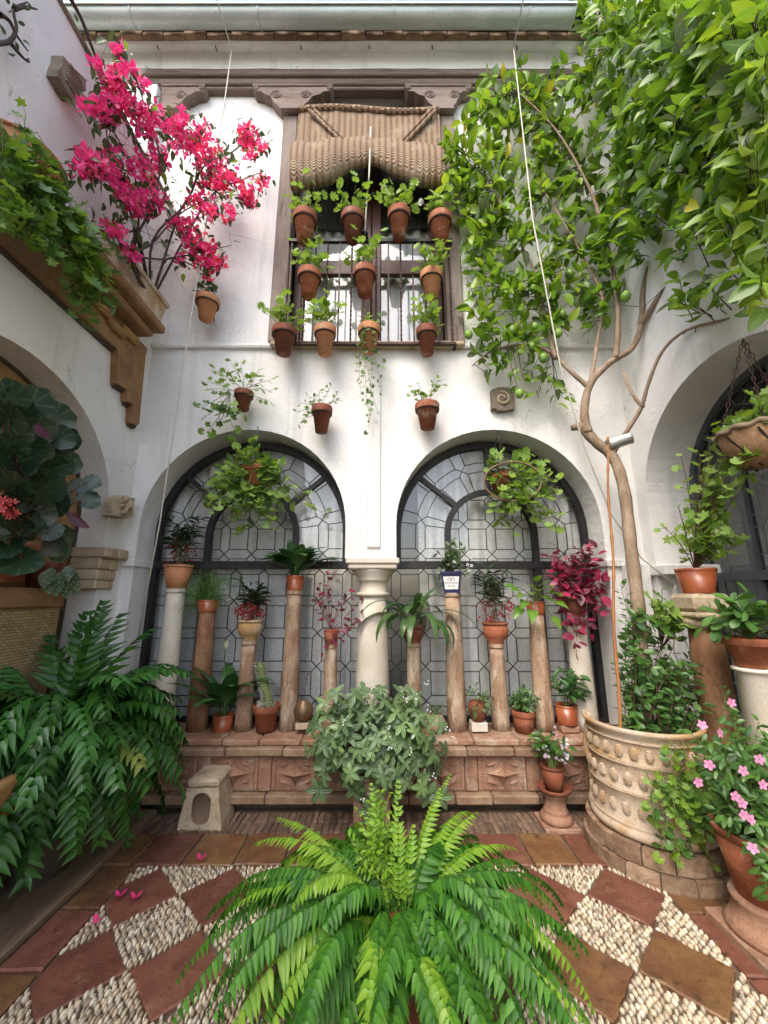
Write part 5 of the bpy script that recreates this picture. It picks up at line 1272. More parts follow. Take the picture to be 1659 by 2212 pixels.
# navy pot with lettering
t_ = thing('lettered_pot', 'square navy and white glazed pot of grey-green leaves with black lettering', 'potted plant', c6)
h = 0.155; q = lambda s, z: [(-s, -s, z), (s, -s, z), (s, s, z), (-s, s, z)]
mb = MB(); V = q(0.062, 0) + q(0.082, h) + q(0.09, h + 0.0) + q(0.092, h + 0.022) + q(0.08, h + 0.022) + q(0.076, h - 0.01)
F = [(3, 2, 1, 0)] + [(4*r + i, 4*r + (i+1) % 4, 4*r + 4 + (i+1) % 4, 4*r + 4 + i) for r in range(5) for i in range(4)] + [(20, 21, 22, 23)]
rot = Matrix.Translation(c6) @ Matrix.Rotation(R(-14), 4, 'Z'); mb.add(V, F, rot); obj('pot', mb, 'navy_glaze', t_)
off_ = 0.0022
pl_pt = lambda x, z: rot @ Vector((x, -(0.062 + 0.020 * z / h) - off_, z))
mb = MB(); mb.add([pl_pt(-0.053, 0.03), pl_pt(0.053, 0.03), pl_pt(0.066, 0.135), pl_pt(-0.066, 0.135), *[pl_pt(a, b) + Vector((0, 0.003, 0)) for a, b in ((-0.053, 0.03), (0.053, 0.03), (0.066, 0.135), (-0.066, 0.135))]], [(0,1,2,3), (0,4,5,1), (1,5,6,2), (2,6,7,3), (3,7,4,0)]); lab = obj('label_panel', mb, 'white_label', t_)
off_ = 0.0045
mb = MB()
for cx in (-0.016, 0.014):
    mb.tube([pl_pt(cx - 0.011, 0.097), pl_pt(cx - 0.011, 0.112)] + [pl_pt(cx + 0.011 * math.cos(math.pi - math.pi * i / 8), 0.112 + 0.011 * math.sin(math.pi * i / 8)) for i in range(9)] + [pl_pt(cx + 0.011, 0.097)], 0.0019, 4)
obj('arch_mark', mb, 'black_ink', lab)
for txt, size, z in (('Patios de Córdoba', 0.0150, 0.078), ('1921-2021', 0.0150, 0.052)):
    cu = bpy.data.curves.new('lettering', 'FONT'); cu.body = txt; cu.size = size; cu.align_x = 'CENTER'; cu.offset = 0.0002; cu.materials.append(MATS['black_ink'])
    tmp = link('lettering', cu); bpy.context.view_layer.update(); me = bpy.data.meshes.new_from_object(tmp.evaluated_get(bpy.context.evaluated_depsgraph_get())); bpy.data.objects.remove(tmp)
    me.materials.clear(); me.materials.append(MATS['black_ink']); o = link('lettering', me, lab); o.matrix_local = Matrix.Translation(-c6) @ Matrix.Translation(pl_pt(0, z)) @ Matrix.Rotation(R(-14), 4, 'Z') @ Matrix.Rotation(R(97), 4, 'X')
obj('soil', MB().box((c6.x - .07, c6.y - .06, c6.z + h - .01), (c6.x + .07, c6.y + .06, c6.z + h + .008)), 'soil', t_)
P = Plant(t_, 'stem_green'); c = c6 + Vector((0, 0, h))
for k in range(20):
    a = rnd.uniform(0, 6.283); r_ = rnd.uniform(0.04, 0.16); tip = c + Vector((math.cos(a) * r_, math.sin(a) * r_ * .8, rnd.uniform(0.0, 0.27)))
    P.sprig(c, tip, 7, 'ovate_flat', 0.062, ['grey_leaf', 'grey_leaf', 'vine_leaf'], 0.003, 0.2, 0.35, 0.012, (0, -.3, 1))
for _ in range(6): P.leaf('star_flower', c + Vector((rnd.uniform(0, .16), -0.1, rnd.uniform(.05, .2))), (0, 0, 1), (0, -1, .3), 0.03, 'white_petal', 'flower')
P.finish(60)
# cactus
b = W(573, 1577, 3.3); t_ = thing('potted_cactus', 'leaning columnar cactus in an orange clay pot', 'potted plant', b)
pot(t_, b, 0.105, 0.068, 0.185, 'terracotta'); c = b + Vector((0, 0, 0.17))
def cactus(pts, rads, nm):
    mb = MB(); P_ = smoothed(pts, 6); n_ = len(P_); V = []; F = []; k = 28
    for i, p in enumerate(P_):
        rr = rads[0] + (rads[1] - rads[0]) * i / (n_ - 1)
        if i >= n_ - 3: rr *= (0.92, 0.65, 0.12)[i - n_ + 3]
        for j in range(k):
            a = 2 * math.pi * j / k; q = rr * (1 + 0.10 * math.cos(a * 14)); V.append((p[0] + q * math.cos(a), p[1] + q * math.sin(a), p[2]))
    F = [(i*k+j, i*k+(j+1) % k, (i+1)*k+(j+1) % k, (i+1)*k+j) for i in range(n_-1) for j in range(k)]
    obj(nm, mb.add(V, F), 'cactus_skin', t_, True)
    sm = MB()
    for i in range(0, len(P_) - 1):
        rr = rads[0] + (rads[1] - rads[0]) * i / (n_ - 1)
        for j in range(14):
            a = 2 * math.pi * j / 14; d = Vector((math.cos(a), math.sin(a), 0)); p = Vector(P_[i]) + d * rr * 1.08
            for _ in range(3):
                e = p + (d + rv(.5)) * 0.014; sm.tube([p, e], 0.0007, 3, cap=False)
    tag(obj('spines', sm, 'rope', t_), kind='stuff')
cactus([c + Vector((0.03, 0, -0.02)), c + Vector((0.0, 0, 0.08)), c + Vector((-0.05, 0.02, 0.2)), c + Vector((-0.085, 0.03, 0.33))], (0.036, 0.03), 'stem')
cactus([c + Vector((-0.02, -0.03, -0.02)), c + Vector((-0.02, -0.035, 0.02)), c + Vector((-0.02, -0.035, 0.045))], (0.03, 0.02), 'offset')
# small things on the bench
b = W(654, 1572, 3.28); t_ = thing('round_vase', 'bronze-coloured round vase on a pale block beside the striped plant', 'vase', b)
obj('block', MB().bbox(b + Vector((-.05, -.05, 0)), b + Vector((.05, .05, .045)), 0.005), 'carved_stone', t_)
obj('vase', MB().lathe([(0.02, .045), (.04, .05), (.072, .09), (.078, .125), (.06, .17), (.03, .19), (.028, .2)], 24, b), 'bronze', t_, True)
P = Plant(t_, 'stem_red'); P.sprig(b + Vector((0, 0, .19)), b + Vector((.02, 0, .36)), 6, 'ovate_flat', 0.035, ['maroon_leaf'], 0.002); P.finish(6)
b = W(942, 1578, 3.3); t_ = thing('ribbed_pot', 'squat ribbed beige pot with low green sprouts on the bench', 'potted plant', b)
obj('pot', MB().lathe([(0.04, 0)] + [(0.058 + 0.022 * math.sin(math.pi * min(1, i / 11 + .1)) + (0.003 if i % 2 else 0), 0.004 + i * 0.0095) for i in range(12)] + [(0.05, .112)], 26, b), 'woven_clay', t_, True)
P = Plant(t_)
for k in range(14): P.sprig(b + Vector((0, 0, .1)), b + Vector((rnd.uniform(-.06, .06), rnd.uniform(-.05, .05), rnd.uniform(.12, .17))), 4, 'elliptic', 0.03, ['succulent', 'vine_leaf'], 0.002)
P.finish(10)
b = W(1034, 1577, 3.3); t_ = thing('round_succulent_pot', 'round brown clay pot of succulents on a cream block', 'potted plant', b)
obj('block', MB().bbox(b + Vector((-.062, -.05, 0)), b + Vector((.062, .05, .065)), 0.005), 'marble_cream', t_)
obj('pot', MB().lathe([(0.045, .065), (.048, .08), (.058, .095), (.075, .13), (.078, .165), (.06, .205), (.05, .21)], 24, b), 'terracotta_dark', t_, True)
P = Plant(t_)
for k in range(18):
    P.sprig(b + Vector((0, 0, .2)), b + Vector((rnd.uniform(-.13, .13), rnd.uniform(-.1, .05), rnd.uniform(.14, .3))), 7, 'spoon', 0.045, ['succulent'], 0.003, .2, .5, .004)
P.finish(30)
def small_bush(label, b, ps, n_, spread, rise, size, mats, proto, name='potted_plant', ind=40, nl=7, block=None, start=0.3, pet=0.008):
    t_ = thing(name, label, 'potted plant', b)
    if block: obj('block', MB().bbox(b + Vector((-.07, -.06, 0)), b + Vector((.07, .06, block[0])), 0.012), block[1], t_); b = b + Vector((0, 0, block[0]))
    pot(t_, b, *ps); c = b + Vector((0, 0, ps[2] * .93)); P = Plant(t_)
    for k in range(n_):
        a = rnd.uniform(0, 6.283); r_ = spread * rnd.uniform(.3, 1); P.sprig(c + rv(.01), c + Vector((math.cos(a) * r_, math.sin(a) * r_, rise * rnd.uniform(.4, 1.05))), nl, proto, size, mats, .003, .2, start, pet, (0, -.2, 1))
    P.finish(ind); return t_, c
small_bush('orange pot of small fleshy-leaved bush between two bench columns', W(1133, 1580, 3.31), (0.088, 0.072, 0.155, 'terracotta', 'flower'), 26, .11, .13, .05, ['vine_leaf', 'succulent'], 'spoon', nl=8)
small_bush('orange cylindrical pot of leathery leaves set on a brick', W(1228, 1580, 3.31), (0.082, 0.074, 0.14, 'glazed_clay', 'cyl'), 12, .14, .22, .1, ['peace_lily_leaf', 'vine_leaf'], 'elliptic', nl=5, block=(0.055, 'relief_clay'))

# ================================================================== PEDESTAL PLANTS
# striped peperomia on a terracotta plinth in front of the bench
b = Vector((-0.08, 2.98, 0)); t_ = thing('striped_peperomia', 'bushy silver-striped peperomia on a terracotta pedestal before the central column', 'potted plant', b)
ped = obj('pedestal', MB().bbox(b + Vector((-.12, -.11, 0)), b + Vector((.12, .11, .30)), 0.01), 'bench_stone', t_)
obj('pedestal_cap', MB().bbox(b + Vector((-.135, -.125, .30)), b + Vector((.135, .125, .33)), 0.01), 'bench_stone', ped)
pot(t_, b + Vector((0, 0, .33)), 0.14, 0.1, 0.16, 'terracotta_dark', 'bowl'); c = b + Vector((0, 0, .52)); P = Plant(t_, 'stem_brown')
for k in range(330):
    xx = rnd.gauss(812, 85); yy = 1600 + rnd.gauss(0, 70)
    if not ((xx - 812) / 152) ** 2 + ((yy - 1598) / 132) ** 2 < 1: continue
    e = W(xx, yy, 2.86 + rnd.uniform(-.14, .16)); tn = (e - c).normalized()
    P.stem(smoothed([c, c.lerp(e, .5) + Vector((0, 0, .05)), e], 3), .003, .002)
    n6 = rnd.choice([4, 5, 6]); ax = (tn * .6 + Vector((rnd.gauss(0, .3), -.6, .5))).normalized(); o1 = ax.orthogonal().normalized(); o2 = ax.cross(o1); mt = 'peperomia_young' if rnd.random() < .28 else 'peperomia_leaf'
    for q in range(n6):
        a = 6.283 * q / n6 + rnd.uniform(-.25, .25); d = o1 * math.cos(a) + o2 * math.sin(a) + ax * rnd.uniform(-.1, .4) + Vector((0, 0, -.15)); P.leaf('elliptic', e, d, ax, rnd.uniform(.05, .082), mt, wid=1.15)
for k in range(14):
    e = W(rnd.gauss(810, 80), 1590 + rnd.gauss(0, 70), 2.72); 
    for q in range(4): P.leaf('berry', e + rv(.012), (0, 1, 0), (0, 0, 1), .011, 'white_label', 'bud')
P.finish(280)
for xx, yy in ((800, 1750), (690, 1705), (950, 1720), (925, 1715)):
    P2 = Plant(t_, 'stem_brown'); e = W(xx, yy, 2.82); P2.stem(smoothed([c, c.lerp(e, .6) + Vector((0, -.05, .08)), e], 4), .003, .002)
    for q in range(6): a = q * 1.05; P2.leaf('elliptic', e, (math.cos(a), -.3, math.sin(a)), (0, -1, .3), .085, 'peperomia_leaf', wid=1.15)
    P2.finish(6, stems='trailing_stem')
# stone block with hollow
b = FL(433, 1792); b = Vector((b.x, b.y + .10, 0)); t_ = thing('stone_niche_block', 'weathered pale stone block with a scooped arched hollow on the floor', 'stone block', b)
V = []; F = []
def rr_(): return rnd.uniform(-.004, .004)
levels = [(0, .14), (.06, .150), (.13, .135), (.2, .12), (.285, .112)]
outl = []
for (z, w) in levels: outl.append([(-w, z), (w, z)])
hol = [(0.0 + .062 * math.cos(a) * (1 if z0 else 1), z0 + .058 * math.sin(a)) for a, z0 in [(math.pi * i / 10, .165) for i in range(11)] + [(math.pi + math.pi * i / 10, .09) for i in range(11)]]
outer = [(-.145, 0), (.145, 0), (.138, .06), (.118, .15), (.105, .25), (-.105, .25), (-.12, .15), (-.14, .06)]
fnB = lambda a, z, d: (b.x + a, b.y + d, z)
st_o = obj('block', holed_wall(outer, [hol], fnB, -.12, .03), 'carved_stone', t_, fix=True); roughen(st_o, .004, 2)
mb = MB().prism(outer, fnB, .028, .11); roughen(obj('block_back', mb, 'carved_stone', st_o), .007, 2)
n_ = len(hol); V = [fnB(a, z, -.115) for a, z in hol] + [fnB(a * .8, .13 + (z - .13) * .88, -.075 + .105 * min(1, max(0, (z - .04) / .14))) for a, z in hol] + [fnB(0, .125, .0)]
obj('hollow', MB().add(V, [(i, (i+1) % n_, n_ + (i+1) % n_, n_ + i) for i in range(n_)] + [(n_ + i, n_ + (i+1) % n_, 2 * n_) for i in range(n_)]), 'bench_stone', st_o, True)  # darker stone than the block: shade of the scoop put into the colour
roughen(obj('top_slab', MB().bbox((b.x - .108, b.y - .13, .248), (b.x + .106, b.y + .115, .305), 0.018), 'carved_stone', t_), .009, 3)
# little column with a lilac vinca
b = FL(1215, 1800); b = Vector((b.x, b.y + .08, 0)); t_ = thing('pedestal_stand', 'short fluted stone pedestal on a square base before the bench', 'pedestal', b)
obj('base', MB().bbox(b + Vector((-.115, -.11, 0)), b + Vector((.115, .11, .035)), .006), 'relief_clay', t_)
obj('shaft', MB().lathe([(.1, .035), (.105, .055), (.09, .08), (.075, .085), (.08, .095), (.076, .105), (.068, .11), (.064, .16), (.075, .19), (.085, .2), (.001, .2)], 24, b), 'relief_clay', t_, True)
obj('bowl', MB().lathe([(.06, .2), (.1, .212), (.112, .24), (.104, .24), (.09, .215), (.001, .21)], 24, b), 'terracotta_dark', t_, True)
t2, c = small_bush('lilac-flowered plant in a small red pot on the short pedestal', b + Vector((0, 0, .216)), (0.078, 0.055, 0.15, 'terracotta_dark', 'plain'), 16, .13, .2, .07, ['vine_leaf', 'vinca_leaf'], 'elliptic', 'potted_lilac_plant', nl=6)
P = Plant(t2)
for k in range(7):
    e = c + Vector((rnd.uniform(-.06, .1), rnd.uniform(-.12, -.02), rnd.uniform(.08, .24)))
    P.stem([c, e], .0015)
    for q in range(6): P.leaf('star_flower', e + rv(.014), rv(1), (0, -.6, .8), .022, rnd.choice(['lilac_petal', 'white_petal']), 'flower')
P.finish(42, stems='flower_stems')

# ================================================================== LEFT SIDE
def near_l(x, y, X=-2.05, Y=3.1, back=0.0):
    d = ray(x, y); t_ = Y / d.y
    if d.x < 0: t_ = min(t_, X / d.x)
    return d * (t_ - back) + Vector((0, 0, CAM_H))
# trough and round pot on the ledge
b = Vector((-2.06, 2.72, 3.832)); t_ = thing('clay_trough', 'long terracotta trough on the ledge holding the bougainvillea', 'planter', b)
mb = MB(); V = []
for z, ex, ey in ((0, .085, .27), (.2, .105, .3), (.2, .12, .315), (.235, .122, .318), (.235, .1, .29), (.17, .09, .28)):
    V += [(b.x + sx * ex, b.y + sy * ey, b.z + z) for sx, sy in ((-1, -1), (1, -1), (1, 1), (-1, 1))]
mb.add(V, [(3, 2, 1, 0)] + [(4*r+i, 4*r+(i+1) % 4, 4*r+4+(i+1) % 4, 4*r+4+i) for r in range(5) for i in range(4)] + [(20, 21, 22, 23)]); obj('trough', mb, 'planter_clay', t_)
b2 = Vector((-2.08, 1.75, 3.832)); t2 = thing('round_ledge_pot', 'wide round terracotta pot on the ledge wrapped in ivy', 'planter', b2); pot(t2, b2, .2, .15, .13, 'terracotta_pale', 'plain', 30)
# bougainvillea
bo = thing('bougainvillea', 'bougainvillea with bright magenta bracts climbing across the white wall corner', 'climbing plant', b + Vector((0, 0, .2)))
P = Plant(bo, 'bark_dark'); root = b + Vector((.03, .2, .2))
def bpt(x, y, back=.1): return near_l(x, y, -2.0, 3.08, back)
branches = [[(285, 560), (330, 525), (385, 465), (450, 430), (520, 420)], [(285, 565), (360, 560), (430, 545), (500, 530)], [(285, 555), (290, 500), (270, 420), (240, 340), (225, 250)],
            [(290, 540), (330, 440), (345, 340), (310, 220), (280, 140), (255, 110)], [(330, 520), (400, 440), (440, 360), (500, 330), (545, 290), (560, 275)], [(300, 520), (300, 420), (270, 330), (215, 230)],
            [(385, 465), (420, 400), (420, 320), (370, 290), (330, 260)], [(270, 420), (230, 390), (190, 360)], [(450, 430), (520, 390), (570, 370)], [(360, 560), (420, 575), (455, 600)], [(290, 480), (250, 490), (235, 500)]]
bp_ = []
for br in branches:
    pts = smoothed([root] + [bpt(*p, back=rnd.uniform(.05, .25)) for p in br], 5); P.stem(pts, .011, .003, 5); bp_ += pts[6:]
cl = [(255, 110, 10, 5), (275, 150, 14, 6), (212, 140, 12, 4), (245, 170, 18, 9), (250, 195, 18, 8), (305, 180, 14, 5), (270, 225, 20, 10), (215, 235, 22, 14), (235, 255, 20, 10), (190, 235, 14, 5), (300, 245, 25, 13), (330, 265, 25, 13), (320, 290, 25, 12), (375, 270, 25, 12), (395, 255, 18, 7), (380, 300, 25, 15), (410, 310, 28, 18), (435, 290, 18, 8), (440, 325, 25, 15), (460, 350, 25, 15), (475, 365, 22, 10), (190, 355, 26, 22), (210, 370, 22, 16), (235, 330, 18, 6), (250, 375, 20, 8), (270, 415, 24, 16), (295, 440, 24, 16), (320, 450, 20, 11), (345, 435, 16, 8), (300, 360, 22, 10), (345, 350, 25, 12), (330, 400, 22, 9), (445, 395, 24, 15), (480, 400, 22, 12), (430, 440, 22, 13), (455, 455, 20, 10), (495, 460, 16, 6), (530, 285, 16, 9), (545, 310, 20, 13), (570, 320, 10, 4), (525, 305, 14, 6), (540, 340, 12, 4), (535, 420, 18, 10), (540, 440, 14, 6), (565, 395, 12, 5), (500, 385, 18, 7), (240, 495, 14, 7), (255, 510, 12, 5), (280, 545, 12, 4), (290, 560, 9, 3), (400, 495, 18, 10), (415, 520, 22, 16), (435, 545, 24, 18), (455, 560, 20, 12), (470, 575, 12, 5), (390, 565, 12, 4), (450, 600, 10, 4), (375, 480, 14, 6)]
for x, y, s, k in cl:
    k = int(k * 2.9); b_ = rnd.uniform(.05, .3)
    for _ in range(k):
        p = bpt(x + rnd.gauss(0, s * .55), y + rnd.gauss(0, s * .55), b_ + rnd.uniform(-.06, .06)); u_ = (Vector((0, -.6, .3)) + rv(.6)).normalized()
        P.leaf('bracts', p, u_.orthogonal() + rv(.6), u_, rnd.uniform(.05, .07), ('bract_red' if x > 420 and rnd.random() < .35 else ('bract_pale' if rnd.random() < .22 else 'bract')), 'flower')
    for _ in range(max(3, k // 2)):
        p = bpt(x + rnd.gauss(0, s), y + rnd.gauss(0, s), b_); P.leaf('ovate', p, rv(1) + Vector((0, 0, -.4)), Vector((0, -.5, .6)) + rv(.4), rnd.uniform(.05, .085), 'bougainvillea_leaf')
for p in rnd.sample(bp_, min(150, len(bp_))):
    q = Vector(p) + rv(.05); P.leaf('ovate', q, rv(1), Vector((0, -.5, .7)) + rv(.4), rnd.uniform(.05, .09), rnd.choice(['bougainvillea_leaf', 'bougainvillea_leaf', 'ivy_bright']))
    if rnd.random() < .4: P.stem([p, Vector(p) + rv(.09), Vector(p) + rv(.16)], .0025, .001, 3)
P.finish(300)
# ivy over the ledge
iv = thing('trailing_ivy', 'bright ivy geranium trailing from the ledge over the arch niche', 'climbing plant', Vector((-1.98, 2.0, 3.85)))
P = Plant(iv, 'stem_green')
def lpt(x, y, back=0.0): return near_l(x, y, -1.9, 3.0, back)
for k in range(95):
    f = rnd.random(); xx = 8 + 235 * f + rnd.gauss(0, 14); ytop = 330 + 215 * f; yb = 470 + 190 * f; yy = ytop + (yb - ytop) * rnd.random() * 1.05
    e = lpt(xx, yy, rnd.uniform(0, .18)); s_ = lpt(max(4, xx - rnd.uniform(20, 70)), yy - rnd.uniform(30, 110), .02)
    P.sprig(s_, e, 6, ['ivy', 'ivy', 'geranium'], .092, ['ivy_leaf', 'ivy_leaf', 'ivy_bright', 'geranium_dark', 'ivy_bright'], .003, .05, .15, .03, (.4, -.6, .6), .9, .4)
for xx, yy in ((55, 245), (95, 310), (100, 340), (60, 300), (110, 350), (75, 290), (20, 330)): P.sprig(lpt(40, 370), lpt(xx, yy, .05), 6, ['ivy', 'geranium'], .07, ['ivy_bright', 'ivy_leaf'], .003, .1, .3, .03, (.4, -.6, .6))
for xx, yy in ((155, 650), (180, 690), (195, 710), (215, 690), (150, 620), (190, 660), (165, 680), (225, 660), (210, 640)): P.sprig(lpt(170, 590), lpt(xx, yy, .03), 7, ['ivy', 'geranium'], .07, ['ivy_leaf', 'geranium_dark', 'ivy_leaf', 'ivy_bright'], .003, 0, .2, .025, (.4, -.7, .5))
P.finish(200)
# bare vine in the top corner
vn = thing('bare_vine', 'dark bare vine twigs across the top corner of the side wall', 'climbing plant', lpt(40, 60))
P = Plant(vn, 'bark_dark')
def vpt(x, y, b_=.0): return SD(x, y, -2.12) if x < 150 else near_l(x, y, -2.14, 3.1)
for br in ([(-20, 95), (20, 90), (35, 60), (30, 20), (60, 5)], [(0, 30), (20, 45), (35, 75), (60, 110)], [(30, 20), (55, 15), (80, 20)], [(20, 90), (45, 120), (62, 135)], [(150, -5), (175, 40), (210, 130), (255, 220), (300, 270)], [(155, 0), (185, 60), (200, 105)]):
    pts = smoothed([vpt(*p) for p in br], 5); P.stem(pts, .014, .004, 5)
    for p in pts[::4]: P.leaf('ovate', Vector(p) + rv(.02), rv(1), rv(1), .04, 'bougainvillea_leaf')
P.finish(20)
# stone fragments set in the walls
def fragment(label, pts, fn, d0, d1, mat, rough=0.01, ridges=None):
    c0 = fn(sum(p[0] for p in pts) / len(pts), sum(p[1] for p in pts) / len(pts), 0); t_ = thing('stone_fragment', label, 'stone fragment', c0, 'old stones set in the walls')
    mb = MB(); dn = []
    for i in range(len(pts)):
        a, b_ = pts[i], pts[(i+1) % len(pts)]
        for j in range(3): dn.append((a[0] + (b_[0]-a[0])*j/3 + rnd.uniform(-rough, rough), a[1] + (b_[1]-a[1])*j/3 + rnd.uniform(-rough, rough)))
    mb.prism(dn, fn, d0, d1); o = roughen(obj('block', mb, mat, t_), .006, 2); return t_, o
pp = [SD(x, y, -2.15) for x, y in ((113, 160), (128, 122), (178, 175), (175, 195), (150, 222))]; pp = [(p.y, p.z) for p in pp]
t_, o = fragment('small grey stone block with ribbed face high on the side wall', pp, lambda a, z, d: (-2.2 + d, a, z), 0, .08, 'grey_stone')
cy, cz = sum(p[0] for p in pp) / 5, sum(p[1] for p in pp) / 5
for k in range(6):
    mb = MB(); hz_ = max(p[1] for p in pp) - min(p[1] for p in pp); hy_ = max(p[0] for p in pp) - min(p[0] for p in pp); zz = cz + hz_ * (-.3 + k * .095); mb.bbox((-2.125, cy - .28 * hy_, zz), (-2.106, cy + .26 * hy_, zz + hz_ * .07), .004); obj('rib', mb, 'grey_stone', o)
pp = [W(x, y, 3.2) for x, y in ((1062, 838), (1080, 832), (1113, 838), (1112, 880), (1085, 885), (1066, 878))]; pp = [(p.x, p.z) for p in pp]
t_, o = fragment('square grey stone with carved curl beside the lemon twigs', pp, lambda a, z, d: (a, YF - d, z), 0, .06, 'grey_stone')
cx, cz = sum(p[0] for p in pp) / 6, sum(p[1] for p in pp) / 6
obj('carving', MB().tube([(cx + (.02 + .05 * i / 18) * math.cos(i * .45), YF - .062, cz + (.02 + .05 * i / 18) * math.sin(i * .45)) for i in range(19)], .012, 5), 'carved_stone', o, True)
pp = [SD(x, y, -2.13) for x, y in ((237, 1110), (248, 1075), (262, 1070), (285, 1078), (280, 1115), (262, 1123))]; pp = [(p.y, p.z) for p in pp]
t_, o = fragment('weathered carved stone fragment on the wall above the brick impost', pp, lambda a, z, d: (-2.2 + d, a, z), 0, .1, 'carved_stone', .012)
cy, cz = sum(p[0] for p in pp) / 6, sum(p[1] for p in pp) / 6
mb = MB()
for _ in range(9): mb.ball((-2.1 + rnd.uniform(-.01, .01), cy + rnd.uniform(-.06, .06), cz + rnd.uniform(-.07, .07)), (.025, rnd.uniform(.015, .035), rnd.uniform(.015, .03)), sub=1)
obj('carving', mb, 'carved_stone', o, True)
# begonia in the niche
bb = Vector((-2.3, 2.35, 1.58)); bg_ = thing('begonia', 'large round-leaved begonia with red undersides filling the arched niche', 'plant', bb)
pot(bg_, bb, .16, .11, .24, 'terracotta'); P = Plant(bg_, 'stem_brown'); c = bb + Vector((0, 0, .22)); z6 = lambda x, y: (x * .2265, 847 + y * .2265)
spots = [(60, 140, .2), (50, 400, .2), (220, 550, .19), (110, 870, .2), (290, 360, .19), (550, 440, .16), (600, 680, .17), (730, 930, .15), (820, 1030, .14), (320, 1150, .19), (500, 1050, .18), (190, 1370, .2), (220, 1600, .2), (460, 1300, .14), (30, 1640, .19), (480, 500, .14), (860, 850, .11), (30, 250, .2), (150, 700, .18), (350, 850, .17), (450, 750, .17), (250, 1000, .18), (40, 1150, .2), (60, 1450, .2), (330, 560, .15), (520, 930, .15), (100, 60, .18), (180, 200, .15), (20, 700, .2), (300, 700, .17), (150, 1000, .18), (400, 980, .15)] + [(rnd.uniform(10, 600), rnd.uniform(60, 1500), rnd.uniform(.13, .2)) for _ in range(30)]
for x, y, s in spots:
    p = SD(max(8, z6(x, y)[0]), z6(x, y)[1], -2.12 + rnd.uniform(-.1, .12)); P.stem(smoothed([c, c.lerp(p, .5) + Vector((0, 0, .06)), p], 3), .005, .003)
    d = (p - c); P.leaf('begonia', p, Vector((d.x, d.y, d.z - .1)) + rv(.08), (CAMV - p).normalized() + Vector((0, 0, .45)) + rv(.2), s * 1.05, 'begonia_leaf')
for x, y in ((280, 230), (640, 1130)):
    p = SD(z6(x, y)[0], z6(x, y)[1], -2.1); P.leaf('elliptic', p, Vector((.3, .3, -.5)) + rv(.1), Vector((-.5, .5, -.4)), .17, 'maroon_leaf')
for x, y in ((30, 1060), (50, 1100), (130, 1130), (10, 1030), (110, 1170)):
    p = SD(max(4, z6(x, y)[0]), z6(x, y)[1], -2.0)
    for q in range(5): P.leaf('star_flower', p + rv(.02), rv(1), Vector((.5, -.8, .1)) + rv(.2), .045, 'coral_petal', 'flower')
P.finish(70)
sh_ = thing('mosaic_shelf', 'old mosaic-faced shelf in the niche below the begonia', 'shelf', (-2.35, 2.0, 0)); obj('shelf', MB().bbox((-2.43, .6, .6), (-2.2, 2.72, 1.42), .01), 'mosaic', sh_); obj('top', MB().bbox((-2.435, .6, 1.422), (-2.19, 2.74, 1.55), .015), 'brown_stone', sh_)
bs = Vector((-2.28, 2.62, 1.552)); t_ = thing('spotted_begonia', 'small white-spotted begonia in a brown pot on the mosaic shelf', 'potted plant', bs); pot(t_, bs, .1, .075, .17, 'terracotta_dark'); P = Plant(t_, 'stem_red')
for x, y in ((110, 1225), (130, 1235), (150, 1220), (160, 1235), (125, 1250), (145, 1255), (165, 1250), (110, 1245), (100, 1232)):
    p = SD(x, y, -2.12); P.stem([bs + Vector((0, 0, .16)), p], .003); P.leaf('ovate_flat', p, (.2, -.2, -.7), Vector((.5, -.7, .4)) + rv(.2), .12, 'spotted_leaf')
P.finish(12)
# ochre stone basin at the edge of the picture
b = Vector((-1.99, 1.86, 0)); t_ = thing('stone_basin', 'rounded ochre stone basin at the lower left edge', 'basin', b)
V = []; F = []; n_ = 20
for (z, s) in ((.45, .62), (.48, .78), (.58, .95), (.68, 1.0), (.71, .98), (.71, .86), (.6, .8)):
    for k in range(n_):
        a = 6.283 * k / n_; cx_, sy_ = math.cos(a), math.sin(a); ex = 2.0 / 3.6
        V.append((b.x + .34 * s * math.copysign(abs(cx_) ** ex, cx_), b.y + .36 * s * math.copysign(abs(sy_) ** ex, sy_), z + rnd.uniform(-.006, .006)))
F = [(r*n_+k, r*n_+(k+1) % n_, (r+1)*n_+(k+1) % n_, (r+1)*n_+k) for r in range(6) for k in range(n_)] + [tuple(range(n_))[::-1], tuple(6*n_+k for k in range(n_))]
obj('basin', MB().add(V, F), 'ochre_stone', t_, True); obj('foot', MB().bbox((b.x - .17, b.y - .16, .046), (b.x + .15, b.y + .16, .46), .03), 'stone_dark', t_)
# holly fern with pointed glossy leaflets
b = Vector((-1.86, 2.46, .045)); hf = thing('holly_fern', 'large dark glossy fern with pointed leaflets at the wall corner', 'fern', b)
pot(hf, b, .17, .13, .66, 'stone_dark', 'plain'); c = b + Vector((0, 0, .68))  # pot coloured dark to paint in the shade of this corner
def hfrond(az, L, el, bd, mat, **k): frond(hf, c + Vector((math.cos(az) * .06, math.sin(az) * .06, rnd.uniform(-.03, .05))), az, L, R(el), R(bd), k.pop('pin', .12), .046, int(13 * L / .6), mat, cup=.3, skip=.02, hang=rnd.uniform(.1, .55), stalk=.12, tipw=.38, rr=.003, sickle=.38, **k)
for k in range(125):
    az = R(-185 + 250 * rnd.random()); f = rnd.random()
    hfrond(az, rnd.uniform(.4, .74), 5 + 72 * f, 50 + 75 * rnd.random() + 40 * f, rnd.choice(['holly_fern'] * 4 + ['holly_fern_bright'] * 2), twist=rnd.uniform(-.5, .5), pin=rnd.uniform(.095, .135))
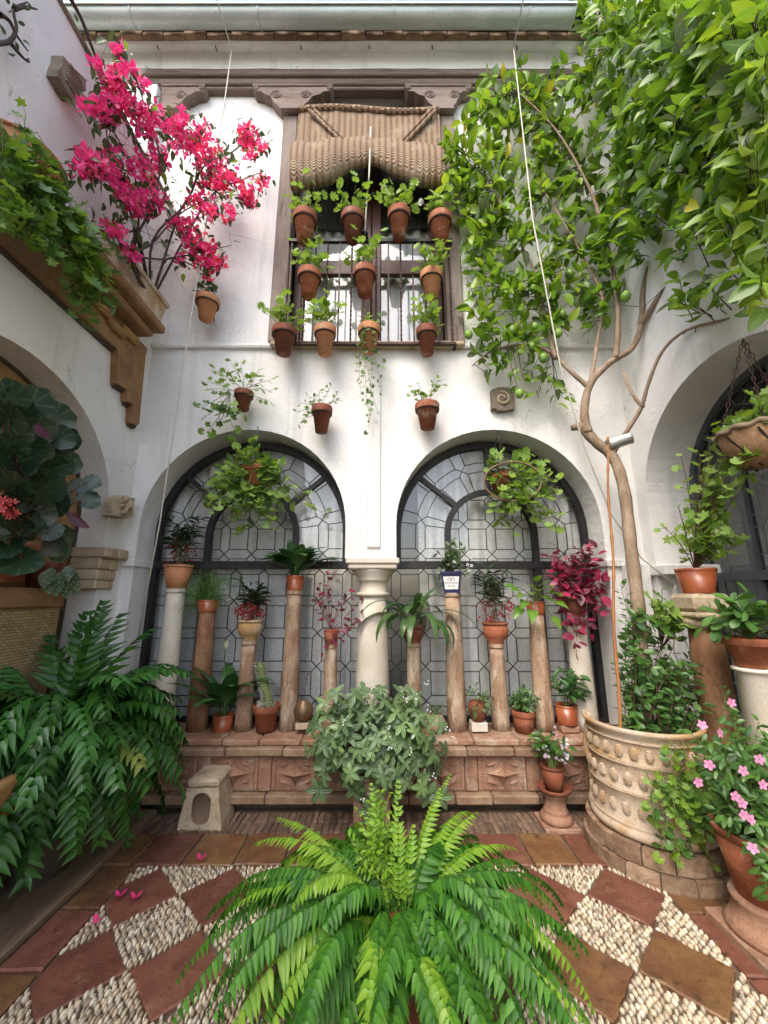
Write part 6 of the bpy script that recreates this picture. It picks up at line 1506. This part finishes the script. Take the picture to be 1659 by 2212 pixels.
for k in range(44):                                          # low skirt hanging over the pot
    hfrond(R(rnd.uniform(-170, 30)), rnd.uniform(.5, .82), rnd.uniform(-25, 20), rnd.uniform(55, 85), rnd.choice(['holly_fern', 'holly_fern', 'holly_fern_bright']), twist=rnd.uniform(-.4, .4))
for k in range(22):                                          # fronds leaning into the niche
    az = R(rnd.uniform(-220, -60)); q_ = Vector((-.22 + rnd.uniform(-.08, .08), -.3 + rnd.uniform(-.15, .15), .06))
    frond(hf, c + q_, az, rnd.uniform(.45, .65), R(rnd.uniform(15, 75)), R(rnd.uniform(60, 120)), .115, .045, 12, rnd.choice(['holly_fern', 'holly_fern', 'holly_fern_bright', 'fern_yellow'] if k % 5 == 0 else ['holly_fern', 'holly_fern_bright']), cup=.3, skip=.02, hang=rnd.uniform(.1, .5), stalk=.12, tipw=.38, rr=.003, sickle=.38, twist=rnd.uniform(-.5, .5))
for az, L, el, bd, m_ in ((95, .75, 86, 18, 'holly_fern'), (70, .68, 82, 20, 'holly_fern'), (120, .7, 80, 25, 'holly_fern'), (150, .6, 75, 30, 'holly_fern'), (40, .62, 74, 40, 'holly_fern'), (-150, .7, 60, 60, 'holly_fern_bright'), (-170, .7, 62, 50, 'holly_fern_bright'), (-35, .75, 58, 75, 'holly_fern_bright'), (10, .7, 60, 80, 'holly_fern_bright'), (-10, .7, 45, 80, 'holly_fern'), (-120, .75, 20, 95, 'fern_yellow'), (-20, .62, 15, 60, 'fern_yellow'), (-80, .9, 35, 125, 'holly_fern_bright'), (-130, .7, 30, 70, 'fern_yellow')):
    hfrond(R(az), L, el, bd, m_)

# ================================================================== RIGHT SIDE
# great clay planter on a brick step
pc = Vector((1.63, 2.70, 0)); gp_ = thing('clay_planter', 'great round carved clay planter with pine cone reliefs on a brick step', 'planter', pc)
A0, A1 = R(150), R(395); KR = .655
prof = [(.475, .175), (.50, .18), (.512, .2), (.50, .222), (.478, .228), (.485, .235), (.478, .243), (.470, .25), (.462, .38), (.468, .385), (.472, .392), (.468, .40), (.474, .408), (.468, .416), (.462, .42), (.46, .53), (.466, .535), (.471, .543), (.466, .55), (.472, .558), (.466, .566), (.46, .57), (.462, .66), (.468, .665), (.474, .672), (.466, .68), (.475, .69), (.485, .705), (.505, .72), (.512, .732), (.505, .742), (.48, .744), (.455, .735), (.43, .7), (.42, .2)]
prof = [(r * KR, z) for r, z in prof]
obj('shell', MB().lathe(prof, 72, pc, 0, A0, A1, wob=.004), 'planter_clay', gp_, True)
for a in (A0, A1): obj('scroll_end', MB().tube([(pc.x + (.47 * KR + .015 * math.cos(i)) * math.cos(a), pc.y + (.47 * KR + .015 * math.cos(i)) * math.sin(a), .18 + .56 * i / 10) for i in range(11)], .022, 8), 'planter_clay', gp_, True)
mb = MB()
for k in range(150):
    a = A0 + (A1 - A0) * k / 150
    for (r_, z) in ((.482, .236), (.474, .4), (.474, .55), (.476, .673)): mb.ball((pc.x + r_ * KR * math.cos(a), pc.y + r_ * KR * math.sin(a), z), (.005, .005, .0045), sub=0)
tag(obj('rope_mouldings', mb, 'planter_clay', gp_, True), kind='stuff')
cone = MB(); cone.ball((0, 0, 0), (.022, .024, .036), sub=2)
for i in range(7):
    for j in range(6):
        a = R(-75 + 30 * j + (15 if i % 2 else 0)); z = -.027 + i * .009; w = math.sqrt(max(.05, 1 - (z / .037) ** 2)); cone.ball((.023 * w * math.cos(a), .025 * w * math.sin(a), z), (.005, .005, .0045), sub=0)
cme = cone.mesh('pinecone_relief', ['planter_clay'], True)
for z, nn, of in ((.615, 17, 0), (.475, 17, .4), (.315, 17, .1)):
    for k in range(nn):
        a = A0 + (A1 - A0) * (k + .5 + of) / nn
        if a > A1 - .05: continue
        o = link('pinecone_relief', cme, gp_); o.location = (.462 * KR * math.cos(a), .462 * KR * math.sin(a), z); o.scale = (.85, .85, .9); o.rotation_euler = (rnd.uniform(-.12, .12), rnd.uniform(-.06, .06), a)
obj('soil', MB().lathe([(.002, .63), (.278, .62)], 30, pc), 'soil', gp_)
for lvl, (r0, r1, z0, z1) in enumerate(((.27, .385, .0, .082), (.25, .36, .085, .172))):
    k = 15
    for q in range(k):
        a0 = 6.283 * (q + .5 * lvl) / k; a1 = a0 + 6.283 / k - .022
        if math.sin((a0 + a1) / 2) > .62: continue
        V = [(pc.x + r * math.cos(a), pc.y + r * math.sin(a), z) for z in (z0, z1 - rnd.uniform(0, .006)) for r, a in ((r0, a0), (r1 + rnd.uniform(-.006, .006), a0), (r1, (a0+a1)/2), (r1 + rnd.uniform(-.006, .006), a1), (r0, a1))]
        F = [(4, 3, 2, 1, 0), (5, 6, 7, 8, 9)] + [(i, (i+1) % 5, 5 + (i+1) % 5, 5 + i) for i in range(5)]
        roughen(obj('brick', MB().add(V, F), 'bench_stone', gp_), .006, 2, 14)
obj('mortar_core', MB().lathe([(.365, 0), (.365, .07), (.34, .075), (.34, .162), (.001, .166)], 40, pc), 'mortar', gp_)
# lemon tree
tr = thing('lemon_tree', 'lemon tree with bent trunk spreading green leaves and unripe lemons over the wall', 'tree', (1.68, 2.74, .62))
tb = MB()
def limb(pts, r0, r1, k=6, n=9):
    P_ = smoothed(pts, k); m_ = len(P_); tb.tube(P_, [(r0 + (r1 - r0) * (i / (m_ - 1)) ** .8) * (1 + .05 * math.sin(i * 1.7)) for i in range(m_)], n, cap=True); return P_
trunk = limb([Vector((1.69, 2.74, .6)), W(1383, 1400, 2.76), W(1378, 1310, 2.78), W(1362, 1180, 2.84), W(1348, 1060, 2.92), W(1325, 990, 2.97), W(1285, 953, 3.0), W(1255, 920, 3.02)], .047, .04)
A_ = limb([W(1270, 935, 3.0), W(1262, 890, 3.0), W(1275, 830, 2.98), W(1315, 785, 2.95), W(1365, 752, 2.9), W(1385, 700, 2.85), W(1390, 620, 2.8), W(1420, 520, 2.65), W(1450, 420, 2.5), W(1480, 280, 2.35), W(1500, 120, 2.2)], .038, .011)
B_ = limb([W(1273, 838, 2.98), W(1230, 800, 3.02), W(1190, 762, 3.05), W(1130, 745, 3.05), W(1060, 760, 3.06), W(1020, 790, 3.05)], .023, .005)
C_ = limb([W(1322, 985, 2.97), W(1345, 945, 2.9), W(1383, 885, 2.8), W(1400, 830, 2.72), W(1430, 760, 2.6), W(1480, 715, 2.45), W(1560, 692, 2.2), W(1659, 670, 1.98)], .02, .008)
D_ = limb([W(1330, 775, 2.93), W(1335, 700, 2.93), W(1330, 620, 2.95), W(1310, 520, 2.95), W(1270, 400, 2.95), W(1200, 280, 2.95), W(1120, 200, 2.95)], .027, .006)
E_ = limb([W(1200, 775, 3.03), W(1180, 700, 3.05), W(1160, 600, 3.06), W(1100, 480, 3.06), W(1040, 360, 3.05)], .02, .006)
F_ = limb([W(1275, 830, 2.98), W(1290, 740, 3.0), W(1300, 640, 3.0), W(1240, 520, 3.0), W(1180, 420, 3.0)], .02, .006)
G_ = limb([W(1385, 700, 2.85), W(1440, 620, 2.6), W(1530, 540, 2.3), W(1620, 430, 2.0), W(1659, 330, 1.85)], .024, .01)
H_ = limb([W(1255, 920, 3.02), W(1235, 925, 3.03)], .034, .026, 3)
I_ = limb([W(1390, 880, 2.78), W(1365, 850, 2.82), W(1345, 800, 2.9)], .015, .01, 3)
J_ = limb([W(1420, 520, 2.65), W(1380, 400, 2.7), W(1360, 250, 2.75), W(1340, 100, 2.75)], .02, .008)
obj('trunk', tb, 'bark', tr, True)
P = Plant(tr, 'bark_dark'); allb = [Vector(p) for br in (A_[30:], B_[12:], C_[28:], D_[12:], E_[6:], F_[8:], G_[6:], J_) for p in br]
poly = [(1232, -40), (1225, 60), (1240, 140), (1190, 150), (1080, 130), (1010, 180), (958, 235), (962, 330), (955, 430), (1000, 510), (992, 600), (1010, 690), (985, 725), (1040, 780), (1130, 770), (1230, 740), (1330, 690), (1400, 640), (1480, 660), (1560, 690), (1680, 660), (1680, -40)]
def in_poly(x, y):
    c_ = False; j = len(poly) - 1
    for i in range(len(poly)):
        xi, yi = poly[i]; xj, yj = poly[j]
        if (yi > y) != (yj > y) and x < (xj - xi) * (y - yi) / (yj - yi) + xi: c_ = not c_
        j = i
    return c_
def lemon_pt(x, y, back):
    d = ray(x, y); t_ = 3.16 / d.y
    if d.x > 0: t_ = min(t_, 2.12 / d.x)
    return d * (t_ - back) + Vector((0, 0, CAM_H))
nt_w = 0; tries = 0
while nt_w < 760 and tries < 12000:
    tries += 1; x, y = rnd.uniform(950, 1680), rnd.uniform(-40, 790)
    if not in_poly(x, y): continue
    dens = 1.0 if y < 540 else (.7 if y < 650 else .5)
    if x > 1380 and 430 < y < 720: dens *= .5
    if rnd.random() > dens: continue
    nt_w += 1; right = max(0, (x - 1250) / 400)
    e = lemon_pt(x, y, rnd.uniform(.03, .28 + .28 * right)); near = min(allb, key=lambda q: (q - e).length_squared); s_ = e + (near - e).normalized() * min((near - e).length, rnd.uniform(.16, .34))
    yl = max(0, (1330 - x) / 350) * max(0, 1 - y / 900)
    mats = ['lemon_leaf'] * 7 + ['lemon_leaf_pale'] * 1 + ['lemon_leaf_young'] * (1 + int(7 * yl) + (3 if right > .7 else 0)) + (['lemon_leaf_yellow'] if rnd.random() < .12 else [])
    P.sprig(s_, e, rnd.choice([5, 6, 7]), ['ovate', 'ovate_curl', 'ovate_flat', 'ovate_back', 'ovate'], .135 - .02 * min(1, right) if y < 560 else .12, mats, .004, .06, .2, .012, (-.25, -.65, .6), .85, .75)
for p in allb[::3]:                                         # thin bare twigs
    q = p + rv(.14); P.stem(smoothed([p, (p + q) / 2 + rv(.03), q], 3), .004, .002, 3)
for x, y in ((1060, 800), (1040, 770), (1090, 790), (1130, 820), (1150, 800), (1190, 840), (1120, 845), (1200, 870), (1180, 815), (1100, 760), (1215, 860), (1160, 850)):
    e = W(x, y, 3.08); near = min(allb, key=lambda q: (q - e).length_squared); P.sprig(near, e, 6, 'ovate', .1, ['lemon_leaf', 'lemon_leaf', 'lemon_leaf_pale'], .004, -.05, .5, .012, (-.2, -.7, .5))
P.finish(300, 'crown', 'twigs')
for x, y in ((1230, 592), (1214, 678), (1155, 705), (1149, 748), (1174, 773), (1122, 850), (1152, 623), (1012, 723), (1107, 713), (1342, 385), (1257, 345), (1294, 332), (1464, 320), (1490, 460), (1352, 640), (1205, 720)):
    e = lemon_pt(x, y, .2); me = proto_mesh('fruit', 'lemon_green'); o = link('lemon', me, tr); s = rnd.uniform(.062, .08)
    o.matrix_local = Matrix.Translation(e - tr.location) @ Matrix.Rotation(R(90) + rnd.uniform(-.3, .3), 4, 'X') @ Matrix.Diagonal((s, s, s, 1))
# climber and herbs in the planter
cv = thing('planter_climber', 'leafy climber and mint crowding the clay planter and lemon trunk', 'climbing plant', pc + Vector((0, 0, .6))); P = Plant(cv, 'stem_brown')
for k in range(150):
    if k < 85: x, y, Y = rnd.gauss(1450, 38), rnd.uniform(1430, 1590), rnd.uniform(2.5, 2.8)
    elif k < 125: x, y, Y = rnd.gauss(1378, 22), rnd.uniform(1320, 1580), rnd.uniform(2.62, 2.76)
    else: x, y, Y = rnd.gauss(1440, 35), rnd.uniform(1330, 1460), rnd.uniform(2.6, 2.8)
    e = W(x, y, Y); base = Vector((e.x * .6 + 1.66 * .4 + rnd.uniform(-.05, .05), min(2.9, e.y + .05), max(.6, e.z - rnd.uniform(.12, .3))))
    P.sprig(base, e, 8, ['ovate_flat', 'elliptic'], .06, ['vine_leaf', 'vine_leaf', 'vinca_leaf'], .003, .08, .2, .01, (-.2, -.5, .8), .95, .4)
for x, y in ((1355, 1310), (1350, 1290), (1340, 1260), (1365, 1330), (1345, 1420), (1340, 1480), (1335, 1450)): P.sprig(W(x + 15, y + 60, 2.8), W(x, y, 2.75), 7, 'ovate_flat', .045, ['vine_leaf'], .002)
for x, y in ((1405, 1290), (1430, 1275), (1440, 1310), (1465, 1335), (1450, 1365), (1420, 1330), (1480, 1345)): P.sprig(W(1430, 1400, 2.75), W(x, y, 2.6), 4, 'geranium', .10, ['ivy_leaf', 'geranium_leaf'], .004, .1, .5, .03, (-.2, -.6, .7))
P.finish(220)
gr_ = thing('trailing_geranium', 'lobed-leaf geranium tumbling down the front of the clay planter', 'plant', W(1500, 1640, 2.42)); P = Plant(gr_)
for k in range(46):
    x, y = rnd.gauss(1490, 32), rnd.uniform(1650, 1860); e = W(x, y, 2.36 + rnd.uniform(-.08, .02) - .02 * (y - 1650) / 200); P.sprig(e + Vector((rnd.uniform(-.03, .08), .05, rnd.uniform(.06, .2))), e, 6, 'geranium', .055, ['geranium_leaf', 'vinca_leaf', 'ivy_bright'], .003, .05, .1, .03, (-.1, -.8, .5), .9, .35)
P.finish(120)
# brown column with old capital
t_ = thing('brown_column', 'rough brown stone column with an old cream capital by the side arch', 'column', (2.06, 2.60, 0))
z1 = 1.30; obj('shaft', MB().lathe([(.115, 0), (.105, .3), (.1, .7), (.092, 1.1), (.085, z1)], 26, (2.06, 2.6, 0), wob=.012, seed=21), 'column_dark', t_, True)
cap_ = obj('capital', MB().lathe([(.085, z1 - .01), (.12, z1 + .02), (.13, z1 + .05), (.115, z1 + .065)], 26, (2.06, 2.6, 0), wob=.02, seed=5), 'carved_stone', t_, True)
mb = MB(); mb.bbox((1.93, 2.47, z1 + .06), (2.19, 2.73, z1 + .1), .015); mb.bbox((1.94, 2.48, z1 + .098), (2.18, 2.72, z1 + .215), .025); obj('abacus', mb, 'carved_stone', cap_)
ct = Vector((2.05, 2.58, z1 + .216)); t_, c = upright('red pot of rangy ivy geranium on the old capital', ct, (.115, .085, .16, 'glazed_clay', 'cyl'), 'potted_ivy_geranium'); P = Plant(t_, 'stem_brown')
for k in range(30):
    f = rnd.random(); x, y = rnd.gauss(1555 - 25 * f, 40), 1215 - 265 * f; e = W(x, y, 2.5 - rnd.uniform(0, .2)); P.sprig(c, e, 8, ['geranium', 'ivy'], .075, ['geranium_leaf', 'geranium_leaf', 'ivy_bright'], .004, .1, .3, .045, (-.3, -.6, .7), .9, .35)
P.finish(110)
# hanging basket in the side arch
hb = SD(1645, 965, 2.08); t_ = thing('hanging_basket', 'brown wicker basket of geranium hanging by chains in the side arch', 'hanging plant', hb)
obj('basket', MB().lathe([(.02, -.12), (.1, -.1), (.16, -.02), (.18, .08), (.165, .09), (.1, .05)], 24, hb), 'wicker', t_, True)
obj('twisted_rim', MB().tube([(hb.x + (.18 + .008 * math.sin(i * 2.2)) * math.cos(i * .2), hb.y + (.18 + .008 * math.sin(i * 2.2)) * math.sin(i * .2), hb.z + .09 + .01 * math.cos(i * 2.2)) for i in range(33)], .016, 6), 'bark', t_, True)
mb = MB(); 
for k in range(8):
    a = k * .785; mb.tube([hb + Vector((.185 * math.cos(a), .185 * math.sin(a), .06)), hb + Vector((.15 * math.cos(a + .3), .15 * math.sin(a + .3), -.04)), hb + Vector((.06 * math.cos(a + .6), .06 * math.sin(a + .6), -.12))], .005, 4)
obj('wire', mb, 'iron', t_)
top = Vector((hb.x + .03, hb.y, 2.98))
for k in range(3):
    a = k * 2.09 + 2.0; q = hb + Vector((.18 * math.cos(a), .18 * math.sin(a), .09)); mb = MB(); nl_ = 18
    for i in range(nl_):
        p = q.lerp(top, (i + .5) / nl_); ax = (top - q).normalized(); sd = (ax.orthogonal() if i % 2 else ax.cross(ax.orthogonal())).normalized()
        mb.tube([p + ax * .018 * math.cos(j) + sd * .008 * math.sin(j) for j in [6.283 * w_ / 8 for w_ in range(9)]], .003, 4, cap=False)
    obj('chain', mb, 'rust_iron', t_)
P = Plant(t_, 'stem_green')
for x, y in ((1640, 855), (1650, 880), (1625, 900), (1655, 900), (1600, 915), (1590, 940), (1575, 960), (1560, 915), (1580, 1000), (1600, 1010), (1620, 990), (1640, 985), (1560, 1000), (1545, 1040), (1600, 1050), (1570, 1070), (1615, 1040)):
    P.sprig(hb + Vector((0, 0, .07)), SD(x, y, 1.98 + rnd.uniform(-.05, .1)), 6, 'geranium', .075, ['geranium_leaf', 'ivy_bright'], .004, .15, .35, .04, (-.3, -.6, .7), .9, .35)
P.finish(70)
# cream column at the edge with a pot
t_ = thing('cream_column', 'smooth cream column at the right edge of the courtyard', 'column', (1.98, 2.2, 0)); z1 = W(1640, 1440, 2.2).z
obj('shaft', MB().lathe([(.10, 0), (.095, .4), (.08, z1 - .03), (.082, z1 - .028), (.1, z1 - .02), (.1, z1 - .006), (.001, z1)], 28, (1.98, 2.2, 0)), 'marble_cream', t_, True)
t_, c = upright('red pot of glossy round-leaved plant on the cream edge column', Vector((1.98, 2.2, z1)), (.12, .08, .15, 'terracotta', 'flower'), 'potted_plant'); P = Plant(t_)
for k in range(24):
    a = rnd.uniform(0, 6.283); r_ = rnd.uniform(.06, .2); P.sprig(c, c + Vector((math.cos(a) * r_, math.sin(a) * r_, rnd.uniform(.05, .2))), 6, 'spoon', .1, ['vinca_leaf', 'vine_leaf'], .004, .2, .4, .01, (-.1, -.4, .9))
P.finish(70)
# pink vinca in a tall pot on a round base
vb = Vector((1.70, 2.05, 0)); t_ = thing('round_pedestal', 'round moulded clay pedestal at the right edge of the floor', 'pedestal', vb)
obj('plinth', MB().bbox(vb + Vector((-.17, -.17, 0)), vb + Vector((.17, .17, .05)), .008), 'relief_clay', t_); obj('drum', MB().lathe([(.16, .05), (.165, .07), (.145, .09), (.13, .12), (.125, .16), (.135, .175), (.13, .19), (.001, .19)], 30, vb), 'relief_clay', t_, True)
t_ = thing('pink_vinca', 'pink-flowered periwinkle overflowing a tall terracotta pot', 'potted plant', vb + Vector((0, 0, .19))); pot(t_, vb + Vector((0, 0, .19)), .165, .105, .27, 'terracotta', 'plain'); c = vb + Vector((.03, 0, .44)); P = Plant(t_, 'stem_green')
ends = []
for k in range(130):
    x, y = rnd.uniform(1535, 1690), rnd.uniform(1590, 1810) ; e = W(x, y, 2.0 + rnd.uniform(-.12, .2)); P.sprig(c + rv(.04), e, 9, 'elliptic', .05, ['vinca_leaf', 'vinca_leaf', 'vine_leaf'], .003, .15, .25, .006, (-.2, -.5, .8), .95, .35); ends.append(e)
for x, y in ((1500, 1590), (1530, 1600), (1560, 1600), (1480, 1575), (1545, 1555), (1580, 1530), (1560, 1490), (1600, 1540), (1640, 1560), (1659, 1590)): P.sprig(c, W(x, y, 2.08), 14, 'elliptic', .048, ['vinca_leaf'], .003, .15, .3, .006, (-.2, -.5, .8))
for x, y in ((1659, 1860), (1640, 1880), (1655, 1920), (1630, 1840), (1665, 1960)): P.sprig(c, W(x, y, 1.86), 14, 'elliptic', .05, ['vinca_leaf'], .003, .2, .3, .006, (-.2, -.7, .6))
for x, y in ((1580, 1518), (1517, 1566), (1555, 1583), (1532, 1652), (1605, 1665), (1648, 1695), (1588, 1720), (1603, 1735), (1622, 1770), (1606, 1760), (1626, 1832), (1508, 1690), (1640, 1640)):
    e = W(x, y, 1.84 if y > 1600 else 2.02); P.stem([e, e + Vector((.02, .06, -.04))], .002); P.leaf('five_petals', e, (rnd.uniform(-1, 1), 0, 1), Vector((-.25, -1, .35)) + rv(.2), .04, 'pink_petal', 'flower', wid=1.0)
P.finish(170)
# bamboo cane, tin can, ropes
p0, p1 = W(1311, 945, 2.72), Vector((W(1335, 1575, 2.6).x, 2.6, .6)); t_ = thing('bamboo_cane', 'thin orange bamboo cane standing in the planter beside the window', 'cane', p1)
mb = MB(); pts = [p1.lerp(p0, i / 40) + Vector((.008 * math.sin(i * .35), 0, 0)) for i in range(41)]; mb.tube(pts, [.0105 + (.003 if i % 5 == 0 else 0) - .00008 * i for i in range(41)], 8); obj('cane', mb, 'bamboo', t_, True)
obj('tie', MB().tube([p0 + Vector((.014 * math.cos(i), .014 * math.sin(i), -.06 + .003 * i)) for i in range(14)], .003, 4), 'vine_leaf', t_)
q = W(1338, 953, 2.93); t_ = thing('tin_can', 'tin can wedged sideways in the fork of the lemon tree', 'can', q)
T = Matrix.Translation(q) @ Matrix.Rotation(R(74), 4, 'Y') @ Matrix.Rotation(R(20), 4, 'X'); mb = MB().lathe([(.001, -.085), (.052, -.085), (.054, -.08), (.05, -.076)] + [(.05 + (.0015 if i % 2 else 0), -.07 + i * .012) for i in range(12)] + [(.054, .08), (.052, .085), (.049, .078), (.001, .078)], 24)
mb.v = [np.asarray(v_) @ np.array(T)[:3, :3].T + np.array(T)[:3, 3] for v_ in mb.v]; obj('can', mb, 'tin', t_, True)
def rope_thing(label, pts, r=.006):
    t_ = thing('rope', label, 'rope', pts[0]); obj('cord', MB().tube(pts, r, 6), 'rope', t_, True)
rope_thing('thin cream rope running down from the gutter past the bougainvillea', [W(465, -10, 2.6), W(500, 105, 3.05), W(500, 112, 3.03), W(470, 330, 2.95), W(410, 700, 2.9), W(345, 1130, 2.95), W(298, 1380, 3.1)])
rope_thing('thin cream rope slanting down across the lemon tree', [W(1132, -10, 2.5), W(1110, 100, 3.02), W(1110, 110, 2.98), W(1150, 470, 2.7), W(1210, 790, 2.7), W(1262, 965, 2.8), W(1320, 1110, 2.9), W(1385, 1205, 3.0), W(1455, 1262, 2.9)])
mb_pts = [W(1459, 1265, 2.95), W(1452, 1300, 2.95), W(1462, 1340, 2.95), W(1455, 1400, 2.95), W(1470, 1430, 2.95), W(1490, 1410, 2.95), W(1475, 1370, 2.95), W(1462, 1290, 2.95), W(1459, 1265, 2.95)]
rope_thing('loop of grey cord hanging on the wall between planter and brown column', smoothed(mb_pts), .005)

# ================================================================== GREAT FERN IN THE MIDDLE
fb = Vector((.05, 1.76, 0)); fe = thing('sword_fern', 'huge bright green sword fern in the middle of the patio', 'fern', fb)
pot(fe, fb, .19, .14, .31, 'terracotta_dark', 'plain'); c = fb + Vector((0, 0, .29))
def ff(az, L, el, bd, mat, pin=.054, w=.021, **k): frond(fe, c + Vector((math.cos(az) * .07, math.sin(az) * .07, rnd.uniform(-.03, .04))), az, L, R(el), R(bd), pin * 1.12, w * 1.08, int(30 * L / .6), mat, hang=k.pop('hang', .55), cup=.2, skip=.05, stalk=.05, tipw=.25, rr=.0024, sickle=.1, **k)
mixf = ['fern_leaf'] * 5 + ['fern_young']
for k in range(225):
    az = 6.283 * (k * .382) + rnd.uniform(-.4, .4); tier = k % 3; sh = .93 - .22 * max(0, math.sin(az))
    if tier == 0: ff(az, rnd.uniform(.6, .86) * sh, rnd.uniform(22, 48), rnd.uniform(85, 125), rnd.choice(mixf), twist=rnd.uniform(-.7, .7), pin=rnd.uniform(.044, .064), hang=rnd.uniform(.5, 1.0))
    elif tier == 1: ff(az, rnd.uniform(.5, .76) * sh, rnd.uniform(42, 66), rnd.uniform(105, 150), rnd.choice(mixf), twist=rnd.uniform(-.8, .8), pin=rnd.uniform(.042, .062), hang=rnd.uniform(.45, 1.0))
    else: ff(az, rnd.uniform(.32, .55) * sh, rnd.uniform(55, 80), rnd.uniform(110, 175), rnd.choice(mixf + ['fern_young']), twist=rnd.uniform(-.9, .9), pin=rnd.uniform(.042, .06), hang=rnd.uniform(.3, .9))
for az, L, el, bd in ((118, .42, 76, 22), (85, .42, 84, 12), (52, .54, 66, 52), (60, .26, 80, 20), (150, .6, 35, 45), (165, .62, 45, 75), (-170, .6, 50, 85), (20, .56, 52, 85), (35, .5, 60, 60), (-20, .34, 70, 60), (-40, .3, 75, 70)):
    ff(R(az), L, el, bd, 'fern_young', hang=rnd.uniform(.1, .4), pin=.036 if el > 64 else .052, w=.017 if el > 64 else .02)
P = Plant(fe)                                                # curly new growth
for k in range(60):
    a = rnd.uniform(0, 6.283); e = fb + Vector((-.09 + .11 * math.cos(a) * rnd.random(), .14 + .1 * math.sin(a), .5 + rnd.uniform(-.1, .14))); s_ = fb + Vector((-.07, .1, .36)); P.sprig(s_, e, 9, 'elliptic', .03, ['fern_young'], .002, .1, .4, .0, (0, -.5, .8))
P.finish(60, 'new_growth')
# fallen bracts
for k, (x, y, lb) in enumerate(((433, 1858, 'pink bract fallen on the border tiles near the stone block'), (258, 1938, 'fallen pink bract on a brown tile, nearer the wall'), (292, 1942, 'fallen pink bract on a brown tile, nearer the fern'), (207, 1995, 'fallen magenta bract lying on the edge pebbles'))):
    p = FL(x, y, .022); o = link('fallen_bract', proto_mesh('bracts', 'bract')); o.matrix_world = frame(p, (rnd.uniform(-1, 1), 1, 0), (0, 0, 1), .05); tag(o, lb, 'petal', 'fallen bracts on the floor')
